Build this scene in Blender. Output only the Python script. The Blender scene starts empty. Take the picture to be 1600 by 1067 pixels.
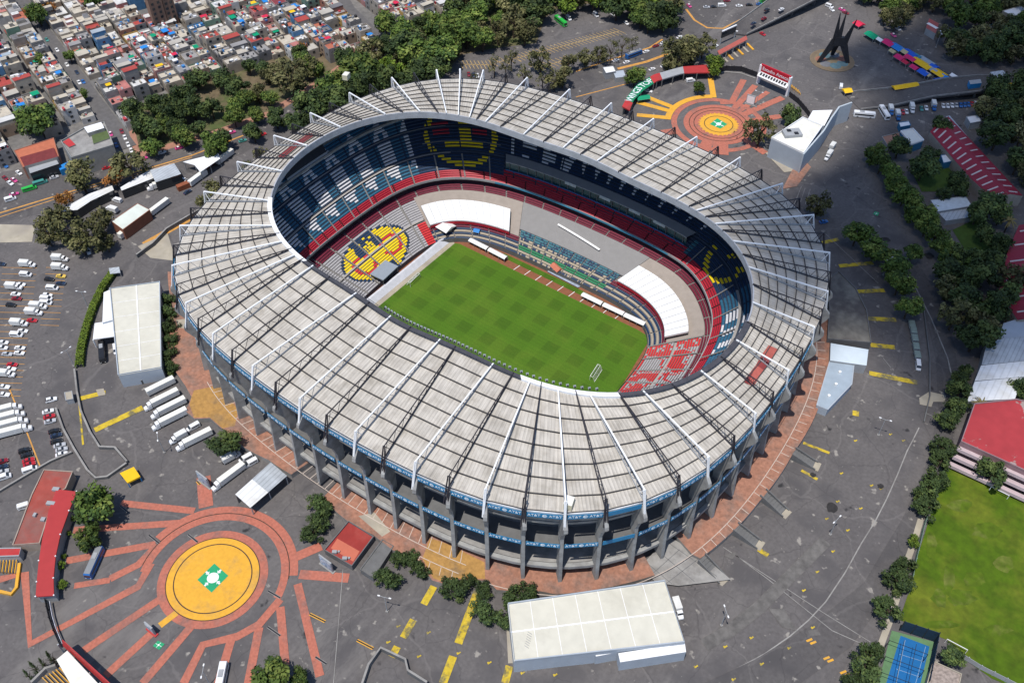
import bpy, math, random
from mathutils import Matrix, Vector
sc = bpy.context.scene
PI = math.pi
# ---------------------------------------------------------------- camera
CAM = (163.6925, -223.127, 290.0)
YAW, TILT, ROLL, FPX = 0.61693777, 0.81494, 0.002293, 1467.0
cd = bpy.data.cameras.new('camera'); cam = bpy.data.objects.new('camera', cd)
sc.collection.objects.link(cam); sc.camera = cam
cd.sensor_width = 36.0; cd.lens = 36.0*FPX/1600.0; cd.clip_start = 1.0; cd.clip_end = 6000.0
cam.matrix_world = Matrix.Translation(CAM) @ Matrix.Rotation(YAW,4,'Z') @ Matrix.Rotation(PI/2-TILT,4,'X') @ Matrix.Rotation(ROLL,4,'Z')
# ---------------------------------------------------------------- light
SX, SY = -0.02, 0.34            # how far a shadow moves per metre of height
wd = bpy.data.worlds.new('World'); sc.world = wd; wd.use_nodes = True
nt = wd.node_tree; bg = nt.nodes['Background']
sky = nt.nodes.new('ShaderNodeTexSky'); sky.sky_type = 'NISHITA'; sky.sun_disc = False
sky.sun_elevation = math.atan2(1, math.hypot(SX,SY)); sky.sun_rotation = math.atan2(-SX,-SY)
sky.altitude = 2200; sky.air_density = 1.0; sky.dust_density = 1.5
nt.links.new(sky.outputs[0], bg.inputs[0]); bg.inputs[1].default_value = 0.145
sl = bpy.data.lights.new('sun','SUN'); sl.energy = 3.8; sl.angle = math.radians(0.5); sl.color = (1.0,0.955,0.89)
so = bpy.data.objects.new('sun', sl); sc.collection.objects.link(so)
so.rotation_euler = Vector((SX,SY,-1)).to_track_quat('-Z','Y').to_euler(); so.location = (-100,-160,650)
vs = sc.view_settings; vs.view_transform = 'Standard'; vs.look = 'None'; vs.exposure = 0.25; vs.gamma = 1.0; vs.use_curve_mapping = False
sc.cycles.max_bounces = 5; sc.cycles.diffuse_bounces = 2; sc.cycles.glossy_bounces = 2; sc.cycles.transparent_max_bounces = 8
# ---------------------------------------------------------------- helpers
ZG = 7.0       # street level; the pitch lies at 0, the brick concourse at 9.5
ZC = 9.5
_cp, _sp = math.cos(-YAW), math.sin(-YAW)
def at(px, py, z=ZG):
    """ground point seen at photo pixel (1600x1067) at height z"""
    x, y = px-800.0, 533.5-py
    c, s = math.cos(ROLL), math.sin(ROLL); x, y = c*x-s*y, s*x+c*y
    dx, dy, dz = x, FPX*math.cos(TILT)+y*math.sin(TILT), -FPX*math.sin(TILT)+y*math.cos(TILT)
    wx, wy = dx*_cp+dy*_sp, -dx*_sp+dy*_cp
    k = (z-CAM[2])/dz
    return (CAM[0]+wx*k, CAM[1]+wy*k)
def poly(L, z=ZG): return [at(x,y,z) for x,y in L]
def mpp(px, py, z=ZG):
    p = at(px,py,z); return math.sqrt((p[0]-CAM[0])**2+(p[1]-CAM[1])**2+(z-CAM[2])**2)/FPX
def heading(px,py,dx,dy,z=ZG):
    a, b = at(px,py,z), at(px+dx*4,py+dy*4,z); return math.atan2(b[1]-a[1], b[0]-a[0])
def inpoly(x,y,P):
    r=False; n=len(P)
    for i in range(n):
        x1,y1=P[i]; x2,y2=P[i-1]
        if (y1>y)!=(y2>y) and x<(x2-x1)*(y-y1)/(y2-y1)+x1: r=not r
    return r
class MB:
    def __init__(s): s.v=[]; s.f=[]; s.m=[]; s.uv=None
    def face(s, pts, m=0):
        n=len(s.v); s.v+=[tuple(p) for p in pts]; s.f.append(tuple(range(n,n+len(pts)))); s.m.append(m)
    def hexa(s, P, m=0, mt=None):
        n=len(s.v); s.v+=[tuple(p) for p in P]
        for q in ((3,2,1,0),(4,5,6,7),(0,1,5,4),(1,2,6,5),(2,3,7,6),(3,0,4,7)): s.f.append(tuple(n+i for i in q))
        s.m+=[m, m if mt is None else mt, m,m,m,m]
    def box(s, cx,cy,z0, lx,ly,h, rz=0, m=0, mt=None, taper=1.0):
        c,n=math.cos(rz),math.sin(rz); P=[]
        for z,k in ((z0,1.0),(z0+h,taper)):
            for a,b in ((-1,-1),(1,-1),(1,1),(-1,1)):
                x,y=a*lx/2*k,b*ly/2*k; P.append((cx+x*c-y*n, cy+x*n+y*c, z))
        s.hexa(P,m,mt)
    def prism(s, L, z0, z1, m=0, mt=None, bottom=True):
        n=len(s.v); k=len(L)
        a=sum(L[i-1][0]*L[i][1]-L[i][0]*L[i-1][1] for i in range(k))
        if a<0: L=list(L)[::-1]
        s.v+=[(p[0],p[1],z0) for p in L]+[(p[0],p[1],z1) for p in L]
        for i in range(k): j=(i+1)%k; s.f.append((n+i,n+j,n+k+j,n+k+i)); s.m.append(m)
        s.f.append(tuple(n+k+i for i in range(k))); s.m.append(m if mt is None else mt)
        if bottom: s.f.append(tuple(n+i for i in range(k))[::-1]); s.m.append(m)
    def flat(s, L, z, m=0):
        a=sum(L[i-1][0]*L[i][1]-L[i][0]*L[i-1][1] for i in range(len(L)))
        if a<0: L=list(L)[::-1]
        s.face([(p[0],p[1],z) for p in L],m)
    def strip(s, L, w, z, m=0, closed=False):
        """a flat ribbon of width w along L"""
        k=len(L); E=[]
        for i in range(k):
            a=L[i-1] if (i or closed) else L[i]; b=L[(i+1)%k] if (i<k-1 or closed) else L[i]
            d=math.hypot(b[0]-a[0],b[1]-a[1]) or 1; nx,ny=-(b[1]-a[1])/d*w/2,(b[0]-a[0])/d*w/2
            E.append(((L[i][0]+nx,L[i][1]+ny,z),(L[i][0]-nx,L[i][1]-ny,z)))
        for i in range(k if closed else k-1):
            j=(i+1)%k; s.face([E[i][1],E[j][1],E[j][0],E[i][0]],m)
    def wall(s, L, t, z0, z1, m=0, mt=None, closed=False):
        """a wall of thickness t standing on the line L"""
        k=len(L); E=[]
        for i in range(k):
            a=L[i-1] if (i or closed) else L[i]; b=L[(i+1)%k] if (i<k-1 or closed) else L[i]
            d=math.hypot(b[0]-a[0],b[1]-a[1]) or 1; nx,ny=-(b[1]-a[1])/d*t/2,(b[0]-a[0])/d*t/2
            E.append(((L[i][0]+nx,L[i][1]+ny),(L[i][0]-nx,L[i][1]-ny)))
        if mt is None: mt=m
        n=len(s.v)
        for p,q in E: s.v+=[(p[0],p[1],z0),(q[0],q[1],z0),(q[0],q[1],z1),(p[0],p[1],z1)]
        for i in range(k if closed else k-1):
            a=n+4*i; b=n+4*((i+1)%k)
            s.f+=[(a,a+3,b+3,b),(a+1,b+1,b+2,a+2),(a+3,a+2,b+2,b+3)]; s.m+=[m,m,mt]
        if not closed:
            a=n; b=n+4*(k-1); s.f+=[(a,a+1,a+2,a+3),(b+1,b,b+3,b+2)]; s.m+=[m,m]
    def bar(s, p, q, w, h=None, m=0):
        p,q=Vector(p),Vector(q); d=(q-p).normalized(); u=Vector((0,0,1)) if abs(d.z)<0.95 else Vector((1,0,0))
        x=d.cross(u).normalized()*w/2; y=x.cross(d).normalized()*(h or w)/2
        s.hexa([p-x-y,p+x-y,p+x+y,p-x+y,q-x-y,q+x-y,q+x+y,q-x+y],m)
    def tube(s, p, q, r0, r1=None, n=8, m=0):
        p,q=Vector(p),Vector(q); d=(q-p).normalized(); u=Vector((0,0,1)) if abs(d.z)<0.95 else Vector((1,0,0))
        x=d.cross(u).normalized(); y=x.cross(d); b=len(s.v); r1=r0 if r1 is None else r1
        for c,r in ((p,r0),(q,r1)):
            for i in range(n): a=2*PI*i/n; s.v.append(tuple(c+(x*math.cos(a)+y*math.sin(a))*r))
        for i in range(n): j=(i+1)%n; s.f.append((b+i,b+j,b+n+j,b+n+i)); s.m.append(m)
        s.f.append(tuple(b+n+i for i in range(n))); s.m.append(m); s.f.append(tuple(b+i for i in range(n))[::-1]); s.m.append(m)
    def disc(s, cx,cy,z,r,m=0,n=48,r0=None,ry=None,rot=0):
        pt=lambda a,q:(cx+q*math.cos(a)*math.cos(rot)-q*math.sin(a)*(ry or r)/r*math.sin(rot), cy+q*math.cos(a)*math.sin(rot)+q*math.sin(a)*(ry or r)/r*math.cos(rot), z)
        if r0 is None: s.face([pt(2*PI*i/n,r) for i in range(n)],m)
        else:
            for i in range(n):
                a,b=2*PI*i/n,2*PI*(i+1)/n; s.face([pt(a,r0),pt(a,r),pt(b,r),pt(b,r0)],m)
    def mesh(s, name, mats, o=(0,0,0), smooth=False):
        me=bpy.data.meshes.new(name)
        me.from_pydata([(x-o[0],y-o[1],z-o[2]) for x,y,z in s.v],[],s.f)
        for m in (mats if isinstance(mats,(list,tuple)) else [mats]): me.materials.append(m)
        me.polygons.foreach_set('material_index', s.m)
        if smooth: me.polygons.foreach_set('use_smooth',[True]*len(s.f))
        me.update(); return me
    def build(s, name, mats, parent=None, loc=(0,0,0), smooth=False, local=False):
        if parent is not None and not local: o=parent.location; me=s.mesh(name,mats,o,smooth)
        else: me=s.mesh(name,mats,(0,0,0) if local else loc,smooth)
        ob=bpy.data.objects.new(name,me); sc.collection.objects.link(ob)
        if parent is not None: ob.parent=parent
        elif not local: ob.location=loc
        return ob
def tag(o,label=None,cat=None,group=None,kind=None):
    if label: o['label']=label
    if cat: o['category']=cat
    if group: o['group']=group
    if kind: o['kind']=kind
    return o
def thing(name,label,cat,loc=(0,0,0),rz=0,group=None):
    o=bpy.data.objects.new(name,None); sc.collection.objects.link(o); o.empty_display_size=1
    o.location=loc; o.rotation_euler=(0,0,rz); return tag(o,label,cat,group)
def child(name, me, parent, loc=None):
    o=bpy.data.objects.new(name,me); sc.collection.objects.link(o); o.parent=parent
    if loc: o.location=loc
    return o
def struct(name,mb,mats,loc=(0,0,0)): return tag(mb.build(name,mats,None,loc),kind='structure')
ORD='first second third fourth fifth sixth seventh eighth ninth tenth eleventh twelfth thirteenth fourteenth fifteenth sixteenth seventeenth eighteenth nineteenth twentieth'.split()
def ordw(i):
    if i<20: return ORD[i]
    t=('twenty','thirty','forty','fifty','sixty','seventy','eighty','ninety')[(i+1)//10-2] if i<99 else 'hundredth'
    r=(i+1)%10
    return t+('-'+ORD[r-1] if r else 'eth').replace('yeth','ieth') if r else t[:-1]+'ieth'
# ---------------------------------------------------------------- materials
MATS={}
def mat(name, col, rough=0.7, var=0.12, scale=0.5, metal=0.0, bump=0.0, rnd=0.0, spec=0.3, wave=None, col2=None, scale2=0.06, thr=(0.45,0.62)):
    """procedural: base colour broken by two scales of noise, optionally a second colour in blotches"""
    if name in MATS: return MATS[name]
    m=bpy.data.materials.new(name); m.use_nodes=True; t=m.node_tree; N=t.nodes; Lk=t.links
    b=N['Principled BSDF']; b.inputs['Roughness'].default_value=rough; b.inputs['Metallic'].default_value=metal
    b.inputs['Specular IOR Level'].default_value=spec
    tc=N.new('ShaderNodeTexCoord'); n=N.new('ShaderNodeTexNoise'); n.inputs['Scale'].default_value=scale; n.inputs['Detail'].default_value=5
    Lk.new(tc.outputs['Object'],n.inputs['Vector'])
    r=N.new('ShaderNodeMapRange'); r.inputs[1].default_value=0.28; r.inputs[2].default_value=0.72; r.inputs[3].default_value=1-var; r.inputs[4].default_value=1+var
    Lk.new(n.outputs[0],r.inputs[0])
    src=None
    if col2:
        n2=N.new('ShaderNodeTexNoise'); n2.inputs['Scale'].default_value=scale2; n2.inputs['Detail'].default_value=6; n2.inputs['Roughness'].default_value=0.65
        Lk.new(tc.outputs['Object'],n2.inputs['Vector'])
        r2=N.new('ShaderNodeMapRange'); r2.inputs[1].default_value=thr[0]; r2.inputs[2].default_value=thr[1]; Lk.new(n2.outputs[0],r2.inputs[0])
        mx=N.new('ShaderNodeMix'); mx.data_type='RGBA'; mx.inputs[6].default_value=(*col,1); mx.inputs[7].default_value=(*col2,1); Lk.new(r2.outputs[0],mx.inputs[0]); src=mx.outputs[2]
    mul=N.new('ShaderNodeMix'); mul.data_type='RGBA'; mul.blend_type='MULTIPLY'; mul.inputs[0].default_value=1
    if src: Lk.new(src,mul.inputs[6])
    else: mul.inputs[6].default_value=(*col,1)
    Lk.new(r.outputs[0],mul.inputs[7]); out=mul.outputs[2]
    if rnd:
        oi=N.new('ShaderNodeObjectInfo'); r3=N.new('ShaderNodeMapRange'); r3.inputs[3].default_value=1-rnd; r3.inputs[4].default_value=1+rnd; Lk.new(oi.outputs['Random'],r3.inputs[0])
        m3=N.new('ShaderNodeMix'); m3.data_type='RGBA'; m3.blend_type='MULTIPLY'; m3.inputs[0].default_value=1; Lk.new(out,m3.inputs[6]); Lk.new(r3.outputs[0],m3.inputs[7]); out=m3.outputs[2]
    Lk.new(out,b.inputs['Base Color'])
    if bump:
        bp=N.new('ShaderNodeBump'); bp.inputs['Strength'].default_value=bump; bp.inputs['Distance'].default_value=0.3; Lk.new(n.outputs[0],bp.inputs['Height']); Lk.new(bp.outputs[0],b.inputs['Normal'])
    MATS[name]=m; return m
def rgb(r,g,b):
    f=lambda c:((c/255+0.055)/1.055)**2.4 if c>10 else c/255/12.92
    return (f(r),f(g),f(b))
M_conc=mat('concrete',(0.27,0.26,0.245),0.85,0.16,0.4,col2=(0.2,0.19,0.18),scale2=0.15)
M_concd=mat('dark_concrete',(0.13,0.13,0.13),0.85,0.15,0.4)
M_fin=mat('rib_concrete',(0.3,0.3,0.29),0.8,0.14,0.35,col2=(0.22,0.215,0.21),scale2=0.2)
M_white=mat('white_paint',(0.74,0.74,0.74),0.5,0.05,0.6)
M_whiteroof=mat('white_roof_sheet',(0.7,0.69,0.63),0.55,0.05,0.3,col2=(0.6,0.58,0.5),scale2=0.08)
M_black=mat('black_steel',(0.022,0.022,0.026),0.5,0.2,0.8)
M_dark=mat('dark_glass',(0.02,0.025,0.03),0.12,0.1,0.5,spec=0.6)
M_glass=mat('vehicle_glass',(0.02,0.024,0.03),0.08,0.05,0.5,spec=0.7)
M_tyre=mat('rubber',(0.02,0.02,0.02),0.9)
M_grey=mat('grey_paint',(0.3,0.31,0.32),0.6,0.08,0.4)
M_red=mat('red_paint',(0.42,0.035,0.035),0.6,0.12,0.3,col2=(0.33,0.045,0.04),scale2=0.12)
M_yellow=mat('yellow_paint',(0.72,0.42,0.02),0.6,0.1,0.4)
M_blue=mat('blue_paint',(0.02,0.2,0.45),0.5,0.1,0.4)
M_green=mat('green_paint',(0.02,0.3,0.12),0.6,0.1,0.4)
M_trunk=mat('bark',(0.07,0.05,0.035),0.9,0.2,2.0)
# ---------------------------------------------------------------- ring geometry of the stadium
AO=(117.03,8.35,-5.72,-0.96,0.30); AI=(78.45,20.78,0.99,-1.21,0.10)
def RO(t): return sum(a*math.cos(2*k*t) for k,a in enumerate(AO))
def RI(t): return sum(a*math.cos(2*k*t) for k,a in enumerate(AI))
def RF(t):
    c,s=math.cos(t),math.sin(t); a=57.0 if c>0 else 62.0
    return ((abs(c)/a)**4+(abs(s)/45.0)**4)**-0.25
def pol(r,t): return (r*math.cos(t),r*math.sin(t))
def RS(t,k):                                              # k=0 fence, k=1 back row; the tiers sit closer to the pitch at the right end
    d=math.degrees(t)%360; d=min(d,360-d); w=max(0,min(1,(57-d)/22)); w=w*w*(3-2*w); e=.47*(1-.14*w); k=k*e/.47 if k<.47 else e+(k-.47)/.53*(1-e)
    return RF(t)*(1-k)+(RO(t)-3)*k
D=math.radians
# ---------------------------------------------------------------- ground
def asphalt(name,c1,c2,c3):
    if name in MATS: return MATS[name]
    m=mat(name,c1,0.9,0.13,0.9,col2=c2,scale2=0.03,thr=(0.35,0.7),spec=0.15)
    t=m.node_tree; N=t.nodes; L=t.links; b=N['Principled BSDF']; src=b.inputs['Base Color'].links[0].from_socket
    tc=[n for n in N if n.type=='TEX_COORD'][0]
    def blot(scale,lo,hi,col,prev,det=4,rough=0.6,stretch=None):
        n=N.new('ShaderNodeTexNoise'); n.inputs['Scale'].default_value=scale; n.inputs['Detail'].default_value=det; n.inputs['Roughness'].default_value=rough
        if stretch:
            mp=N.new('ShaderNodeMapping'); mp.inputs['Scale'].default_value=stretch; mp.inputs['Rotation'].default_value=(0,0,0.6); L.new(tc.outputs['Object'],mp.inputs[0]); L.new(mp.outputs[0],n.inputs['Vector'])
        else: L.new(tc.outputs['Object'],n.inputs['Vector'])
        r=N.new('ShaderNodeMapRange'); r.inputs[1].default_value=lo; r.inputs[2].default_value=hi; L.new(n.outputs[0],r.inputs[0])
        x=N.new('ShaderNodeMix'); x.data_type='RGBA'; x.inputs[7].default_value=(*col,1); L.new(r.outputs[0],x.inputs[0]); L.new(prev,x.inputs[6]); return x.outputs[2]
    o=blot(0.09,0.5,0.66,(c1[0]*0.84,c1[1]*0.85,c1[2]*0.87),src,4,0.5)             # darker repaved patches
    o=blot(0.05,0.56,0.72,c3,o,8,0.7,(1,0.3,1))                                     # dusty lighter swathes
    o=blot(0.26,0.66,0.72,(0.27,0.25,0.225),o,3,0.5)                                # pale cement spots
    o=blot(0.7,0.7,0.76,(0.2,0.19,0.175),o,3,0.6)
    o=blot(0.19,0.69,0.76,(0.035,0.034,0.036),o,3,0.5)                              # oil stains
    w=N.new('ShaderNodeTexNoise'); w.inputs['Scale'].default_value=0.09; w.inputs['Detail'].default_value=4; L.new(tc.outputs['Object'],w.inputs['Vector'])
    va=N.new('ShaderNodeVectorMath'); va.operation='MULTIPLY_ADD'; va.inputs[1].default_value=(9,9,0); L.new(w.outputs[1],va.inputs[0]); L.new(tc.outputs['Object'],va.inputs[2])
    for sc_,wd_,col in ((0.022,0.010,(c1[0]*1.7,c1[1]*1.7,c1[2]*1.65)),(0.055,0.011,(c1[0]*.5,c1[1]*.5,c1[2]*.52))):   # sealed joints and cracks
        v=N.new('ShaderNodeTexVoronoi'); v.feature='DISTANCE_TO_EDGE'; v.inputs['Scale'].default_value=sc_; L.new(va.outputs[0],v.inputs['Vector'])
        r=N.new('ShaderNodeMapRange'); r.inputs[1].default_value=wd_*.4; r.inputs[2].default_value=wd_; r.inputs[3].default_value=.32; r.inputs[4].default_value=0; L.new(v.outputs[0],r.inputs[0])
        x=N.new('ShaderNodeMix'); x.data_type='RGBA'; x.inputs[7].default_value=(*col,1); L.new(r.outputs[0],x.inputs[0]); L.new(o,x.inputs[6]); o=x.outputs[2]
    L.new(o,b.inputs['Base Color']); return m
M_asph=asphalt('asphalt',(0.105,0.097,0.096),(0.128,0.118,0.115),(0.17,0.158,0.15))
M_road=asphalt('road_asphalt',(0.086,0.08,0.08),(0.104,0.097,0.095),(0.13,0.12,0.115))
M_pink=mat('salmon_paint',(0.39,0.13,0.088),0.85,0.16,1.1,col2=(0.22,0.115,0.095),scale2=0.13,thr=(0.5,0.72))
M_yelp=mat('ochre_paint',(0.64,0.33,0.035),0.8,0.08,0.9,col2=(0.42,0.25,0.075),scale2=0.11,thr=(0.52,0.72))
M_yell=mat('worn_yellow_paint',(0.5,0.36,0.03),0.85,0.2,0.8,col2=(0.16,0.14,0.07),scale2=0.25,thr=(0.5,0.62))
M_brick=mat('brick_paving',(0.31,0.15,0.1),0.85,0.24,0.8,col2=(0.22,0.135,0.105),scale2=0.12)
M_soil=mat('park_soil',(0.13,0.1,0.06),0.95,0.25,0.3,col2=(0.07,0.09,0.03),scale2=0.06)
M_street=mat('street_concrete',(0.13,0.125,0.12),0.9,0.15,0.4,col2=(0.17,0.16,0.15),scale2=0.05)
M_side=mat('salmon_pavement',(0.33,0.17,0.12),0.9,0.15,0.5)
M_beige=mat('beige_concrete',(0.36,0.32,0.25),0.9,0.15,0.4,col2=(0.27,0.24,0.2),scale2=0.1)
M_orange=mat('orange_line',(0.5,0.25,0.06),0.85,0.2,0.6)
N=180
g=MB(); n=0
for i in range(N+1):
    t=2*PI*i/N; r=RO(t)-9
    g.v+=[(*pol(r,t),ZG),(*pol(260,t),ZG),(*pol(3500,t),ZG)]
for i in range(N):
    a=3*i; b=3*(i+1); g.f+=[(a,a+1,b+1,b),(a+1,a+2,b+2,b+1)]; g.m+=[0,0]
struct('ground',g,M_asph)
LV=[ZG]
def lv(): LV[0]+=0.006; return LV[0]
def sheet(name,L,m,z=None):
    b=MB(); b.flat(poly(L),z or lv()); return struct(name,b,m)
# neighbourhood, park, avenue
sheet('street',[(-150,-90),(700,-90),(640,30),(560,75),(440,85),(340,140),(215,150),(205,240),(-20,272),(-150,290)],M_street)
sheet('park_ground',[(195,178),(300,130),(430,85),(530,70),(540,108),(420,185),(325,212),(215,243)],M_soil)
sheet('park_ground',[(470,160),(540,118),(640,40),(800,-60),(1040,-60),(1062,12),(990,18),(930,6),(880,8),(852,28),(838,68),(770,76),(722,86),(690,122),(560,150),(480,190)],M_soil)
sheet('road',[(-60,300),(205,247),(325,216),(420,188),(520,118),(560,98),(575,112),(540,142),(480,180),(380,240),(215,300),(-60,362)],M_road)
b=MB(); z=lv()
b.strip(poly([(215,243),(200,178)]),3,z); b.strip(poly([(214,243),(330,210),(420,178),(500,128),(540,100)]),5,z); struct('pavement',b,M_side)
b=MB(); z=lv()
b.strip(poly([(-40,345),(125,295),(300,243),(380,212)]),0.9,z); b.strip(poly([(-40,352),(128,298),(300,246)]),0.5,z); struct('road_marking',b,M_orange)
b=MB(); z=lv(); b.strip(poly([(225,382),(300,340),(345,308)]),3.5,z); struct('pavement',b,M_orange)
b=MB(); z=lv(); b.flat(poly([(215,385),(262,365),(275,408),(235,403)]),z); b.flat(poly([(-30,350),(55,352),(50,378),(-30,380)]),z); struct('pavement',b,M_beige)
# avenue on the far side of the ring, fly-over approach
sheet('road',[(860,150),(880,118),(1000,80),(1060,45),(1075,-60),(1180,-60),(1120,40),(1080,75),(1010,108),(930,135),(905,160)],M_road)
b=MB(); z=lv()
b.strip(poly([(965,108),(1010,97),(1048,83)]),2.0,z); b.strip(poly([(900,112),(960,92),(1015,75),(1035,62)]),1.2,z); b.strip(poly([(985,130),(900,152)]),0.7,z)
b.strip(poly([(1072,15),(1085,32),(1105,44),(1130,45),(1190,15)]),1.4,z); struct('road_marking',b,M_orange)
def ticks(b,A,B,n,dx,dy,w,z,sp=True):
    A=at(*A);B=at(*B)
    for i in range(n):
        k=i/(n-1); x,y=A[0]+(B[0]-A[0])*k,A[1]+(B[1]-A[1])*k; b.strip([(x-dx,y-dy),(x+dx,y+dy)],w,z)
b=MB(); z=lv()
for A,B,n in (((720,101),(768,102),9),((806,92),(968,49),30),((838,108),(890,92),9),((770,99),(806,92),5)):
    b.strip([at(*A),at(*B)],0.5,z); p,q=at(*A),at(*B); d=math.hypot(q[0]-p[0],q[1]-p[1]); ux,uy=(q[0]-p[0])/d,(q[1]-p[1])/d
    ticks(b,A,B,n,-uy*4.4-ux*1.6,ux*4.4-uy*1.6,0.35,z)
struct('parking_marking',b,mat('faded_orange_line',(0.42,0.29,0.12),0.9,0.2,0.6))
# left car park stripes
b=MB(); z=lv()
for y in range(418,640,10):
    for x0,x1 in ((0,58),(68,104)):
        if (x0<50 and y<620) or y<510: b.strip(poly([(x0+4-(y-418)*.1,y),(x1-(y-418)*.13,y+1)]),0.22,z)
b.strip(poly([(14,606),(38,665),(64,732)]),0.5,z); struct('parking_marking',b,M_orange)
# left plaza
PC=(332.8,902.7); c0=at(*PC); e0=at(405.4,887.4); R1=math.hypot(e0[0]-c0[0],e0[1]-c0[1])
b=MB(); z=lv(); z2=z+0.006
def ang(p,c): q=at(*p); return math.atan2(q[1]-c[1],q[0]-c[0])
def arc(b,c,r0,r1,a0,a1,z,m=0,n=60):
    for i in range(n):
        a,e=a0+(a1-a0)*i/n,a0+(a1-a0)*(i+1)/n
        b.face([(c[0]+r*math.cos(k)*1,c[1]+r*math.sin(k),z) for r,k in ((r0,a),(r1,a),(r1,e),(r0,e))],m)
b.disc(c0[0],c0[1],z,R1*1.19,0,72,r0=R1)
aL=ang((222,893),c0); aR=ang((438,936),c0)
while aL<aR: aL+=2*PI
arc(b,c0,R1*1.47,R1*1.64,aR,aL,z); arc(b,c0,R1*1.66,R1*1.84,aR+0.35,aL-0.5,z)
W=2.7
for L,w in (([(189,786),(304,798)],W),([(115,828),(280,817)],W),([(104,876),(243,850)],W),([(172,904),(216,882),(246,851)],W),([(116,915),(172,906)],2.2),
  ([(236,880),(216,916),(47,1006),(39,896),(0,905)],W),([(250,936),(131,1016)],W),([(236,990),(165,1055)],W),([(300,977),(223,1067)],W),([(438,936),(405,975),(371,994),(317,1007),(287,1067)],W),
  ([(361,1000),(341,1067)],W),([(405,980),(388,1067)],W),([(438,948),(446,1040)],W),([(465,912),(500,1056)],W),([(468,897),(545,903)],3.4),([(322,792),(318,745)],5.0),([(462,870),(502,853)],3.4)):
    b.strip(poly(L),w,z2+0.004); z2+=0.002
struct('plaza_paving',b,M_pink)
b=MB(); b.disc(c0[0],c0[1],lv()+0.03,R1,0,96); b.strip(poly([(276,957),(250,977)]),2.2,LV[0]+0.03)
struct('plaza_disc',b,M_yelp)
b=MB(); b.disc(c0[0],c0[1],lv()+0.04,R1*0.85,0,96,r0=R1*0.825); b.disc(c0[0],c0[1],LV[0]+0.04,R1*1.015,0,96,r0=R1*0.995); arc(b,c0,R1*1.64,R1*1.66,aR+.3,aL-.1,LV[0]+0.04); struct('plaza_joint',b,mat('dark_joint',(0.06,0.04,0.03),0.9))
M_em=[mat('emblem_green',(0.02,0.3,0.13),0.8,0.08,0.5),M_white]
def emblem(S,c,pxr,name='ground_emblem'):
    z=lv()+0.06; b=MB(); P=poly(S); b.flat(P,z,0); e=at(c[0]+pxr,c[1]); q=at(*c); r=math.hypot(e[0]-q[0],e[1]-q[1]); b.disc(q[0],q[1],z+0.02,r,1,28)
    for i in range(4):
        # arrow from the middle of each side pointing at the disc
        m=((P[i][0]+P[i-1][0])/2,(P[i][1]+P[i-1][1])/2); dx,dy=q[0]-m[0],q[1]-m[1]; d=math.hypot(dx,dy); dx/=d;dy/=d; L=d-r
        b.strip([(m[0]+dx*0.1,m[1]+dy*0.1),(m[0]+dx*L*.55,m[1]+dy*L*.55)],r*.34,z+0.02,1); t=(m[0]+dx*L*.95,m[1]+dy*L*.95); s=(m[0]+dx*L*.5,m[1]+dy*L*.5)
        b.flat([t,(s[0]-dy*r*.42,s[1]+dx*r*.42),(s[0]+dy*r*.42,s[1]-dx*r*.42)],z+0.02,1)
    struct(name,b,M_em)
emblem([(335,880.3),(357,899.3),(330.7,925.6),(308.5,905.7)],PC,9.2)
emblem([(247,1000.5),(257.5,1006),(249,1015),(239,1009)],(248,1007.5),1.6)
# upper right plaza
PD=(1122.8,194.6); c1=at(*PD); e1=at(1152.4,195.3); R2=math.hypot(e1[0]-c1[0],e1[1]-c1[1])
b=MB(); z=lv()
b.disc(c1[0],c1[1],z,R2*1.85,0,72,r0=R2*0.98); b.disc(c1[0],c1[1],z,R2*2.5,0,72,r0=R2*2.2)
for L,w in (([(1162,125),(1143,161),(1125,161)],3.5),([(1180,134),(1147,170)],3.5),([(1200,144),(1152,176)],3.0),([(1223,153),(1158,181)],4),([(1220,182),(1162,191)],4),([(1145,207),(1196,240)],4),([(1125,208),(1126,242)],8),([(1112,212),(1098,236)],6),([(1060,205),(1034,208)],5)): b.strip(poly(L),w,z+0.008); z+=0.002
struct('plaza_paving',b,M_pink)
b=MB(); z=lv()+0.02; b.disc(c1[0],c1[1],z,R2,0,72)
a0=ang((1045,186),c1); a1=ang((1113,153),c1)
if a1>a0: a0+=2*PI
arc(b,c1,R2*2.52,R2*2.85,a1,a0,z)
for L in ([(1010,152),(1054,169)],[(995,160),(1050,175)],[(995,180),(1048,185)],[(1110,122),(1115,153)]): z+=0.002; b.strip(poly(L),3.2,z+0.008)
for i in range(28):
    a=2*PI*i/28; b.strip([(c1[0]+R2*math.cos(a),c1[1]+R2*math.sin(a)),(c1[0]+R2*1.07*math.cos(a),c1[1]+R2*1.07*math.sin(a))],0.8,z)
struct('plaza_disc',b,M_yelp)
b=MB(); z=lv()+0.04
for k in (0.75,1.3,1.55): b.disc(c1[0],c1[1],z,R2*(k+.02),0,72,r0=R2*(k-.02))
struct('plaza_joint',b,MATS['dark_joint'])
emblem([(1120.6,185.6),(1136.3,194.8),(1125.6,201.9),(1108.8,194.8)],PD,4.0)
emblem([(1367,331),(1374,333),(1371,338),(1364,335)],(1369,334.4),1.0)
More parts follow.
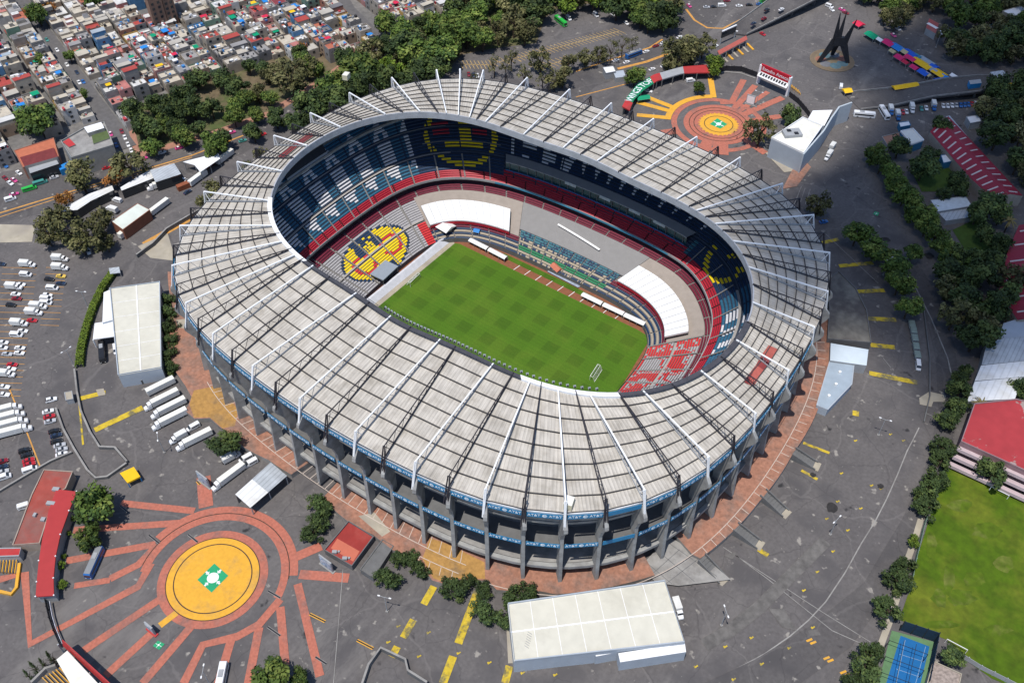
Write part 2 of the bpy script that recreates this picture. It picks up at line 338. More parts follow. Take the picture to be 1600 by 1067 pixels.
# dark worn tracks of the outer road, long yellow bands and small yellow arrows
b=MB(); z=lv(); b.strip(poly([(1585,340),(1560,380)]),4,z)
b=MB(); z=lv()
b.flat(poly([(1375,390),(1420,440),(1448,500),(1462,560),(1466,640),(1450,720),(1410,810),(1350,910),(1270,975),(1180,1030),(1100,1067),(1240,1075),(1330,1010),(1400,910),(1450,800),(1490,690),(1500,620),(1492,540),(1465,460),(1440,420)]),z); struct('road',b,M_road)
b=MB(); z=lv()
for L,w in (([(678,916),(662,944)],2.4),([(646,968),(630,996)],2.4),([(621,1010),(612,1026)],2.4),([(746,924),(716,1005)],2.6),([(708,1025),(692,1067)],2.6),([(796,1040),(789,1067)],2.4),
  ([(1311,416),(1364,411)],2.2),([(1337,456),(1382,454)],2.2),([(1355,498),(1400,500)],2.4),([(1360,539),(1398,543)],2.4),([(1358,583),(1433,598)],2.4),([(1279,381),(1310,374)],2),([(1332,645),(1342,647)],2.6),([(1255,692),(1296,708)],1.2),([(1252,735),(1277,749)],1.2),([(1185,858),(1200,868)],1.8),
  ([(125,623),(165,613)],2.2),([(148,672),(223,637)],2.6),([(372,660),(385,655)],2),([(130,695),(124,632)],0.7)): b.strip(poly(L),w,z)
for x,y in ((1313,741),(1375,765),(1360,760),(1343,796),(1307,785),(1290,812),(1323,830),(1300,863),(1275,895),(1254,924),(1222,924),(1172,998),(1131,1012),(1188,1039),(1268,982),(1231,1014),(1085,1043),(1144,1063),(1410,690),(1390,680),(1335,690),(620,980),(667,990),(652,1027),(762,1037),(814,1053),(865,1056),(714,1022),(604,1005)):
    p=at(x,y); a=0.9; b.strip([p,(p[0]+0.5,p[1]+1.3)],0.45,z); b.strip([(p[0]-.4,p[1]+.5),(p[0]+.3,p[1]+.3)],0.5,z+0.003)
struct('road_marking',b,M_yell)
b=MB(); z=lv()
for x,y in ((1272,1000),(1299,1028),(1325,1050)): 
    for k in (-1,1): p=at(x+k*3,y+k*2); b.strip([p,(p[0]-1.2,p[1]-1.8)],0.7,z)
struct('road_marking',b,M_yelp)
b=MB(); z=lv()
for L in ([(1455,1075/1.02),(1300,985),(1200,905),(1146,865)],[(1380,560),(1392,575)],[(1445,645),(1478,660)],[(1130,855),(1283,955),(1360,1003)],[(536,889),(531,950),(521,1070)],[(1290,366),(1372,443)],[(1252,292),(1240,322)],[(1258,294),(1250,318)],[(1266,296),(1258,320)]): b.strip(poly(L),0.24,z)
struct('drain_joint',b,M_conc)
# kerb that splits the outer road
b=MB(); L=[(1441,470),(1452,560),(1452,620),(1443,660)]; b.wall(poly(L),0.45,ZG,ZG+0.9); struct('kerb',b,M_concd)
b=MB(); b.wall(poly([(1436,668),(1427,686),(1417,705),(1402,742),(1385,780),(1367,815),(1345,850),(1320,895),(1290,940),(1264,968),(1235,993),(1195,1021),(1150,1045),(1090,1075)]),0.4,ZG,ZG+0.14); struct('kerb',b,M_conc)
b=MB(); b.wall(poly([(1385,395),(1425,440),(1455,500),(1480,560),(1492,610)]),0.5,ZG,ZG+0.5); struct('kerb',b,M_conc)
b=MB(); z=lv(); b.flat(poly([(1436,622),(1452,612),(1478,618),(1476,628),(1458,628),(1455,636),(1437,632)]),z); b.flat(poly([(150,609),(162,607),(165,617),(154,619)]),z); struct('pavement',b,M_beige)
b=MB(); z=lv(); R_=random.Random(8)
for x,y,n in ((1300,793,10),(1376,760,5),(712,645,4),(1270,742,5),(1385,375,6),(1432,345,6),(1452,400,7)):
    q=at(x,y); m_=mpp(x,y); b.flat([(q[0]+n*m_*R_.uniform(.75,1.1)*math.cos(a*.5),q[1]+n*m_*R_.uniform(.75,1.1)*math.sin(a*.5)) for a in range(12)],z)
struct('tar_patch',b,mat('fresh_tar',(0.03,0.028,0.028),.9,.25,.8))
b=MB(); z=lv(); b.strip(poly([(1100,1008),(1140,985),(1185,950),(1230,905),(1290,845)]),4.2,z)
for L in ([(1200,950),(1225,952),(1245,985),(1222,980)],[(1130,868),(1150,862),(1146,874)],[(1262,985),(1278,983),(1282,992),(1266,994)]): b.flat(poly(L),z+.004)
struct('worn_track',b,mat('dusty_asphalt',(0.13,0.122,0.115),.95,.25,.5,col2=(.1,.094,.09),scale2=.15))
# drain grates
b=MB(); z=lv()
for (x0,y0),(x1,y1) in (((188,790),(200,800)),((233,836),(249,849)),((294,835),(309,847)),((419,923),(438,934)),((418,979),(438,993)),((493,1026),(510,1037))): b.strip(poly([(x0,y0),(x1,y1)]),0.8,z,0); b.strip(poly([(x0,y0),(x1,y1)]),0.5,z+0.006,1)
for (x0,y0),(x1,y1) in (((484,959),(508,971)),((558,1000),(583,1013)),((308,752),(313,757))): b.strip(poly([(x0,y0),(x1,y1)]),1.0,z,2); b.strip(poly([(x0,y0),(x1,y1)]),0.45,z+0.006,1)
struct('drain_grate',b,[M_conc,M_black,M_yelp])
# playing field on the right and the two small lawns
M_field=mat('rough_grass',(0.055,0.1,0.002),0.95,0.26,0.35,col2=(0.14,0.148,0.014),scale2=0.035,thr=(0.42,0.7))
sheet('playing_field',[(1480,728),(1600,772),(1700,810),(1700,1120),(1610,1085),(1550,1060),(1500,1025),(1480,1000),(1405,968),(1418,930),(1430,880),(1452,810),(1470,760)],M_field)
b=MB(); z=lv(); R_=random.Random(12)
for x,y,rx_,ry_ in ((1482,905,12,28),(1503,935,26,16),(1520,905,22,14),(1468,935,14,18),(1540,830,26,14),(1455,850,10,22),(1500,790,24,12),(1570,880,18,16),(1470,975,30,8),(1555,985,28,10)):
    b.flat([at(x+rx_*R_.uniform(.6,1.1)*math.cos(a*.45),y+ry_*R_.uniform(.6,1.1)*math.sin(a*.45)) for a in range(14)],z); z+=.003
struct('worn_turf',b,mat('worn_turf',(0.066,0.106,0.004),.95,.28,.4,col2=(.14,.145,.035),scale2=.09,thr=(.5,.7)))
sheet('lawn',[(1488,360),(1530,340),(1555,370),(1560,400),(1540,412),(1510,395)],mat('shaded_lawn',(0.05,0.09,0.015),0.95,0.2,0.6))
sheet('lawn',[(1420,250),(1480,245),(1500,300),(1440,300),(1425,270)],MATS['shaded_lawn'])
sheet('tennis_court',[(1393,985),(1460,1003),(1448,1075),(1370,1075)],mat('court_green',(0.1,0.19,0.09),0.85))
M_court=mat('court_blue',(0.008,0.11,0.3),0.8,0.06,0.5)
sheet('tennis_court',[(1407,993),(1452,1010),(1436,1075),(1382,1075)],M_court)
# dusty path strip right of the outer road
b=MB(); z=lv(); b.strip(poly([(1440,806),(1430,840),(1416,880),(1404,925),(1390,970),(1375,1010)]),2.0,z); struct('path',b,M_beige)
# raised monument plaza, painted round base
b=MB(); q=at(1300,95); e=at(1334,95); r=math.hypot(e[0]-q[0],e[1]-q[1]); z=lv(); b.disc(q[0],q[1],z+.02,r,0,60); b.disc(q[0],q[1],z+.03,r*.98,1,60,r0=r*.8)
for k in range(7): a=k*0.9; b.disc(q[0]+r*.5*math.cos(a),q[1]+r*.5*math.sin(a),z+.04+.002*k,r*.26,2+k%3,24)
struct('painted_roundel',b,[mat('worn_ochre',(0.2,0.15,0.09),0.9,0.2,0.4),mat('worn_tan',(0.16,0.12,0.08),0.9),mat('worn_teal',(0.1,0.17,0.19),0.9,0.2,0.4),mat('worn_coral',(0.28,0.12,0.08),0.9,0.2,0.4),mat('worn_grey',(0.16,0.16,0.17),0.9,0.2,0.4)])
# concourse
CT={}
CPX=[(262,420),(270,480),(262,540),(275,581),(290,603),(299,620),(294,634),(289,641),(304,654),(328,653),(349,671),(385,701),(419,718),(455,741)]
CP2=[(505,777),(525,799),(545,815),(583,835),(614,859),(648,869),(668,896),(675,906),(699,913),(715,905),(763,906),(776,921),(844,923),(869,928),(1023,898)]
CP3=[(1082,866),(1094,872),(1188,781),(1239,708),(1293,586),(1296,532),(1300,480)]
ctl=[]
for L in (CPX,CP2,CP3):
    P=[(math.atan2(y,x)%(2*PI),math.hypot(x,y)) for x,y in poly(L,ZC)]
    ctl+= [(P[0][0]-0.004,RO(P[0][0])-5)] if L is not CPX else []
    ctl+=P
    if L is not CP3: ctl.append((P[-1][0]+0.004,RO(P[-1][0])-5))
ctl.sort(key=lambda k:(k[0]+PI*0.02)%(2*PI))
ctl=sorted([((a) if a>PI*0.9 else a+2*PI,r) for a,r in ctl])
def RC(t):
    t=t%(2*PI)
    if t<PI*0.9: t+=2*PI
    if t<=ctl[0][0] or t>=ctl[-1][0]: return RO(t)+9
    for (a,r),(b_,s) in zip(ctl,ctl[1:]):
        if a<=t<=b_: return r+(s-r)*(t-a)/max(b_-a,1e-6)
angs=sorted(set([2*PI*i/240 for i in range(240)]+[a%(2*PI) for a,r in ctl]))
b=MB(); k=len(angs)
for t in angs: r=RC(t); b.v+=[(*pol(RO(t)-22,t),ZC),(*pol(r,t),ZC),(*pol(r,t),ZG-1)]
for i in range(k):
    a,e=3*i,3*((i+1)%k); b.f+=[(a,a+1,e+1,e),(a+1,a+2,e+2,e+1)]; b.m+=[0,1]
struct('concourse',b,[M_brick,M_conc])
b=MB(); z=ZC+0.006
for (a0,a1,d0,d1) in ((-128,-120,2,12),):
    pass
M_och=mat('ochre_paving',(0.36,0.2,0.06),0.85,0.2,0.8,col2=(0.24,0.15,0.07),scale2=0.12,thr=(0.5,0.66))
def inside(L): return L
for L in ([(303,610),(342,602),(372,640),(367,665),(348,669),(328,652),(303,652),(296,632),(300,618)],[(672,840),(700,850),(757,878),(758,904),(715,903),(699,911),(677,903),(660,872)],): b.flat(poly(L,ZC),z)
struct('concourse_paving',b,M_och)
b=MB(); b.flat(poly([(560,806),(585,800),(610,830),(597,838)],ZC),ZC+0.006); b.flat(poly([(275,500),(300,497),(303,515),(278,512)],ZC),ZC+0.006); struct('concourse_paving',b,M_beige)
b=MB(); z=ZC+0.012
for i in range(-70,34,1):                                   # white lines of the brick walk
    t=D(i)
    if not(-62<i<-58): b.strip([pol(RO(t)+5.2,t),pol(RO(D(i+1))+5.2,D(i+1))],0.25,z)
    if i%2==0 and RC(t)>RO(t)+6.5: b.strip([pol(RO(t)+5.2,t),pol(min(RC(t),RO(t)+8.6),t)],0.22,z)
for i in range(-128,-60):
    t=D(i); b.strip([pol(RO(t)+1.2,t),pol(RO(D(i+1))+1.2,D(i+1))],0.25,z)
    if i%2: b.strip([pol(RO(t)+1.2,t),pol(RO(t)-7,t)],0.22,z)
struct('concourse_marking',b,mat('cream_line',(0.5,0.42,0.36),0.9,0.1,0.5))
b=MB(); b.flat(poly([(1000,885),(1045,838),(1098,868),(1142,905),(1060,915),(1025,910)],ZG+1.2),ZG+1.25); struct('ramp_deck',b,M_conc)
b=MB()
for p,q in (((1012,880),(1050,912)),((1030,862),(1085,908)),((1045,848),(1120,900)),((1015,900),(1062,858)),((1040,912),(1092,872))): b.strip([at(*p,ZG+1.26),at(*q,ZG+1.26)],.22,ZG+1.262+.003*(p[0]%5))
struct('deck_joint',b,M_concd)
# ---------------------------------------------------------------- pitch
def pitch_material():
    m=mat('mown_turf',(0.06,0.138,0.007),0.9,0.16,1.8,col2=(0.078,0.15,0.01),scale2=0.05)
    t=m.node_tree;N=t.nodes;L=t.links;b=N['Principled BSDF'];src=b.inputs['Base Color'].links[0].from_socket
    tc=[n for n in N if n.type=='TEX_COORD'][0]; sx=N.new('ShaderNodeSeparateXYZ'); L.new(tc.outputs['Object'],sx.inputs[0])
    def band(out,per,ph,lo):
        a=N.new('ShaderNodeMath');a.operation='MULTIPLY_ADD';a.inputs[1].default_value=2*PI/per;a.inputs[2].default_value=ph;L.new(out,a.inputs[0])
        s=N.new('ShaderNodeMath');s.operation='SINE';L.new(a.outputs[0],s.inputs[0])
        r=N.new('ShaderNodeMapRange');r.inputs[1].default_value=-0.12;r.inputs[2].default_value=0.12;r.inputs[3].default_value=lo;r.inputs[4].default_value=1.0;L.new(s.outputs[0],r.inputs[0]);return r.outputs[0]
    x=band(sx.outputs[0],12.4,0.4,0.0); y=band(sx.outputs[1],11.4,1.2,0.0); f=band(sx.outputs[1],1.9,0,0.95)
    def mth(op,a,b_):
        k=N.new('ShaderNodeMath');k.operation=op
        for i,w in enumerate((a,b_)):
            if isinstance(w,float): k.inputs[i].default_value=w
            else: L.new(w,k.inputs[i])
        return k
    ag=mth('MAXIMUM',x,y).outputs[0]; av=mth('ADD',x,y).outputs[0]; q=mth('ADD',mth('MULTIPLY',ag,0.13).outputs[0],mth('MULTIPLY_ADD' if False else 'ADD',mth('MULTIPLY',av,0.055).outputs[0],0.8).outputs[0])
    q2=N.new('ShaderNodeMath');q2.operation='MULTIPLY';L.new(q.outputs[0],q2.inputs[0]);L.new(f,q2.inputs[1])
    mx=N.new('ShaderNodeMix');mx.data_type='RGBA';mx.blend_type='MULTIPLY';mx.inputs[0].default_value=1;L.new(src,mx.inputs[6]);L.new(q2.outputs[0],mx.inputs[7]);L.new(mx.outputs[2],b.inputs['Base Color']);return m
M_clay=mat('clay_track',(0.22,0.085,0.045),0.9,0.15,0.6)
b=MB(); b.flat([pol(RF(2*PI*i/120)+1.5,2*PI*i/120) for i in range(120)],-0.06); struct('track',b,M_clay)
b=MB(); b.flat([(-55,-37.2),(50,-37.2),(57.3,-3),(52.6,34.5),(50.2,36.2),(46,36.8),(-51,36.9),(-53.2,36)],0); struct('pitch',b,pitch_material())
b=MB(); b.flat([(-58.5,-40),(-54.6,-40),(-52.9,35.6),(-56.5,38)],-0.03); struct('pavement',b,M_beige)
b=MB(); b.flat([(-30,41),(30,40.6),(44,39.6),(44,42.5),(0,43.9),(-30,43.6)],-0.03); struct('grass_verge',b,MATS['mown_turf'])
b=MB()
for x in range(-20,40,6): b.strip([(x,37),(x+.6,41)],0.3,-0.02)
struct('track_marking',b,M_white)
# ---------------------------------------------------------------- stadium
ST=thing('stadium','huge oval football stadium with an open white and black trussed roof around a green pitch','stadium',(0,0,0))
WH=[0,11.5,20.9,31,41.4,51.5,62.4,73.5,85.4,97.3,108.8,119.6,129.8,134.9,140,150,160.4,171,181.5,192.3,202.7,212.8,223.5,233.8,243.3,254.6,267,280,292,303.6,314.9,326.1,337.3,348.8]
TR=[]
for i,a in enumerate(WH):
    n=WH[(i+1)%len(WH)]+(360 if i==len(WH)-1 else 0); TR.append((a,'w'))
    if n-a>7: TR.append(((a+n)/2,'b'))
TAB=[(0,0),(11.2,11.5),(20,22),(30,30.4),(33.8,34.7),(40,37.5),(45.2,40.9),(50.2,44.1),(56.5,46.8),(60.4,49.2),(68,56.3),(71.2,63),(74.6,69.5),(80,74),(82.7,80.3),(90,90)]
def inner_ang(d):
    d=d%360; q=int(d//90); f=d-90*q
    if q%2: f=90-f
    for (a,b_),(c,e) in zip(TAB,TAB[1:]):
        if a<=f<=c: r=b_+(e-b_)*(f-a)/(c-a); break
    if q%2: r=90-r
    return 90*q+r
ZI,ZO=57.2,50.0
def rp(d,k,dz=0):
    """point on the roof on the truss line of outer angle d; k=0 inner edge, 1 outer edge"""
    ti,to=D(inner_ang(d)),D(d); p,q=pol(RI(ti),ti),pol(RO(to),to)
    return (p[0]+(q[0]-p[0])*k,p[1]+(q[1]-p[1])*k,ZI+(ZO-ZI)*k+dz)
def roof_mat():
    m=mat('roof_sheet',(0.465,0.432,0.382),0.6,0.08,0.25,col2=(0.345,0.315,0.27),scale2=0.16,thr=(0.45,0.68),spec=0.25)
    t=m.node_tree;N=t.nodes;L=t.links;b=N['Principled BSDF'];src=b.inputs['Base Color'].links[0].from_socket
    uv=N.new('ShaderNodeUVMap'); mp=N.new('ShaderNodeSeparateXYZ'); L.new(uv.outputs[0],mp.inputs[0])
    # rain streaks run down the sheets, grime gathers in spots
    ns=N.new('ShaderNodeTexNoise'); ns.inputs['Scale'].default_value=1.0; ns.inputs['Detail'].default_value=4; sc_=N.new('ShaderNodeMapping'); sc_.inputs['Scale'].default_value=(0.9,0.07,1); L.new(uv.outputs[0],sc_.inputs[0]); L.new(sc_.outputs[0],ns.inputs['Vector'])
    r0=N.new('ShaderNodeMapRange'); r0.inputs[1].default_value=0.4;r0.inputs[2].default_value=0.75;r0.inputs[3].default_value=1.05;r0.inputs[4].default_value=0.72;L.new(ns.outputs[0],r0.inputs[0])
    a=N.new('ShaderNodeMath');a.operation='MULTIPLY';a.inputs[1].default_value=2*PI/1.15;L.new(mp.outputs[0],a.inputs[0]);s=N.new('ShaderNodeMath');s.operation='SINE';L.new(a.outputs[0],s.inputs[0])
    r=N.new('ShaderNodeMapRange');r.inputs[1].default_value=0.6;r.inputs[2].default_value=1.0;r.inputs[3].default_value=1.03;r.inputs[4].default_value=0.8;L.new(s.outputs[0],r.inputs[0])
    q=N.new('ShaderNodeMath');q.operation='MULTIPLY';L.new(r0.outputs[0],q.inputs[0]);L.new(r.outputs[0],q.inputs[1])
    mx=N.new('ShaderNodeMix');mx.data_type='RGBA';mx.blend_type='MULTIPLY';mx.inputs[0].default_value=1;L.new(src,mx.inputs[6]);L.new(q.outputs[0],mx.inputs[7]);L.new(mx.outputs[2],b.inputs['Base Color'])
    bp=N.new('ShaderNodeBump');bp.inputs['Strength'].default_value=0.25;bp.inputs['Distance'].default_value=0.2;L.new(s.outputs[0],bp.inputs['Height']);L.new(bp.outputs[0],b.inputs['Normal'])
    return m
M_roof=roof_mat()
v=[];f=[];uv=[];fm=[]
for i,(a,_) in enumerate(TR):
    n=TR[(i+1)%len(TR)][0]+(360 if i==len(TR)-1 else 0)
    for j in range(8):
        k0,k1=j/8,(j+1)/8; base=len(v); P=[rp(a,k0,.0),rp(n,k0,.0),rp(n,k1,.12),rp(a,k1,.12)]; v+=P
        f.append((base,base+3,base+2,base+1)); fm.append(0); w0=math.dist(P[0],P[1]);w1=math.dist(P[2],P[3]);h=math.dist(P[0],P[3]); o=i*13.0
        uv+=[(o-w0/2,k0*50),(o-w1/2,k1*50),(o+w1/2,k1*50),(o+w0/2,k0*50)]
        base=len(v); v+=[(x,y,z-1.0) for x,y,z in P]; f.append((base,base+1,base+2,base+3)); fm.append(1); uv+=[(0,0)]*4
me=bpy.data.meshes.new('roof'); me.from_pydata(v,[],f); me.materials.append(M_roof); me.materials.append(M_concd); me.polygons.foreach_set('material_index',fm)
ul=me.uv_layers.new(name='UVMap'); ul.data.foreach_set('uv',[c for p in uv for c in p]); child('roof',me,ST)
M_purl=mat('purlin_steel',(0.05,0.048,0.05),0.5,0.2,0.6)
for j in range(1,9):
    b=MB()
    for i,(a,_) in enumerate(TR):
        n=TR[(i+1)%len(TR)][0]+(360 if i==len(TR)-1 else 0); b.bar(rp(a,j/8-.003,.3),rp(n,j/8-.003,.3),0.3,0.38)
    b.build('purlin',M_purl,ST)
# trusses
M_wst=mat('white_steel',(0.78,0.79,0.8),0.45,0.05,0.5); M_bst=mat('black_steel_truss',(0.03,0.028,0.035),0.45,0.2,0.5)
def truss(d,w):
    b=MB(); top=[(0.0,1.3),(1.0,6.3)]
    def tp(k): p=rp(d,k); return (p[0],p[1],p[2]+1.0+4.6*k)
    t=0.42 if w else 0.3; b.bar(tp(-.01),tp(.99),t,t); 
    lo=lambda k:rp(d,k,.62)
    bt=b; b=MB(); b.bar(lo(-.01),lo(1.0),0.26 if w else .36,0.34); bl=b; b=bt
    tip=rp(d,1+2.6/50,0); tip=(tip[0],tip[1],44.6)
    nd=Vector((tip[0],tip[1],0)).normalized(); sd=Vector((-nd.y,nd.x,0))
    for s in (-1,1): b.bar(Vector(tp(.985))+sd*0.25*s,Vector(tip)+sd*(.7 if not w else .15)*s,0.34)
    b.bar(lo(1.0),tip,0.34)
    n=9; 
    for i in range(n):
        k=i/n
        bl.bar(lo(k+.001),tp(k+.5/n),0.13); bl.bar(tp(k+.5/n),lo(min(k+1/n,.99)),0.13)
    b.bar(tp(.985),lo(.93),.22)
    o=b.build('roof_truss',M_wst if w else M_bst,ST); c_=bl.build('truss_web',M_grey if w else M_bst,ST); c_.parent=o
for a,c in TR: truss(a,c=='w')
# dark service walk and white plates along the roof's inner edge
b=MB(); NI=160
for i in range(NI):
    t,u=2*PI*i/NI,2*PI*(i+1)/NI; P=[(*pol(RI(t)-.3,t),ZI-2.5),(*pol(RI(u)-.3,u),ZI-2.5),(*pol(RI(u)-.3,u),ZI+.55),(*pol(RI(t)-.3,t),ZI+.55)]
    b.face(P); b.face([(*pol(RI(t)+.2,t),ZI+.55),(*pol(RI(u)+.2,u),ZI+.55),P[2],P[3]])
b.build('roof_rim',mat('rim_sheet',(0.36,0.37,0.4),0.5,0.14,0.3),ST)
def rim(d0,d1,plate):
    b=MB(); n=int((d1-d0)/2)
    for i in range(n):
        t,u=D(d0+(d1-d0)*i/n),D(d0+(d1-d0)*(i+1)/n)
        if plate:
            for (r0,z0),(r1,z1) in (((1.0,.9),(-.8,.9)),((-.8,.9),(-.8,-.4)),((1.0,.9),(1.0,-.4))): b.face([(*pol(RI(t)+r0,t),ZI+z0),(*pol(RI(u)+r0,u),ZI+z0),(*pol(RI(u)+r1,u),ZI+z1),(*pol(RI(t)+r1,t),ZI+z1)])
        else:
            b.face([(*pol(RI(t)+1.2,t),ZI+.7),(*pol(RI(u)+1.2,u),ZI+.7),(*pol(RI(u)-.9,u),ZI+.7),(*pol(RI(t)-.9,t),ZI+.7)])
            for r in (-.9,1.2): b.bar((*pol(RI(t)+r,t),ZI+1.6),(*pol(RI(u)+r,u),ZI+1.6),.12); b.bar((*pol(RI(t)+r,t),ZI+.7),(*pol(RI(t)+r,t),ZI+1.6),.1)
    b.build('rim_plate' if plate else 'rim_walkway',M_wst if plate else mat('walkway_steel',(0.06,0.06,0.07),.5,.2,.5),ST)
rim(203,229,1); rim(311,331,1); rim(229,311,0); rim(331,366,0)
# floodlights on the inner edge
fb=MB(); fb.box(0,0,0,.5,.5,.5); fb.box(0.35,0,.1,.2,.9,.8,m=1); fl=fb.mesh('floodlight',[M_bst,mat('lamp_glass',(0.3,0.32,0.34),0.2)])
for i in range(46):
    t=D(262+i*1.45); o=child('floodlight',fl,ST,(*pol(RI(t)-1.5,t),ZI+1.0)); o.rotation_euler=(0,0.5,t+PI)
# small plant boxes on the roof, red letter panels
for px,py,k in ((889,785,1),(541,119,0)):
    x,y=at(px,py,52); b=MB(); b.box(x,y,50.6,2.6,3.4,2.6,0.3,0,1); b.build('roof_cabin',[mat('cream_panel',(0.6,0.55,0.38),0.6),M_whiteroof],ST)
M_rp=[mat('faded_red_sheet',(0.36,0.09,0.07),0.7,0.2,0.4),mat('dark_red_sheet',(0.2,0.035,0.035),0.7,0.2,0.4)]
def onroof(L):
    out=[]
    for x,y in L:
        z=54
        for _ in range(6):
            p=at(x,y,z); t=math.atan2(p[1],p[0]); r=math.hypot(*p)
            k=(r-RI(t))/(RO(t)-RI(t)); z=ZI+(ZO-ZI)*k
        out.append((*p,z+.32))
    return out
b=MB()
for L,m in (([(1201,540),(1216,547),(1205,563),(1189,556)],0),([(1189,556),(1205,563),(1193,579),(1181,571)],1),([(1181,571),(1193,579),(1177,605),(1161,597)],0),([(1181,571),(1187,575),(1168,601),(1161,597)],1)): b.face(onroof(L),m)
for L,m in (([(434,245),(441,249),(466,229),(459,225)],1),([(459,225),(466,229),(492,212),(483,209)],1)): b.face(onroof(L),m)
b.build('roof_panel',M_rp,ST)
# concrete ribs with their brackets
PR=[(.3,ZC-1),(-.5,20),(-1.0,34),(.2,38.5),(2.3,42),(3.0,43.6),(2.7,45.0),(-.6,49.2),(-6,49.2),(-6.2,45.5),(-5.0,43.6),(-4.3,40),(-4.0,34),(-3.9,20),(-3.9,ZC-1)]
for a,c in TR:
    t=D(a); r=RO(t); nx,ny=math.cos(t),math.sin(t); h=.62; b=MB(); L=[]
    for s in (-1,1): L.append([((r+o)*nx-ny*h*s,(r+o)*ny+nx*h*s,z) for o,z in PR])
    n=len(PR)
    # split the concave outline into quads: outer i with inner n-1-i
    prs=[(0,14),(1,13),(2,12),(3,11),(4,10),(5,9),(6,9),(7,8)]
    for (i,j),(k,l) in zip(prs,prs[1:]):
        for s in (0,1):
            q=[L[s][i],L[s][k],L[s][l],L[s][j]]
            if j==l: q=q[:3]
            b.face(q if s else q[::-1])
    for i in range(n): j=(i+1)%n; b.face([L[0][i],L[0][j],L[1][j],L[1][i]])
    b.build('rib_column',M_fin,ST)
# ring beams, floors, fascia
def ring(name,r0,r1,z0,z1,m,a0=0,a1=360,n=124,mt=None):
    b=MB(); L=[(D(a0+(a1-a0)*i/n),) for i in range(n+1)]
    for i in range(n):
        t,u=D(a0+(a1-a0)*i/n),D(a0+(a1-a0)*(i+1)/n); A,Bq=[(*pol(RO(q)+r,q),z) for q in (t,) for r,z in ((r1,z0),(r1,z1),(r0,z1),(r0,z0))],[(*pol(RO(q)+r,q),z) for q in (u,) for r,z in ((r1,z0),(r1,z1),(r0,z1),(r0,z0))]
        for k in range(4): l=(k+1)%4; b.face([A[k],Bq[k],Bq[l],A[l]],0)
    return b.build(name,m,ST)
ring('ring_beam',-3.4,-1.9,14.2,15.6,M_fin); ring('floor_slab',-22,-3.6,15.0,15.6,M_conc); ring('floor_slab',-16,-1.6,28.9,29.9,M_concd); ring('floor_slab',-12,-3.0,39.5,40.6,M_fin)
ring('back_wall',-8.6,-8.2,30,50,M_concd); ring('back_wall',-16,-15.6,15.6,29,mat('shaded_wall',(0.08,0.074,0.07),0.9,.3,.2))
ring('roof_gutter',-.6,.0,49.3,50.2,M_wst)
M_fas=mat('fascia_blue',(0.014,0.18,0.36),0.5,0.06,0.4); ring('fascia',-1.0,-.75,47.2,49.3,mat('fascia_dark',(0.03,0.06,0.1),0.6))
# lettered blue boards between the ribs on the side we see
def text_mesh(s,size=1.0,name='lettering',ext=0.02):
    c=bpy.data.curves.new(name,'FONT'); c.body=s; c.size=size; c.align_x='CENTER'; c.align_y='CENTER'; c.extrude=ext; c.resolution_u=2
    o=bpy.data.objects.new(name,c); sc.collection.objects.link(o); dg=bpy.context.evaluated_depsgraph_get(); me=bpy.data.meshes.new_from_object(o.evaluated_get(dg)); bpy.data.objects.remove(o); return me
M_let=mat('white_lettering',(0.75,0.8,0.82),0.6,0.03)
tx=text_mesh('AT&T',1.8); tx.materials.append(M_let)
def globe():
    b=MB(); b.disc(0,0,.01,.75,0,20)
    for k in (-.35,0,.35): b.box(.1*abs(k)+.15,k,.012,.9,.1,.02,0,1)
    return b.mesh('globe_mark',[M_let,M_fas])
gl=globe()
import itertools
def board(a,n,off,z0,z1,blank=False):
    t,u=D(a),D(n); p,q=Vector((*pol(RO(t)+off,t),0)),Vector((*pol(RO(u)+off,u),0)); d=(q-p); L=d.length-1.5; d.normalize(); mid=(p+q)/2
    out=Vector((d.y,-d.x,0)); b=MB(); b.box(0,0,0,L,.16,z1-z0)
    o=b.build('banner',M_fas,ST,local=True); o.location=(mid.x,mid.y,z0); o.rotation_euler=(0,0,math.atan2(d.y,d.x))
    if blank: return
    for k,me in ((-.3,tx),(0,gl),(.3,tx)):
        c=child('lettering' if me is tx else 'globe_mark',me,o,(k*L,-.1,(z1-z0)/2)); c.rotation_euler=(PI/2,0,0); 
        if me is tx: c.scale=(.88,.88,1)
for i,(a,_) in enumerate(TR):
    n=TR[(i+1)%len(TR)][0]+(360 if i==len(TR)-1 else 0)
    if 214<a<374 or a<8:
        blank=(318<a<326); board(a,n,.55,47.7,49.8,blank); board(a,n,-.35,29.9,31.9,blank)
# ---- stands
def zl(k): return 1.4+k/.5*11.6
def zu(k): return 19.8+(k-.525)/.475*29.6
def rows(name,k0,k1,n,zf,m,na=180):
    b=MB()
    for j in range(n):
        ka,kb=k0+(k1-k0)*j/n,k0+(k1-k0)*(j+1)/n; z0=zf(ka); z1=zf(kb)
        for i in range(na):
            t,u=2*PI*i/na,2*PI*(i+1)/na; A,Bq,C_,E=(*pol(RS(t,ka),t),z0),(*pol(RS(u,ka),u),z0),(*pol(RS(u,kb),u),z0),(*pol(RS(t,kb),t),z0)
            b.face([A,Bq,C_,E]); b.face([E,C_,(C_[0],C_[1],z1),(E[0],E[1],z1)])
    return b.build(name,m,ST)
M_std=mat('stand_concrete',(0.2,0.19,0.18),0.9,0.15,0.5); M_stdn=mat('stand_navy',(0.035,0.05,0.08),0.9,0.15,0.5)
rows('lower_stand',0,.5,24,zl,M_std); rows('upper_stand',.525,1,27,zu,M_stdn); rows('middle_stand',.475,.525,4,lambda k:17+(k-.475)/.05*2.8,mat('stand_maroon',(0.1,0.02,0.025),0.9,0.15,0.5))
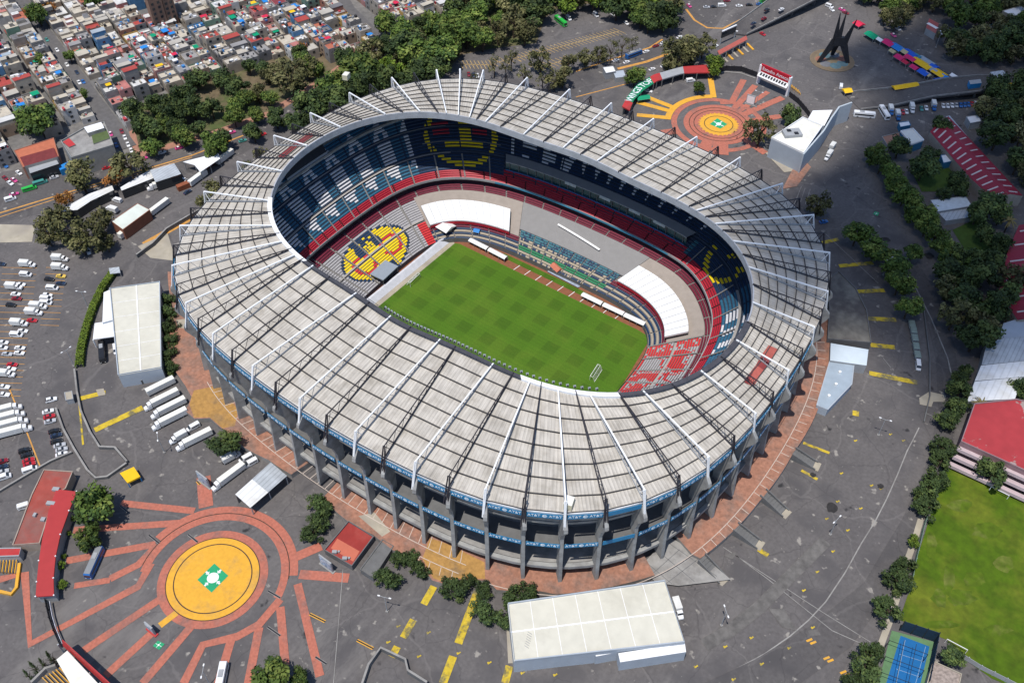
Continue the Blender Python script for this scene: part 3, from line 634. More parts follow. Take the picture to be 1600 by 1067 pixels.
def wallring(name,k,z0,z1,m,k2=None,a0=0,a1=360,na=180):
    b=MB()
    for i in range(na):
        t,u=D(a0+(a1-a0)*i/na),D(a0+(a1-a0)*(i+1)/na); k3=k if k2 is None else k2
        b.face([(*pol(RS(t,k),t),z0),(*pol(RS(u,k),u),z0),(*pol(RS(u,k3),u),z1),(*pol(RS(t,k3),t),z1)])
    return b.build(name,m,ST)
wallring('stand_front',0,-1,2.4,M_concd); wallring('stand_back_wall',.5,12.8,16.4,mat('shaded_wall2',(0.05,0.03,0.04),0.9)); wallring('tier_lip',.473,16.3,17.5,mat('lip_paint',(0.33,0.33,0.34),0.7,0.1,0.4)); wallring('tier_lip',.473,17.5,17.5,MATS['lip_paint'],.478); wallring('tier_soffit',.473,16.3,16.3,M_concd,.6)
wallring('advert_strip',.4722,16.4,17.3,mat('advert_blue',(0.05,0.25,0.4),0.6,0.3,0.15),None,60,128,60)
# seats
SEAT=[mat('seat_navy',(0.012,0.035,0.085),0.5,0.15,1),mat('seat_blue',(0.03,0.12,0.2),0.5,0.15,1),mat('seat_white',(0.62,0.62,0.64),0.5,0.1,1),mat('seat_yellow',(0.78,0.56,0.01),0.5,0.1,1),mat('seat_red',(0.4,0.018,0.035),0.5,0.12,1),mat('seat_crimson',(0.55,0.03,0.035),0.5,0.1,1),mat('seat_grey',(0.36,0.35,0.36),0.5,0.12,1),mat('seat_teal',(0.03,0.13,0.17),0.5,0.15,1),mat('seat_red_shaded',(0.13,0.012,0.03),0.6,0.1,1),mat('seat_green',(0.015,0.16,0.07),0.6,0.1,1),mat('seat_beige',(0.34,0.29,0.22),0.7,0.1,1)]
NV,BL,WT,YL,RD,CR,GY,TL,RD_SHADE,GN,BG=range(11)
random.seed(4)
hsh=lambda a,b_:((math.sin(a*127.1+b_*311.7)*43758.5453)%1)
def up_col(d,k):
    """seat colours of the upper tier; d degrees anticlockwise from +X, k row fraction"""
    if 123<d<150:
        r=math.hypot((d-136.5)/9.0,(k-.72)/.165)
        if .9<r<1.06 and k<.86: return YL
        if abs(d-135.5)<1.7 and .64<k<.86 and k>.66: return YL
        if .66<k<.69 and abs(d-136)<5: return YL
        for c in (141.3,131.2):
            if abs(d-c)<2.1 and .72<k<.79: return RD
        return NV
    if 36<d<56:
        r=math.hypot((d-46)/5.6,(k-.64)/.11)
        if .85<r<1.12 and k<.66: return YL
        if k>.66 and abs(d-44)<4 and abs((k*22+d*.6)%3)<1.1: return YL
        return NV
    if 56<=d<=125:
        if k<.63: return TL
        c=round((d-58)/4.6)*4.6+58; w=1.5*(1-(k-.7)/.09) if False else 1.7*max(0,(k-.66)/.09)
        if d>104 and k<.74: return WT if (int(d/2.1)%3 and hsh(int(d/2.1),int(k*40))>.3) else NV
        return WT if (.66<k<.75 and abs(d-c)<w*.7) else NV
    if 150<=d or d<-160:
        dd=(d%360); s=((dd-147)/7.6)%1
        if k<.605: return WT if (k>.535 and .12<s<.12+.62*(k-.53)/.075) else BL
        if k<.765: return WT if .03<s<.56 else BL
        if k<.9:
            q=(k-.765)/.135; return WT if abs(s-.3)<.34*(1-q) and not(abs(s-.3)<.07 and q<.4) else BL
        return BL
    if -35<d<=36:
        a=int((d+40)/2.3); h=hsh(a,int(k*11))
        if d>30 : return BL
        return WT if h>.52 else BL
    return BL
from mathutils import noise as mnoise
def low_col(d,k):
    if 66<d<118:
        if .045<k<.09: return GN
        if k<.15: return BG if int(k*48)%2 else (NV if hsh(int(d*1.3),3)>.4 else BG)
        if k<.21: return TL if hsh(int(d*1.5),int(k*48))>.35 else NV
        return RD_SHADE
    if 28<=d<=66 or 118<=d<=153.5:
        if k<.11: return BG if int(k*48)%2 else NV
        if k<.3: return RD_SHADE
        return RD_SHADE
    if k>.41: return RD_SHADE  # red rows under the lip: its shade is put into the seat colour
    if d>153.5 or d<-160:
        dd=d%360
        if dd<157 and k<.2: return CR
        x=(dd-177)/15.2; y=(k-.2)/.195; r=math.hypot(x,y)
        if r<1.0:
            if r>.93: return NV
            if y>.25 and abs(x-.02)<.42-.1*y and not (y<.6 and abs(x)<.12 and hsh(int(dd*2),int(k*48))>.3): return NV if hsh(int(dd),int(k*40))>.12 else YL
            for c,w in ((-.47,.0),(.45,.0)):
                q=math.hypot((x-c)/.33,(y+.05)/.46)
                if .68<q<.97 and not (abs(y+.05)<.14 and (x-c)*(1 if c<0 else -1)>0): return CR
            if y<-.55 and abs(x)<.22: return NV
            return YL
        return GY
    if -45<d<28:
        if k<.03 or d>24: return CR if hsh(int(d),int(k*48))>.2 else GY
        nz=mnoise.noise((d*.19,k*8.5,3.7)); return CR if nz>.08 or (-.14<nz<-.06) else GY
    return GY
def seats(name,k0,k1,n,zf,cf,step,aisles,skip,off=0.25):
    b=MB(); dk=(k1-k0)/n
    for j in range(n):
        k=k0+dk*j; km=k+dk/2; z=zf(k)
        if any(x<=km<=y for x,y in skip): continue
        d=-45.0
        while d<215:
            dm=d+step/2; e=d+step; d0=d; d=e
            if aisles and (dm%aisles)<step*1.01: continue
            dd=dm if dm<=180 else dm-360
            c=cf(dd,km)
            if c is None: continue
            t,u=D(d0),D(e); ka,kb=k+dk*.2,k+dk*.88
            A,Bq,C_,E=pol(RS(t,ka),t),pol(RS(u,ka),u),pol(RS(u,kb),u),pol(RS(t,kb),t)
            b.face([(*A,z+.42),(*Bq,z+.42),(*C_,z+.75),(*E,z+.75)],c); b.face([(*A,z+.02),(*Bq,z+.02),(*Bq,z+.42),(*A,z+.42)],c)
    return b.build(name,SEAT,ST)
def lowf(d,k):
    if 28<d<153.5 and .14<k<.43 and not (66<d<118 and k<.21): return None
    return low_col(d,k)
seats('lower_seating',0.005,.495,24,zl,lowf,.5,6.9,[(.215,.235)])
seats('middle_seating',.477,.525,4,lambda k:17+(k-.475)/.05*2.8,lambda d,k:RD,.5,6.9,[])
def upf(d,k):
    if 57<d<125 and k<.66: return RD if k<.555 else None
    return up_col(d,k)
seats('upper_seating',.526,.995,26,zu,upf,.42,7.6,[(.608,.626),(.757,.772)])
def ramp(a,k0,k1,zf,w=.33,n=8):                            # pale stair aisles and cross walks of the tiers
    b=MB()
    for i in range(n):
        ka,kb=k0+(k1-k0)*i/n,k0+(k1-k0)*(i+1)/n; t=D(a); P=[]
        for k,s in ((ka,-1),(ka,1),(kb,1),(kb,-1)): r=RS(t,k); P.append((r*math.cos(t)-s*w*math.sin(t),r*math.sin(t)+s*w*math.cos(t),zf(k)+.5))
        b.face(P)
    b.build('stair_aisle',M_std,ST)
for a in [x*6.9 for x in range(-6,31)]:
    if a>153 or a<28: ramp(a+.25,.0,.42,zl)
for a in [x*7.6 for x in range(-5,29)]:
    if a>124 or a<57:
        ramp(a+.2,.48,.61,lambda k:max(17+(k-.475)/.05*2.8,0) if k<.525 else zu(k))
for k,z,w,a0,a1 in ((.617,zu(.617)+.5,.016,140,202),(.765,zu(.765)+.5,.007,140,202),(.617,zu(.617)+.5,.016,-40,36),(.765,zu(.765)+.5,.012,-40,50),(.68,zu(.68)+.6,.006,126,147),(.225,zl(.225)+.45,.017,154,200),(.225,zl(.225)+.45,.017,-40,27)):
    n=60; b=MB()
    for i in range(n):
        t,u=D(a0+(a1-a0)*i/n),D(a0+(a1-a0)*(i+1)/n); b.face([(*pol(RS(t,k-w/2),t),z),(*pol(RS(u,k-w/2),u),z),(*pol(RS(u,k+w/2),u),z+.1),(*pol(RS(t,k+w/2),t),z+.1)])
    b.build('cross_walk',mat('walk_concrete',(0.33,0.31,0.29),0.9,0.12,0.5),ST)
# dark opening in the high left stand
b=MB()
for i in range(24):
    t,u=D(172+i*.55),D(172.55+i*.55); b.face([(*pol(RS(t,.85),t),zu(.85)+.9),(*pol(RS(u,.85),u),zu(.85)+.9),(*pol(RS(u,.93),u),zu(.93)+1.4),(*pol(RS(t,.93),t),zu(.93)+1.4)],0)
    b.face([(*pol(RS(t,.842),t),zu(.842)+.8),(*pol(RS(u,.842),u),zu(.842)+.8),(*pol(RS(u,.85),u),zu(.85)+1.4),(*pol(RS(t,.85),t),zu(.85)+1.4)],1)
b.build('stand_opening',[M_black,M_grey],ST)
# glazed boxes below a long grey roof
A0,A1=58.5,124.5
wallring('box_ledge',.556,20.9,22.2,mat('ledge_blue',(0.02,0.12,0.3),0.6,0.2,0.4),.56,A0,A1,60); wallring('box_glazing',.575,20.6,25.6,mat('box_glass',(0.02,0.075,0.085),0.25,0.25,0.25,spec=0.5),None,A0,A1,60); wallring('box_floor',.55,21.2,21.2,M_concd,.575,A0,A1,60)
wallring('box_roof',.572,26.0,27.2,mat('grey_deck',(0.27,0.265,0.26),0.8,0.06,0.3),.655,A0,A1,60); wallring('box_roof_edge',.572,25.5,26.0,M_grey,None,A0,A1,60); wallring('box_back',.655,27.2,20.5,M_concd,.66,A0,A1,60)
for i in range(23):
    t=D(A0+1+i*2.9); p=pol(RS(t,.573),t); b=MB(); b.box(*p,20.6,.5,.4,5,t); b.build('box_mullion',M_concd,ST)
for a in (104,90.5,79,70):
    t,u=D(a),D(a-4.2); p,q=Vector((*pol(RS(t,.5695),t),25.4)),Vector((*pol(RS(u,.5695),u),25.4)); b=MB(); b.bar(p,q,.2,1.5); b.build('box_sign',mat('pale_sign',(0.5,0.55,0.56),0.6,0.2,0.8),ST)
# covers over the lower tier
def cover(name,m,k0,k1,a0,a1,dz,n=30,kk=4,thick=True,slope=0):
    b=MB()
    for i in range(n):
        t,u=D(a0+(a1-a0)*i/n),D(a0+(a1-a0)*(i+1)/n)
        for j in range(kk):
            ka,kb=k0+(k1-k0)*j/kk,k0+(k1-k0)*(j+1)/kk
            b.face([(*pol(RS(t,ka),t),zl(ka)+dz),(*pol(RS(u,ka),u),zl(ka)+dz),(*pol(RS(u,kb),u),zl(kb)+dz),(*pol(RS(t,kb),t),zl(kb)+dz)])
        b.face([(*pol(RS(t,k0),t),zl(k0)+dz-.6),(*pol(RS(u,k0),u),zl(k0)+dz-.6),(*pol(RS(u,k0),u),zl(k0)+dz),(*pol(RS(t,k0),t),zl(k0)+dz)])
    for a in (a0,a1):
        t=D(a); b.face([(*pol(RS(t,k0),t),zl(k0)+dz),(*pol(RS(t,k1),t),zl(k1)+dz),(*pol(RS(t,k1),t),zl(k1)+dz-.7),(*pol(RS(t,k0),t),zl(k0)+dz-.7)])
    return b.build(name,m,ST) if name else b
cover('seat_cover',mat('beige_tarpaulin',(0.31,0.27,0.24),0.85,0.08,0.4),.145,.43,28,64.4,.6); cover('seat_cover',MATS['beige_tarpaulin'],.145,.43,118.2,153.6,.6); cover('seat_cover',mat('grey_tarpaulin',(0.235,0.23,0.23),0.85,0.05,0.4),.205,.43,64.5,118.1,.75)
b=MB()
for i in range(22):
    t,u=D(80.5+i),D(81.5+i); b.face([(*pol(RS(t,.285+.0024*i),t),zl(.3)+1.6+.05*i),(*pol(RS(u,.285+.0024*(i+1)),u),zl(.3)+1.6+.05*i),(*pol(RS(u,.3+.0024*(i+1)),u),zl(.3)+2+.05*i),(*pol(RS(t,.3+.0024*i),t),zl(.3)+2+.05*i)])
b.build('cover_strip',M_white,ST)
def canopy(a0,a1,label):
    t=D((a0+a1)/2); c=thing('stand_canopy',label,'canopy',(*pol(RS(t,.2),t),zl(.2)),group='white canopies over the lower stand')
    M_fab=mat('white_canvas',(0.72,0.73,0.75),0.6,0.04,0.4); b=cover(None,None,.125,.305,a0,a1,3.2,36,5); b.build('fabric',M_fab,c)
    b=MB()
    for i in range(13):
        u=D(a0+(a1-a0)*i/12); b.bar((*pol(RS(u,.125),u),zl(.125)+3.24),(*pol(RS(u,.305),u),zl(.305)+3.24),.13); b.bar((*pol(RS(u,.128),u),zl(.128)),(*pol(RS(u,.128),u),zl(.128)+3.1),.15)
    b.build('frame',M_grey,c)
    b=MB()
    for i in range(36):
        u,w=D(a0+(a1-a0)*i/36),D(a0+(a1-a0)*(i+1)/36); b.face([(*pol(RS(u,.121),u),zl(.125)+1.2),(*pol(RS(w,.121),w),zl(.125)+1.2),(*pol(RS(w,.121),w),zl(.125)+2.7),(*pol(RS(u,.121),u),zl(.125)+2.7)])
    b.build('valance',SEAT[RD],c)
canopy(122.5,153.2,'white canvas canopy over the lower seats beside the yellow seat emblem'); canopy(29,63.2,'white canvas canopy over the lower seats beside the red and white seats')
# boxes, tents and boards at pitch side
w=MB(); P=[(-57.2,-41),(-55.2,36.5)]; 
for (x0,y0),(x1,y1) in (((-57.6,-41),(-55.6,36.2)),): w.hexa([(x0,y0,0),(x1,y1,0),(x1-3.2,y1,0),(x0-3.2,y0,0),(x0-2.2,y0,2.2),(x1-2.2,y1,2.2),(x1-3.2,y1,2.2),(x0-3.2,y0,2.2)])
tag(w.build('advert_board',mat('board_white',(0.55,0.56,0.6),0.6,0.1,0.5),None,(-57,0,0)),'long sloping white advertising board between the yellow seat emblem and the pitch','advert board')
random.seed(9); 
sh=thing('spectator_shelter','grey flat roofed shelter standing in the yellow seat emblem','shelter',(-62.5,-2,1.6)); b=MB(); b.box(-63.5,-2,5.2,7.5,11,.5,.05); b.build('roof',mat('slate_sheet',(0.25,0.29,0.34),0.6,0.05),sh); b=MB()
for sx_ in (-3.4,3.4):
    for sy_ in (-5,5): b.box(-63.5+sx_,-2+sy_,1,.3,.3,4.2)
b.box(-66.8,-2,1.5,.2,10.6,3.6); b.build('frame',M_dark,sh)
def goal(x,y,rz,label):
    g=thing('goal',label,'goal',(x,y,0.0),rz,'goals on the stadium pitch'); b=MB()
    for s in (-3.66,3.66): b.bar((0,s,0),(0,s,2.5),.16); b.bar((0,s,2.5),(-1.2,s,2.5),.12); b.bar((-1.2,s,2.5),(-2.1,s,0),.12)
    b.bar((0,-3.7,2.5),(0,3.7,2.5),.18); b.bar((-1.2,-3.7,2.5),(-1.2,3.7,2.5),.12); b.bar((-2.1,-3.7,.1),(-2.1,3.7,.1),.12); b.build('goal_frame',M_white,g,local=True)
    n=MB()
    for i in range(15): s=-3.66+i*.52; n.bar((-1.2,s,2.5),(-2.1,s,0),.02); n.bar((0,s,2.5),(-1.2,s,2.5),.02)
    for i in range(5): z=.4+i*.5; n.bar((-2.1+z*.36,-3.66,z),(-2.1+z*.36,3.66,z),.02)
    n.build('net',M_white,g,local=True)
gx,gy=at(649,441,0); goal(gx,gy,0.05,'white goal at the pitch end next to the yellow seat emblem')
gx,gy=at(927.5,584.5,0); goal(gx,gy,PI+0.12,'white goal standing on the grass near the red and white seats')
def tent(p,q,label,w=2.6,h=2.6,z=0,name='dugout_tent',grp='white tents along the touchline'):
    a,c=at(*p,z+h),at(*q,z+h); L=math.dist(a,c); rz=math.atan2(c[1]-a[1],c[0]-a[0]); t=thing(name,label,'tent',((a[0]+c[0])/2,(a[1]+c[1])/2,z),rz,grp); b=MB(); n=8
    for i in range(n):
        u0,u1=PI*i/n,PI*(i+1)/n; y0,z0,y1,z1=w/2*math.cos(u0),h-.6+.7*math.sin(u0),w/2*math.cos(u1),h-.6+.7*math.sin(u1)
        b.face([(-L/2,y0,z0),(L/2,y0,z0),(L/2,y1,z1),(-L/2,y1,z1)])
    b.face([(-L/2,w/2,h-.6),(L/2,w/2,h-.6),(L/2,w/2,.2),(-L/2,w/2,.2)]); b.build('cover',M_white,t,local=True)
    b=MB(); k=max(2,int(L/3))
    for i in range(k+1): x=-L/2+.15+(L-.3)*i/k; b.bar((x,-w/2,0),(x,-w/2,h-.6),.12); b.bar((x,w/2-.1,0),(x,w/2-.1,h-.6),.12)
    b.build('frame',M_grey,t,local=True); b=MB(); b.box(0,.5,0.1,L*.92,.6,.5); b.build('bench',M_concd,t,local=True)
for p,q,l in (((734,373),(762,387),'white arched tent over the bench nearest the left canopy'),((764,388),(791,402),'white arched tent next along the clay track from the left canopy tent'),((910,458),(941,473),'white arched tent beside the green verge, first of the three at the right corner'),((943,474),(975,489),'white arched tent, middle of the three at the right corner'),((976,490),(1008,505),'white arched tent by the pitch corner under the right canopy')): tent(p,q,l)
for i,(p,q) in enumerate((((806,394),(856,418)),((858,421),(906,446)))):
    a,c=at(*p,1),at(*q,1); t=thing('bench_row','row of pale blue photographers benches %s along the touchline'%('left of the orange tent' if i==0 else 'right of the orange tent'),'bench',((a[0]+c[0])/2,(a[1]+c[1])/2,0),0,'pale benches along the touchline'); b=MB(); b.bar((*a,.6),(*c,.6),2.6,.2); b.build('seat',mat('pale_blue',(0.3,0.34,0.42),0.5,0.25,0.9),t); b=MB()
    for k in range(9): x,y=a[0]+(c[0]-a[0])*k/8,a[1]+(c[1]-a[1])*k/8; b.box(x,y,0,.3,1.6,.55)
    b.build('leg',M_grey,t)
def gable(px,py,z,l,w,h,rz,roofm,label,cat='tent',name='tent',grp=None,wallm=None,walls=False):
    x,y=at(px,py,z+h); t=thing(name,label,cat,(x,y,z),rz,grp); b=MB(); e=h*.68
    for s in (-1,1): b.face([(-l/2,s*w/2,e),(l/2,s*w/2,e),(l/2,0,h),(-l/2,0,h)])
    for s in (-1,1): b.face([(s*l/2,-w/2,e),(s*l/2,w/2,e),(s*l/2,0,h)])
    b.build('cover',roofm,t,local=True); b=MB()
    for sx_ in (-1,1):
        for sy_ in (-1,1): b.bar((sx_*l/2*.97,sy_*w/2*.97,0),(sx_*l/2*.97,sy_*w/2*.97,e),.16)
    for sy_ in (-1,1): b.bar((-l/2,sy_*w/2*.97,e-.06),(l/2,sy_*w/2*.97,e-.06),.12)
    for sx_ in (-1,1): b.bar((sx_*l/2*.97,-w/2,e-.06),(sx_*l/2*.97,w/2,e-.06),.12)
    if walls: b.box(0,w*.44,0,l*.9,.1,e*.95)
    b.build('frame',wallm or M_grey,t,local=True); return t
gable(694,349,zl(.05),9,7,4.4,-.1,M_white,'white gabled tent at the pitch corner beside the left canopy',walls=True,wallm=M_dark)
gable(870,415,0.0,5.5,4,3.6,-.35,mat('coral_canvas',(0.5,0.16,0.1),0.6),'small coral topped tent on the halfway line bench row')
for x,y,l in ((676,346,'small blue sunshade at the edge of the left canopy'),(745,358,'bright blue sunshade among the corner seats below the left canopy')): gable(x,y,zl(.05),3,3,2.8,.3,mat('azure_canvas',(0.02,0.2,0.55),0.6),l,'sunshade','sunshade','blue sunshades by the left canopy')

# stair flights and stalls seen between the ribs under the stand
random.seed(31); M_tan=mat('tan_stair',(0.34,0.26,0.16),.9,.2,.5)
for i,(a,_) in enumerate(TR):
    n=TR[(i+1)%len(TR)][0]+(360 if i==len(TR)-1 else 0)
    if 225<a<345:
        for k in (.3,.68):
            t=D(a+(n-a)*k); r=RO(t)-6.5-2*random.random(); x,y=pol(r,t); b=MB(); w=random.uniform(2,3.4)
            for j in range(5): b.box(x+math.cos(t)*(j-2)*.9,y+math.sin(t)*(j-2)*.9,ZC,.9,w,1.0+j*.9 if i%2 else 5.4-j*.9,t)
            b.build('stair_flight',M_tan,ST)
        t,u=D(a),D(n); b=MB(); p,q=pol(RO(t)-3.2,t),pol(RO(u)-3.2,u); b.bar((*p,41.6),(*q,41.6),.3,1.6); b.build('guard_wall',M_fin,ST)
# ---------------------------------------------------------------- buildings
def cen(P): return (sum(p[0] for p in P)/len(P),sum(p[1] for p in P)/len(P))
def bldg(name,label,cat,L,h,mw,mr,par=0.5,z0=ZG,group=None,win=None,wallname='wall'):
    P=poly(L,z0+h); c=cen(P); t=thing(name,label,cat,(c[0],c[1],z0),0,group)
    b=MB(); b.prism(P,z0,z0+h-.05,0,bottom=False); b.build(wallname,mw,t)
    b=MB(); b.flat(P,z0+h,0); b.build('roof',mr,t)
    if par:
        b=MB(); Q=[(c[0]+(x-c[0])*.992,c[1]+(y-c[1])*.992) for x,y in P]; b.wall(Q,.4,z0+h-.2,z0+h+par,closed=True); b.build('parapet',M_white if mr is M_whiteroof else mw,t)
    return t
def roofsheet(name,label,cat,L,h,mr,mpost,group=None,thick=.25,z0=ZG,posts=True,back=None):
    """an open shed: a sheet roof on posts"""
    P=poly(L,z0+h); c=cen(P); t=thing(name,label,cat,(c[0],c[1],z0),0,group); b=MB(); b.prism(P,z0+h-thick,z0+h); b.build('roof',mr,t)
    if posts:
        b=MB()
        for i in range(len(P)):
            p,q=P[i-1],P[i]; n=max(1,int(math.dist(p,q)/6))
            for k in range(n): x,y=p[0]+(q[0]-p[0])*k/n,p[1]+(q[1]-p[1])*k/n; x,y=c[0]+(x-c[0])*.95,c[1]+(y-c[1])*.95; b.box(x,y,z0,.3,.3,h-thick)
        b.build('frame',mpost,t)
    return t
def corr(name,c,per=1.0,var=.06,c2=None,axis=0,rot=0.0,lo=.75):
    """corrugated sheet: fine ribs in world metres"""
    if name in MATS: return MATS[name]
    m=mat(name,c,.55,var,.3,col2=c2,scale2=.1); t=m.node_tree;N=t.nodes;L=t.links;b=N['Principled BSDF'];src=b.inputs['Base Color'].links[0].from_socket
    tc=[n for n in N if n.type=='TEX_COORD'][0]; mp=N.new('ShaderNodeMapping'); mp.inputs['Rotation'].default_value=(0,0,rot); L.new(tc.outputs['Object'],mp.inputs[0]); w=N.new('ShaderNodeTexWave'); w.inputs['Scale'].default_value=.314/per; w.inputs['Distortion'].default_value=0; L.new(mp.outputs[0],w.inputs[0])
    r=N.new('ShaderNodeMapRange');r.inputs[1].default_value=.75;r.inputs[2].default_value=1;r.inputs[3].default_value=1.02;r.inputs[4].default_value=lo;L.new(w.outputs[0],r.inputs[0])
    mx=N.new('ShaderNodeMix');mx.data_type='RGBA';mx.blend_type='MULTIPLY';mx.inputs[0].default_value=1;L.new(src,mx.inputs[6]);L.new(r.outputs[0],mx.inputs[7]);L.new(mx.outputs[2],b.inputs['Base Color']); return m
M_cream=mat('cream_roof',(0.56,0.54,0.46),.55,.06,.3,col2=(.46,.44,.37),scale2=.07,thr=(.5,.75)); M_bluegrey=mat('bluegrey_wall',(0.36,0.4,0.45),.6,.06,.3)  # halls take the blue-grey of their shaded faces into the wall colour
M_tin=corr('tin_roof',(0.4,0.43,0.46),1.6,.1,(.32,.34,.36)); M_tinw=corr('white_tin_roof',(0.66,0.67,0.68),2.2,.06,(.58,.57,.54),lo=.88)
M_redroof=mat('red_deck',(0.27,0.03,0.025),.7,.12,.3,col2=(.28,.05,.04),scale2=.09); M_salmon=mat('salmon_deck',(0.47,0.13,0.08),.7,.06,.4)
# white hall in front
t=bldg('white_hall','long white flat roofed hall standing in the front of the stadium by the round trees','hall',[(793,943),(1039,907),(1070,1003),(803,1033)],7.5,M_bluegrey,M_cream,.6)
def annex(t,name,L,h,mw,mr,z0=ZG):
    P=poly(L,z0+h); b=MB(); b.prism(P,z0,z0+h,0,1,bottom=False); return b.build(name,[mw,mr],t)
annex(t,'porch',[(927,1001),(969,994),(973,1017),(931,1025)],5.5,M_bluegrey,M_white); annex(t,'annex',[(966,1020),(1070,1004),(1072,1018),(969,1034)],6,M_bluegrey,M_white)
P=poly([(793,943),(1039,907)],ZG+7.5); b=MB(); b.bar((*at(798,987,14.6),14.6),(*at(1053,955,14.6),14.6),.5,.12); b.build('ridge_cap',M_white,t)
for k in range(1,7):
    f=k/7; p0=(793+(1039-793)*f,943+(907-943)*f); p1=(803+(1070-803)*f,1033+(1003-1033)*f); b=MB(); b.bar((*at(*p0,14.56),14.56),(*at(*p1,14.56),14.56),.18,.08); b.build('roof_seam',M_white,t)
b=MB(); 
for i in range(7): q=at(823+i*.8,1010-i*3.6,14.65); b.box(q[0],q[1],14.55,1.6,.12,.15)
b.build('roof_ladder',M_grey,t)
b=MB(); w0=[at(815,1029,9.5),at(850,1025,9.5)]
for x,y in ((815,1027),(850,1023)): q=at(x,y,10); b.box(q[0],q[1]-.1,9.6,2.2,.3,.9,.14)
b.build('window',M_dark,t)
b=MB(); b.strip(poly([(803,1040),(900,1030),(925,1026)]),2.4,lv()); b.strip(poly([(797,980),(800,1036)]),2.4,LV[0]+.004); struct('pavement',b,M_beige)
# cream hall on the left
t=bldg('cream_hall','long cream roofed hall left of the stadium with white canopy and bluish end wall','hall',[(172,451),(250,440.5),(252.5,575),(185,587)],7,M_bluegrey,M_cream,.6)
annex(t,'side_aisle',[(162,457),(171,453),(186,497),(160,504)],6,M_bluegrey,M_white)
for k in range(1,6):
    f=k/6; p0=(172+13*f,451+136*f); p1=(250+2.5*f,440.5+134.5*f); b=MB(); b.bar((*at(*p0,14.06),14.06),(*at(*p1,14.06),14.06),.18,.08); b.build('roof_seam',M_white,t)
P=poly([(148,505),(188,499),(188,524),(145,530)],ZG+5); b=MB(); b.prism(P,ZG+4.6,ZG+5); 
for x,y in P[:2]+P[2:]: b.box(x,y,ZG,.4,.4,4.6)
b.build('canopy',M_white,t)
b=MB(); b.bar((*at(213,446,14.1),14.1),(*at(220,580,14.1),14.1),.5,.12); b.build('ridge_cap',M_white,t)
# sheds next to the ribs
t=roofsheet('open_shed','grey and white tin roofed shed between the orange circle and the stadium ribs','shed',[(367.5,772),(423,722),(448.5,743),(391,793)],5,M_tin,M_grey)
P=poly([(367.5,772),(394,748.5),(419,769),(391,793)],ZG+5.06); b=MB(); b.flat(P,ZG+5.06); b.build('roof_panel',M_tinw,t)
P=poly([(367.5,772),(423,722)],ZG+5); b=MB(); b.wall([(x+.5,y-.2) for x,y in P],.2,ZG,ZG+4.6); b.build('back_wall',M_concd,t)
t=bldg('red_deck_house','low house with a red terrace roof and salmon panel beside the brick walk','house',[(507,860),(545,815),(584,839),(550,885)],2.6,M_concd,M_redroof,.7)
b=MB(); b.flat(poly([(527,841),(562,861),(552,877),(517,856)],ZG+2.7),ZG+2.7); b.build('roof_panel',M_salmon,t)
b=MB()
for x,y in ((523,863),(539,873)): q=at(x,y,9.8); b.box(q[0],q[1],9.65,1.6,1.1,1.0,.6); b.box(q[0]+1,q[1]+1,9.65,.7,.7,.7,.3)
b.build('roof_vent',M_grey,t)
bldg('grey_kiosk','narrow dark grey flat block between the red terrace house and the round trees','building',[(563,890),(598,843),(615,853),(583,903)],2.4,M_concd,M_concd,.4)
# curved gate house at the lower left
R=[(120,768),(108,798),(94.5,835),(87,869),(83.7,903),(84.4,930)]; Lf=[(88,764),(76,798),(66,842),(60.7,876),(57.4,909),(55.7,932)]
P=poly(R+Lf[::-1],ZG+5); c=cen(P); t=thing('gate_house','long curved gate house with a bright red roof beside the orange circle','gate house',(*c,ZG)); b=MB(); b.prism([(c[0]+(x-c[0])*.96,c[1]+(y-c[1])*.97) for x,y in P],ZG,ZG+4.6,bottom=False); b.build('wall',M_grey,t)
b=MB(); a=poly(R,ZG+5); e=poly(Lf,ZG+5)
for i in range(5): b.hexa([(*a[i],ZG+4.6),(*a[i+1],ZG+4.6),(*e[i+1],ZG+4.6),(*e[i],ZG+4.6),(*a[i],ZG+5.1),(*a[i+1],ZG+5.1),(*e[i+1],ZG+5.1),(*e[i],ZG+5.1)])
b.build('roof',mat('bright_red_roof',(0.36,0.035,0.035),.6,.06,.3),t)
b=MB()
for x,y in R[::1]+Lf[3:]: q=at(x,y,12.1); b.box(q[0],q[1],12.1,.4,.4,.4)
b.build('roof_lamp',M_white,t)
t=bldg('brick_red_block','low block with a patched brick red roof behind the curved red gate house','building',[(69,734),(114,737),(103,763),(86,774),(62,849),(20,852),(50,773)],4.2,mat('tan_wall',(0.33,0.27,0.22),.8),mat('brick_red_roof',(0.3,0.06,0.045),.8,.14,.3,col2=(.22,.09,.075),scale2=.07),.4)
b=MB()
for x,y,l in ((88,765,2.4),(80,787,3),(68,812,1.5),(55,805,1)): q=at(x,y,11.4); b.box(q[0],q[1],11.25,l,1.4,.9,.5)
b.build('roof_vent',M_grey,t)
bldg('ticket_block','small block with a red roof and yellow entrance rails behind the gate house','building',[(-25,857),(33,856),(30,868),(-25,870)],3.5,M_grey,M_red,.2)
def rails(name,label,A,Bp,n,dx,dy,m=M_yelp):
    p,q=at(*A),at(*Bp); t=thing(name,label,'rails',((p[0]+q[0])/2,(p[1]+q[1])/2,ZG)); 
    for i in range(n):
        k=i/(n-1); x,y=p[0]+(q[0]-p[0])*k,p[1]+(q[1]-p[1])*k; a=at(A[0]+(Bp[0]-A[0])*k+dx,A[1]+(Bp[1]-A[1])*k+dy); b=MB(); b.bar((x,y,ZG+1.1),(*a,ZG+1.1),.25); b.bar((x,y,ZG),(x,y,ZG+1.1),.2); b.bar((*a,ZG),(*a,ZG+1.1),.2); b.build('rail',m,t)
rails('queue_rails','yellow queue rails in front of the small red roofed ticket block',(0,895),(25,897),6,3,-22)
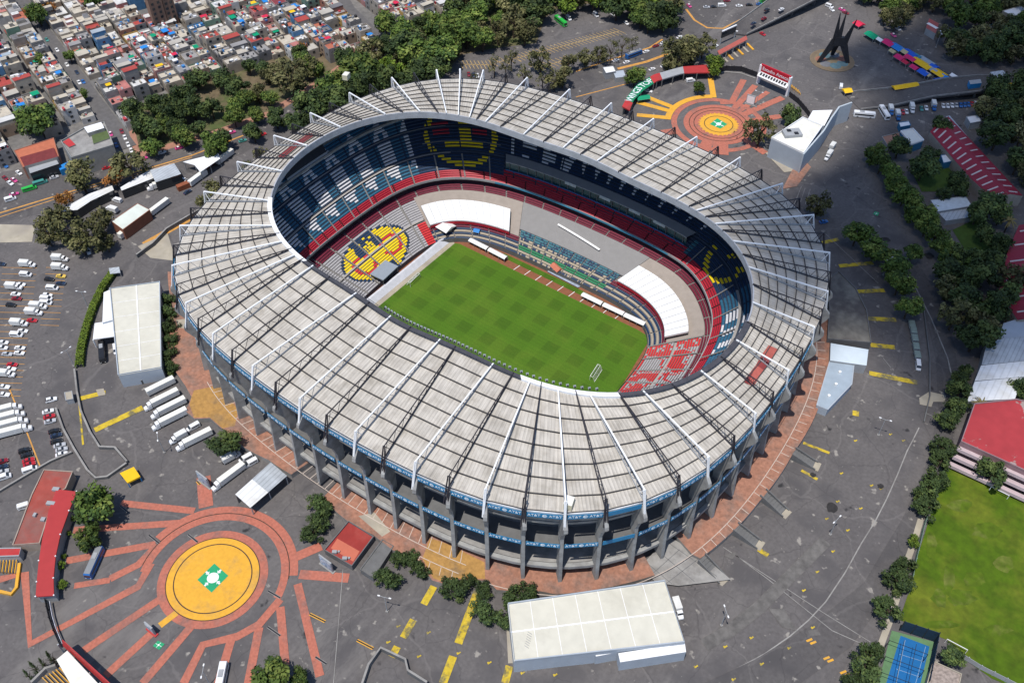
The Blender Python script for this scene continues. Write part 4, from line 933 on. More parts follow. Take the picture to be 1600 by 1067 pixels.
b=MB(); L=poly([(0,924),(18,928),(26,918),(28,902),(31,880)],ZG+.5); b.wall(L,1.0,ZG,ZG+1); tag(b.build('low_barrier',M_yelp,None,(*at(20,920),ZG)),'thick yellow and white kerb barrier curling round the queue rails','barrier')
t=thing('corner_gate','white roofed gate with a long red front panel in the bottom left corner','gate',(*at(125,1050),ZG)); P=poly([(88,1030),(105,1016),(170,1085),(120,1085)],ZG+6); b=MB(); b.prism(P,ZG+5.5,ZG+6); b.build('roof',M_whiteroof,t); p,q=at(97,1004,ZG+6),at(180,1080,ZG+6)
b=MB(); b.hexa([(p[0],p[1],ZG+4),(q[0],q[1],ZG+4),(q[0]-.3,q[1]-.3,ZG+4),(p[0]-.3,p[1]-.3,ZG+4),(p[0]+.8,p[1]+.6,ZG+8),(q[0]+.8,q[1]+.6,ZG+8),(q[0]+.4,q[1]+.4,ZG+8),(p[0]+.4,p[1]+.4,ZG+8)]); b.build('sign_panel',M_red,t)
b=MB(); 
for k in range(6): x,y=p[0]+(q[0]-p[0])*k/5,p[1]+(q[1]-p[1])*k/5; b.box(x-1,y-1,ZG,.5,.5,5.5)
b.build('frame',M_grey,t)
rails('queue_rails','yellow queue rails below the white corner gate roof',(68,1060),(100,1042),7,26,26)
b=MB(); b.wall(poly([(50,1067),(72,1045),(88,1040)],ZG+1.2),.8,ZG,ZG+2.2); tag(b.build('retaining_wall',M_conc,None,(*at(60,1060),ZG)),'grey angled retaining wall beside the four dark cypresses','wall')
def fence(label,L,h,m,name='fence',z0=ZG,step=3.0,panel=True,mp_=None):
    P=poly(L,z0); t=thing(name,label,'fence',(*P[0],z0)); b=MB(); b.wall(P,.12,z0+.3,z0+h); b.build('fence_panel',mp_ or m,t)
    for p,q in zip(P,P[1:]):
        n=max(1,int(math.dist(p,q)/step))
        for k in range(n): b=MB(); b.box(p[0]+(q[0]-p[0])*k/n,p[1]+(q[1]-p[1])*k/n,z0,.3,.3,h+.3); b.build('fence_post',m,t)
    return t
fence('curved black fence with a white banner below the red gate house',[(72,934),(76,953),(80,970),(87,990),(97,1012)],2.6,M_black); b=MB(); L=poly([(78,940),(82,962),(88,982),(98,1006)],ZG+1.6); b.wall(L,.14,ZG+1,ZG+2.2); tag(b.build('banner',mat('pale_banner',(0.5,0.5,0.55),.6,.35,1.2),None,(*L[0],ZG)),'pale printed banner tied along the curved black fence','banner')
# kiosk, stage bus, plaza boards
t=roofsheet('yellow_kiosk','yellow roofed kiosk on blue legs next to the curved ramp wall','kiosk',[(187,739),(209,729),(219,744),(199,754)],3.2,mat('bright_yellow',(0.75,0.45,0.01),.5,.05,.4),M_blue,thick=.7); b=MB(); q=cen(poly([(187,739),(209,729),(219,744),(199,754)],ZG+1)); b.box(*q,ZG,4,3.4,1.1,.45); b.build('counter',M_grey,t)
def board_sign(p,q,h,label,m,base=None,red=False):
    a,c=at(*p),at(*q); t=thing('info_board',label,'sign board',((a[0]+c[0])/2,(a[1]+c[1])/2,ZG),0,'large standing boards round the plaza'); d=math.atan2(c[1]-a[1],c[0]-a[0]); L=math.dist(a,c); x,y=t.location.x,t.location.y
    b=MB(); b.box(x,y,ZG,L+1.0,1.4,.4,d); b.build('plinth',base or M_conc,t); b=MB(); b.box(x,y,ZG+.4,L,.5,h,d); b.build('panel_body',M_grey,t); b=MB()
    for s in (-1,1): b.box(x-s*.3*math.sin(d),y+s*.3*math.cos(d),ZG+.9,L*.86,.08,h*.8,d)
    b.build('panel_face',m,t)
M_poster=mat('blue_poster',(0.2,0.28,0.38),.5,.5,.8,col2=(.5,.52,.55),scale2=.5)
board_sign((312,750),(329,763),5.5,'tall grey poster board above the orange circle near the white trucks',M_poster); board_sign((502,880),(521,894),5.5,'tall grey poster board right of the orange circle by the red terrace house',M_poster)
board_sign((232,982),(244,992),4.5,'poster board on a red plinth at the lower left of the orange circle',M_poster,M_red); board_sign((1165,162),(1178,166),5.5,'white panel board among the salmon stripes of the far plaza',M_white)
# retaining walls
def rwall(label,L,h,m=M_conc,t=.7,z0=ZG,cat='wall'):
    P=poly(L,z0); b=MB(); b.wall(P,t,z0-.2,z0+h,0,1); return tag(b.build('retaining_wall',[M_concd,m],None,(*P[0],z0)),label,cat)
rwall('curved dark retaining wall on the car park side of the sunken ramp',[(88.6,640),(100,672),(118,705),(138,737),(151,749),(169,747),(199,726)],1.4); rwall('curved pale topped wall on the stadium side of the sunken ramp',[(118,580),(122,615),(128,645),(142,677),(157,701),(181,702),(200,724)],1.6); rwall('low grey wall running from the car park to the brick red block',[(113,708),(80,722),(40,745),(-10,775)],1.1)
rwall('dark sided tunnel mouth wall at the bottom of the photo below the yellow bands',[(566,1075),(577,1042),(596,1016),(634,1034),(638,1051),(668,1070)],2.4); rwall('thick wall curving along the road behind the trailers up to the left ribs',[(215,403),(240,385),(262,362),(330,322),(352,300)],2.2); rwall('wall between the cream hall and the four white trailers',[(222,600),(275,573)],2.4)
def stair(A,Bp,label,w=4.0):
    p,q=at(*A,ZC),at(*Bp,ZG); t=thing('exit_ramp',label,'ramp',((p[0]+q[0])/2,(p[1]+q[1])/2,ZG),0,'stepped ramps down from the brick walk'); d=math.hypot(q[0]-p[0],q[1]-p[1]); ux,uy=(q[0]-p[0])/d,(q[1]-p[1])/d; nx,ny=-uy*w/2,ux*w/2
    b=MB(); n=8
    for i in range(n):
        k0,k1=i/n,(i+1)/n; z=ZG+2.5*(1-k1)
        P=[(p[0]+(q[0]-p[0])*k+s*nx*.8,p[1]+(q[1]-p[1])*k+s*ny*.8) for k,s in ((k0,-1),(k1,-1),(k1,1),(k0,1))]; b.prism(P,ZG-.1,z+.02)
    b.build('stairs',M_concd,t);  # ramp shade put into the colour: dark concrete on stairs and side walls
    for s in (-1,1):
        b=MB(); b.hexa([(p[0]+s*nx*k-ux,p[1]+s*ny*k-uy,ZG) if False else (x,y,ZG) for x,y,k in [(p[0]+s*nx*.84,p[1]+s*ny*.84,0),(q[0]+s*nx*.84,q[1]+s*ny*.84,0),(q[0]+s*nx,q[1]+s*ny,0),(p[0]+s*nx,p[1]+s*ny,0)]]+[(p[0]+s*nx*.84,p[1]+s*ny*.84,ZC+1),(q[0]+s*nx*.84,q[1]+s*ny*.84,ZG+.7),(q[0]+s*nx,q[1]+s*ny,ZG+.7),(p[0]+s*nx,p[1]+s*ny,ZC+1)]); b.build('side_wall',M_concd,t)
    b=MB(); b.box(q[0],q[1],ZG,2.2,w,.3,math.atan2(uy,ux)); b.build('landing',M_beige,t)
for A,Bp,l in (((1240,706),(1276,729),'stepped ramp off the brick walk nearest the blue grey shed'),((1192,770),(1228,803),'stepped ramp off the brick walk, second below the blue grey shed'),((1149,823),(1187,852),'stepped ramp off the brick walk, third below the blue grey shed'),((1096,871),(1130,907),'stepped ramp off the brick walk next to the wide concrete deck')): stair(A,Bp,l)
# right flank
t=bldg('terrace_block','flat dark roofed terrace block tucked against the right side of the stadium','building',[(1290,440),(1310,424),(1337,451),(1354,485),(1361,536),(1293,530),(1296,480)],4.5,M_concd,mat('dark_deck',(0.1,0.09,0.085),.9,.2,.3,col2=(.16,.15,.13),scale2=.08),.4)
t=bldg('blue_grey_shed','L shaped shed with pale blue roofs beside the brick walk on the right','shed',[(1297,562),(1335,566),(1331,600),(1293,640),(1276,633)],4,M_bluegrey,mat('blue_grey_roof',(0.3,0.36,0.42),.6,.08,.3),.1); annex(t,'front_roof',[(1298,536),(1357,546),(1354,571),(1297,563)],5,M_grey,mat('pale_blue_roof',(0.52,0.59,0.64),.6,.05,.3)); b=MB()
for x,y in ((1312,582),(1306,601),(1295,619)): q=at(x,y,11.2); b.tube((*q,11),(*q,11.9),.6,.6,10)
b.build('roof_vent',M_white,t)
M_hall=mat('worn_red_roof',(0.33,0.035,0.04),.65,.1,.25,col2=(.3,.24,.22),scale2=.085,thr=(.6,.63))
t=bldg('red_hall','big hall with a worn red roof and open grandstand facing the grass field','hall',[(1522,631),(1587,624),(1660,640),(1680,770),(1600,735),(1501,690)],9,mat('mauve_wall',(0.25,0.16,0.17),.8),M_hall,.5)
for k,(dz,nm) in enumerate(((6.5,'balcony'),(4.0,'balcony'),(1.6,'balcony'))):
    p,q=at(1501,690,16),at(1680,770,16); d=Vector((q[0]-p[0],q[1]-p[1],0)).normalized(); n=Vector((d.y,-d.x,0)); b=MB(); o=n*(1.2+k*2.2); a,c=Vector((*p,0))+o,Vector((*q,0))+o; b.bar((a.x,a.y,ZG+dz),(c.x,c.y,ZG+dz),2.6,.5); b.bar((a.x+n.x*1.2,a.y+n.y*1.2,ZG+dz+.7),(c.x+n.x*1.2,c.y+n.y*1.2,ZG+dz+.7),.15,.9); b.build(nm,[mat('pale_mauve',(0.45,0.36,0.38),.8,.1,.4)],t)
for L,m,l,h in (([(1542,533),(1640,520),(1640,560),(1534,570)],M_tin,'long grey ribbed shed roof below the dark trees at the right edge',6),([(1533,571),(1640,560),(1640,585),(1523,595)],M_tinw,'white ribbed shed roof, middle of the three stacked at the right edge',6.2),([(1523,596),(1597,589),(1586,623),(1511,627)],M_tinw,'white shed roof with brown gaps next to the worn red hall',6.4),([(1568,505),(1600,495),(1640,495),(1640,525),(1560,530)],M_bluegrey,'pale shed corner half hidden by the dark trees at the right edge',5)): bldg('long_shed',l,'shed',L,h,M_grey,m,.0,group='pale sheds at the right edge')
M_mar=corr('maroon_roof',(0.27,0.02,0.04),.9,.1,(.22,.02,.035),rot=.4)
def twopitch(name,label,W,E,h,rise,n,z0=ZG,strip=True):
    """long two-pitch roof: W and E are the eaves lines in the photo"""
    a=poly(W,z0+h); e=poly(E,z0+h); c=cen(a+e); t=thing(name,label,'building',(*c,z0)); b=MB(); w=MB(); s=MB(); k=len(a)
    mid=[((p[0]+q[0])/2,(p[1]+q[1])/2) for p,q in zip(a,e)]
    for i in range(k-1):
        b.face([(*a[i],z0+h),(*a[i+1],z0+h),(*mid[i+1],z0+h+rise),(*mid[i],z0+h+rise)]); b.face([(*mid[i],z0+h+rise),(*mid[i+1],z0+h+rise),(*e[i+1],z0+h),(*e[i],z0+h)])
    w.prism(a+e[::-1],z0,z0+h-.15,bottom=False); 
    for i in (0,k-1): w.face([(*a[i],z0+h-.15),(*e[i],z0+h-.15),(*mid[i],z0+h+rise-.1)])
    b.build('roof',M_mar,t); w.build('wall',mat('buff_wall',(0.3,0.26,0.22),.8),t)
    if strip:
        for i in range(n):
            f=(i+.5)/n*(k-1); j=int(f); f-=j; lp=lambda A:(A[j][0]+(A[j+1][0]-A[j][0])*f,A[j][1]+(A[j+1][1]-A[j][1])*f); p,m_,q=lp(a),lp(mid),lp(e)
            for u,v,zu_,zv in ((p,m_,h,h+rise),(m_,q,h+rise,h)):
                s=MB(); s.bar((u[0]+(v[0]-u[0])*.15,u[1]+(v[1]-u[1])*.15,z0+zu_+(zv-zu_)*.15+.06),(u[0]+(v[0]-u[0])*.8,u[1]+(v[1]-u[1])*.8,z0+zu_+(zv-zu_)*.8+.06),.8,.1); s.build('skylight',mat('skylight_sheet',(0.5,0.44,0.42),.5,.05),t)
    return t
twopitch('maroon_roof_school','long building with a maroon roof and pale skylight strips above the lawns','' and [] or [(1453,206),(1484,242),(1515,277),(1552,312)],[(1482,182),(1520,222),(1560,265),(1598,306)],6,2.2,13)
twopitch('maroon_roof_school','second maroon roofed building cut by the right edge beside the dark trees',[(1592,352),(1574,395),(1561,455),(1590,500)],[(1660,352),(1660,395),(1660,455),(1660,500)],6,2.2,6)
bldg('white_strip_roof','narrow pale strip roof along the far side of the maroon school','building',[(1478,182),(1484,181),(1534,239),(1528,241)],4.5,M_grey,M_bluegrey,.0)
bldg('garden_shed','white roofed garden shed between the hedge trees and the palm','shed',[(1454,313),(1509,307),(1519,322),(1465,331)],4,M_grey,mat('pale_roof2',(0.5,0.55,0.58),.6),.1); bldg('garden_shed','grey ribbed lean-to roof on the lawn side of the white garden shed','shed',[(1466,332),(1519,323),(1526,338),(1478,345)],3,M_grey,M_tin,.0)
M_bh=mat('dull_blue_wall',(0.03,0.15,0.27),.7,.12,.3)
t=bldg('blue_house','small blue house with a white roof and red parapet beside the hedge trees','house',[(1407,206),(1426,202),(1443,220),(1424,227)],5,M_bh,M_whiteroof,.7); bldg('blue_cube_house','bright blue cube shaped house between the hedge and the maroon school','house',[(1470,243),(1484,241),(1489,252),(1474,255)],4,M_bh,M_white,.2); bldg('blue_gatehouse','little blue cabin with a white lid under the parked cars','cabin',[(1404,192),(1420,190),(1423,196),(1407,199)],3,M_bh,M_white,.2)
bldg('side_house','low salmon roofed house beside the small blue house','house',[(1378,214),(1404,208),(1410,222),(1388,230)],3.5,M_conc,M_side,.3); bldg('white_garage','white roofed garage behind the maroon school next to the trees','garage',[(1510,183),(1528,180),(1533,190),(1516,193)],4,M_grey,M_white,.2)
# white wedge hall and curved fin at the upper right
t=bldg('wedge_hall','white roofed wedge hall with bluish walls between the far plaza and the parking','hall',[(1205,217),(1254,185),(1285,198),(1255,241)],11,M_bluegrey,M_whiteroof,.9)
annex(t,'rear_wing',[(1262,187),(1270,173),(1301,172),(1288,197)],8,M_bluegrey,M_white); b=MB(); q=at(1237,210,18.2); b.box(*q,18,9,6,1.6,.75,0); b.box(q[0]-1.8,q[1],19.6,2,2,.3,.75,1); b.box(q[0]+2.2,q[1],19.6,2,2,.3,.75,1); b.build('roof_plant',[M_grey,M_black],t)
P=[(1255,242),(1287,205),(1299,185),(1311,168),(1331,161)]; a=poly(P,18); b=MB(); b.wall(a,.8,ZG,18.4); b.build('curved_fin',mat('fin_grey',(0.4,0.44,0.47),.6,.06),t)
b=MB(); b.flat(poly([(1196,240),(1204,236),(1250,262),(1243,268),(1225,270)]),lv()); struct('pavement',b,M_beige)
b=MB(); b.flat(poly([(1240,262),(1258,252),(1267,262),(1245,292),(1222,296),(1228,285)]),lv()); struct('ramp_deck',b,M_brick)
# far gate ring with the green lettered roof
Oo=[(972,167),(980,152),(995,133),(1022,117),(1065,105),(1104,102)]; Ii=[(984,172),(990,156),(1005,141),(1027,126),(1067,114),(1110,113)]
oo,ii=poly(Oo,ZG+5),poly(Ii,ZG+5); c=cen(oo+ii); t=thing('gate_canopy','curved gate building with red, green and grey roof parts and WINGSTOP letters','gate',(*c,ZG))
def lerp(L,f): j=min(int(f),len(L)-2); f-=j; return (L[j][0]+(L[j+1][0]-L[j][0])*f,L[j][1]+(L[j+1][1]-L[j][1])*f)
w=MB()
for f0,f1,m in ((0,.75,M_red),(.75,2.75,mat('sign_green',(0.01,0.2,0.09),.5,.05)),(2.75,3.2,M_red),(3.2,4.05,M_grey),(4.05,5,MATS['bright_red_roof'])):
    b=MB(); n=6
    for i in range(n):
        u,v=f0+(f1-f0)*i/n,f0+(f1-f0)*(i+1)/n; p,q,r,s=lerp(oo,u),lerp(oo,v),lerp(ii,v),lerp(ii,u); b.hexa([(*p,ZG+4.5),(*q,ZG+4.5),(*r,ZG+4.2),(*s,ZG+4.2),(*p,ZG+5.2),(*q,ZG+5.2),(*r,ZG+4.8),(*s,ZG+4.8)]); w.wall([((p[0]*.85+s[0]*.15),(p[1]*.85+s[1]*.15)),((q[0]*.85+r[0]*.15),(q[1]*.85+r[1]*.15))],.4,ZG,ZG+4.4)
        if i%3==0: w.box(s[0],s[1],ZG,.5,.5,4.2)
    b.build('roof',m,t)
w.build('wall',M_concd,t)
for i,ch in enumerate('WINGSTOP'):
    f=.95+i*1.7/7; p,s=lerp(oo,f),lerp(ii,f); m_=((p[0]+s[0])/2,(p[1]+s[1])/2); g=lerp(oo,f+.12); d=math.atan2(g[1]-p[1],g[0]-p[0]); me=text_mesh(ch,5.6); me.materials.append(M_let); o=child('lettering',me,t,(m_[0]-c[0],m_[1]-c[1],5.15)); o.rotation_euler=(0,0,d)
fence('black railing curving from the red gate roof to the red name sign',[(1111,117),(1134,111),(1157,112),(1182,121)],3.2,M_black); fence('black railing curving from the red name sign to the wedge hall',[(1233,152),(1246,162),(1258,176),(1264,184)],3.2,M_black)
b=MB(); b.strip(poly([(1111,119),(1134,113),(1157,115),(1180,123)]),1,lv()); struct('kerb',b,M_conc)
t=thing('name_sign','red sign reading Estadio Azteca on two white posts over the far plaza entrance','sign',(*at(1206,142),ZG)); p,q=at(1184,130),at(1229,150); d=Vector((q[0]-p[0],q[1]-p[1],0)); L=d.length; d.normalize(); az=math.atan2(d.y,d.x); n=Vector((d.y,-d.x,0)); b=MB()
for x,y in (p,q): b=MB(); b.box(x,y,ZG,1.2,1.8,11.4,az); b.build('post',M_white,t)
m_=((p[0]+q[0])/2,(p[1]+q[1])/2); b=MB(); b.box(*m_,ZG+7.6,L,.8,4.4,az); b.build('sign_panel',mat('sign_red',(0.42,0.015,0.03),.5,.05),t)
me=text_mesh('Estadio Azteca',2.75); me.materials.append(M_let); o=child('lettering',me,t,(m_[0]-t.location.x+n.x*.45,m_[1]-t.location.y+n.y*.45,9.8)); o.rotation_euler=(PI/2,0,az)
b=MB(); b.hexa([(p[0]+n.x*.4,p[1]+n.y*.4,ZG+7.4),(q[0]+n.x*.4,q[1]+n.y*.4,ZG+7.4),(q[0]+n.x*2.6,q[1]+n.y*2.6,ZG+5.6),(p[0]+n.x*2.6,p[1]+n.y*2.6,ZG+5.6),(p[0]+n.x*.4,p[1]+n.y*.4,ZG+7.6),(q[0]+n.x*.4,q[1]+n.y*.4,ZG+7.6),(q[0]+n.x*2.6,q[1]+n.y*2.6,ZG+5.8),(p[0]+n.x*2.6,p[1]+n.y*2.6,ZG+5.8)]); b.build('canopy',M_white,t)
for i in range(10):
    x=p[0]+(q[0]-p[0])*(i+.9)/11; y=p[1]+(q[1]-p[1])*(i+.9)/11; b=MB(); b.bar((x+n.x*.7,y+n.y*.7,ZG+7.42),(x+n.x*2.0,y+n.y*2.0,ZG+6.3),1.2,.1); b.build('skylight',M_black,t)
rails('queue_rails','yellow queue rails behind the red Estadio Azteca sign',(1237,140),(1250,150),5,-4,-7)
# toll lanes, boards and flyover
t=roofsheet('toll_canopy','long red toll canopy over striped lanes at the foot of the flyover','canopy',[(1121,80),(1166,56),(1168,62),(1124,86)],4.5,mat('dusty_red',(0.36,0.09,0.07),.7,.1,.4),M_grey)
for i in range(6):
    k=i/5; p=at(1127+40*k,88-19*k); q=at(1137+40*k,98-19*k); b=MB(); b.bar((*p,ZG+.3),(*q,ZG+.3),1.2,.5); b.build('lane_island',M_yelp if i%2 else M_beige,t)
for p,q,l in (((1125,70),(1147,60),'wide dark billboard standing behind the red toll canopy'),):
    a,c=at(*p),at(*q); t=thing('billboard',l,'billboard',(*a,ZG)); b=MB(); b.wall([a,c],.6,ZG+4,ZG+8); b.build('panel',M_dark,t); b=MB(); b.wall([a,c],.8,ZG+8,ZG+8.6); b.build('top_edge',M_white,t); b=MB()
    for x,y in (a,c): b=MB(); b.box(x,y,ZG,.6,.6,4); b.build('post',M_grey,t)
def flyover(label,up,lo,zs,par=M_conc,name='flyover'):
    n=len(up); a=[(*at(x,y,z),z) for (x,y),z in zip(up,zs)]; e=[(*at(x,y,z),z) for (x,y),z in zip(lo,zs)]; t=thing(name,label,'bridge',(a[0][0],a[0][1],ZG)); b=MB(); w=MB(); s=MB()
    for i in range(n-1):
        b.hexa([(p[0],p[1],p[2]-1.2) for p in (a[i],a[i+1],e[i+1],e[i])]+[a[i],a[i+1],e[i+1],e[i]])
        for A in (a,e): w.bar((A[i][0],A[i][1],A[i][2]+.45),(A[i+1][0],A[i+1][1],A[i+1][2]+.45),.4,.9)
    b.build('deck',M_road,t); w.build('parapet',par,t)
    for i in range(n):
        if a[i][2]>ZG+2.5: 
            for A,B_ in ((a,e),(e,a)): s=MB(); s.box(A[i][0]*.8+B_[i][0]*.2,A[i][1]*.8+B_[i][1]*.2,ZG,1.4,1.4,a[i][2]-ZG-1.1); s.build('pier',M_concd,t)
flyover('grey road flyover rising to the top edge above the monument square',[(1128,50),(1152,36),(1183,14),(1215,-10),(1240,-30)],[(1166,55),(1208,34),(1253,11),(1290,-8),(1320,-26)],[8,10.5,13,14,14])
flyover('dark road ramp crossing from the monument square to the right edge',[(1318,146),(1414,136),(1472,124.5),(1526,119),(1590,120),(1640,122)],[(1345,172),(1395,166),(1458,151.6),(1527,144),(1590,137),(1640,132)],[ZG+.3,8.5,11,12,12,12])
# monument: a plain abstract black steel piece
t=thing('monument','tall black spiked steel sculpture on a round painted base','sculpture',(*at(1302,97),ZG)); o=t.location; b=MB(); rx=Vector((math.cos(YAW),math.sin(YAW),0)); fy=Vector((-rx.y,rx.x,0)); hub=Vector((0,0,13))
def blade(p,q,w0,w1,th,m=b):
    p,q=Vector(p),Vector(q); d=(q-p).normalized(); s=d.cross(fy).normalized(); f=fy*th
    m.hexa([p-s*w0-f,p+s*w0-f,p+s*w0+f,p-s*w0+f,q-s*w1-f*.4,q+s*w1-f*.4,q+s*w1+f*.4,q-s*w1+f*.4])
for x,y,w in ((-9,-1,.9),(8.0,-1.5,1.0),(1.0,7.5,.9)): blade(rx*x+fy*y,rx*x*.25+fy*y*.25+Vector((0,0,13.5)),w,2.3,.5)
b.build('leg',M_black,t,local=True); b=MB()
for p,q,w in ((rx*-2.2+Vector((0,0,12)),rx*-3.5+Vector((0,0,30)),1.7),(rx*-.6+Vector((0,0,13)),rx*.4+Vector((0,0,29.5))+fy*1.5,1.5),(rx*3+Vector((0,0,11)),rx*6.6+Vector((0,0,26)),2)): blade(p,q,w,.12,.5,b)
b.build('spike',M_black,t,local=True); b=MB(); b.box(0,0,10.5,6.4,2.6,5,YAW,taper=.8); b.build('body',M_black,t,local=True)
# street market
CV={'pink':mat('pink_canvas',(0.65,0.02,0.13),.6,.08),'blue':mat('blue_canvas',(0.015,0.1,0.5),.6,.08),'azure':MATS['azure_canvas'],'yellow':mat('yellow_canvas',(0.75,0.45,0.01),.6,.06),'grey':mat('grey_canvas',(0.28,0.33,0.38),.6,.08),'green':mat('green_canvas',(0.0,0.25,0.12),.6,.08),'red':mat('red_canvas',(0.55,0.02,0.06),.6,.08),'cream':mat('cream_canvas',(0.5,0.42,0.22),.6,.08),'white':M_white,'teal':mat('teal_canvas',(0.03,0.2,0.3),.6,.1)}
az=heading(1380,60,1.0,.62)
for x,y,cn,l,w,lab in ((1389.8,64.7,'pink',9,7,'pink canvas stall, first of the main row from the top'),(1403,71.5,'azure',10,7,'light blue canvas stall next to the top pink stall'),(1407,87.5,'pink',7,6,'pink canvas stall on the square side of the row'),(1414,78,'cream',7,5,'small cream stall between the light blue and deep blue stalls'),(1424,81.6,'blue',11,7,'wide deep blue stall behind the pink stalls'),(1424,88.5,'pink',9,5,'pink stall touching the long yellow stall'),(1442,97,'yellow',16,7,'long yellow stall, the biggest of the market row'),(1450,93,'grey',13,5,'grey canvas stall behind the long yellow stall'),(1444.6,111,'blue',8,6,'deep blue stall on the square side of the yellow ones'),(1460.6,102,'blue',6,6,'small deep blue stall behind the grey one'),(1469,112,'yellow',10,7,'square yellow stall near the ramp'),(1451,114,'cream',5,4,'little cream stall between the blue and square yellow stalls'),(1458,106,'grey',9,5,'grey stall between the two yellow stalls'),(1430,103,'pink',6,5,'pink canvas stall on the square side of the long yellow stall'),(1435,86,'teal',6,5,'small teal stall on the road side of the deep blue stall'),(1478,118,'azure',6,5,'light blue stall beyond the square yellow stall'),(1416,95,'red',5,4,'small red stall below the lower pink stall'),(1396,78,'cream',5,4,'small cream stall on the square side of the light blue stall'),(1466,122,'blue',5,4,'little deep blue stall below the square yellow stall'),(1376,60,'white',5,4,'white stall between the green and top pink stalls'),(1363.6,53,'green',10,7,'green canvas stall standing apart at the top of the square'),(1343,35,'red',7,7,'round looking red stall by the top trees'),(1492.7,117,'white',6,4,'white rounded stall at the ramp end of the market'),(1406.6,133.4,'yellow',10,5,'yellow canopy by the ramp edge, left of a pair'),(1424.4,130.5,'yellow',10,5,'yellow canopy by the ramp edge, right of a pair'),(1581,129.7,'yellow',11,4,'yellow canopy out on the ramp near the right edge'),(1324.4,139,'yellow',6,5.5,'yellow canopy beside the white van on the square'),(1005,150,'green',9,5,'green canopy below the green lettered gate roof')):
    l*=.82; w*=.85; gable(x,y,ZG if not(x>1400 and 115<y<135 and x>1500) else 12,l,w,3.4,az if y<120 else heading(x,y,1,-.15),CV[cn],lab+'' ,'market stall','market_stall','canvas stalls on the monument square')
bldg('ramp_kiosk','blue walled kiosk with a grey roof standing on the ramp','kiosk',[(1514,126),(1532,124),(1534,130),(1516,132)],3,M_blue,M_grey,.0,z0=12); roofsheet('ramp_shelter','wide grey flat shelter on the ramp near the right edge','shelter',[(1547,113),(1567,110),(1575,118),(1556,122)],3.5,M_tin,M_grey,z0=12)
M_rst=corr('red_striped_roof',(0.36,0.08,0.07),3.0,.1,(.3,.1,.09),rot=.9,lo=1.0)
for L,l in (([(1452,29),(1467,37),(1462,53),(1447,44)],'red and white striped shed roof among the trees right of the market'),([(1490,51),(1522,69),(1510,76),(1483,62)],'longer red striped shed roof further right among the trees')):
    t=bldg('striped_shed',l,'shed',L,4,M_grey,M_rst,.0,group='red striped sheds among the trees'); a=poly(L,ZG+4.1); b=MB(); b.bar(((a[0][0]+a[3][0])/2,(a[0][1]+a[3][1])/2,ZG+4.1),((a[1][0]+a[2][0])/2,(a[1][1]+a[2][1])/2,ZG+4.1),2.2,.1); b.build('roof_strip',M_white,t)
bldg('corner_white_hall','white roofed hall cut by the top right corner','hall',[(1566,18),(1600,8),(1650,8),(1650,40),(1594,32)],8,M_beige,M_white,.3)
bldg('teal_pool_roof','low teal roof strip behind the trees near the top right corner','building',[(1545,38),(1556,36),(1600,52),(1600,60)],3,M_grey,CV['teal'],.0)
# long market roofs along the avenue
for L,m,h,l in (([(88,332),(139,303),(175,290),(178,297),(142,314),(121,328)],M_tinw,5,'long white tin roof along the avenue, left stretch under the bare trees'),([(188,293),(233,266),(241,278),(190,298)],M_tinw,5,'white tin roof along the avenue between the bare trees and grey roof'),([(234,266),(272,255),(283,272),(243,285)],M_tin,5.5,'stained grey tin roof along the avenue beside the white trucks')): bldg('market_shed',l,'shed',L,h,M_dark,m,.0,group='tin roofed sheds along the avenue')
t=roofsheet('white_marquee','white pointed marquee between the avenue and the brick wall','marquee',[(286,253),(304,258),(313,269),(344,248),(341,239)],5,M_white,M_grey)
bldg('depot_shed','pale green white roofed depot with two long bays among the trailers','depot',[(174,346),(215,318),(234,328),(192,359)],6,mat('depot_brick',(0.25,0.1,0.06),.8),corr('depot_roof',(0.58,0.62,0.56),12,.05,(.53,.56,.5),lo=.8),.1)
b=MB(); b.wall(poly([(318,268),(345,250)],ZG),.4,ZG,ZG+3); tag(b.build('brick_wall',mat('brick_wall',(0.28,0.08,0.05),.85,.15,.6),None,(*at(330,260),ZG)),'red brick wall behind the white marquee','wall')
t=bldg('maroon_block','tall corner block with a maroon front and pale roof terraces','building',[(96,222),(133,201),(163,192),(178,228),(112,248)],11,mat('facade_grey',(0.26,0.26,0.25),.8),M_conc,.8)
p,q=at(112,248,14),at(178,228,14); d=Vector((q[0]-p[0],q[1]-p[1],0)).normalized(); n=Vector((d.y,-d.x,0)); 
for z0,m in ((13.2,mat('maroon_band',(0.25,0.015,0.04),.7)),(9.0,M_dark)):
    b=MB(); b.wall([(p[0]+d.x*3+n.x*.3,p[1]+d.y*3+n.y*.3),(q[0]-d.x*5+n.x*.3,q[1]-d.y*5+n.y*.3)],.5,z0,z0+3); b.build('facade_band',m,t)
annex(t,'penthouse',[(131,199),(158,191),(163,200),(137,208)],13.5,M_conc,M_white); annex(t,'roof_garden',[(143,212),(168,203),(171,216),(146,225)],11.6,M_conc,mat('olive_roof',(0.08,0.11,0.04),.9)); annex(t,'roof_terrace',[(98,222),(108,216),(118,226),(108,230)],11.7,M_conc,M_red)
t=bldg('orange_house','corner house with orange and maroon pitched roofs and a blue awning','house',[(22,236),(84,216),(92,245),(36,262)],7,mat('facade_brick',(0.3,0.14,0.1),.8),mat('terracotta_roof',(0.42,0.13,0.07),.8,.12,.5),.3); annex(t,'maroon_roof',[(31,246),(84,231),(90,245),(38,260)],7.6,M_conc,mat('maroon_tile',(0.16,0.03,0.03),.8,.15,.6)); annex(t,'awning',[(90,260),(108,252),(111,259),(94,266)],3.5,M_blue,CV['azure']); annex(t,'front_strip',[(44,262),(88,249),(92,256),(47,271)],6,M_dark,M_grey)
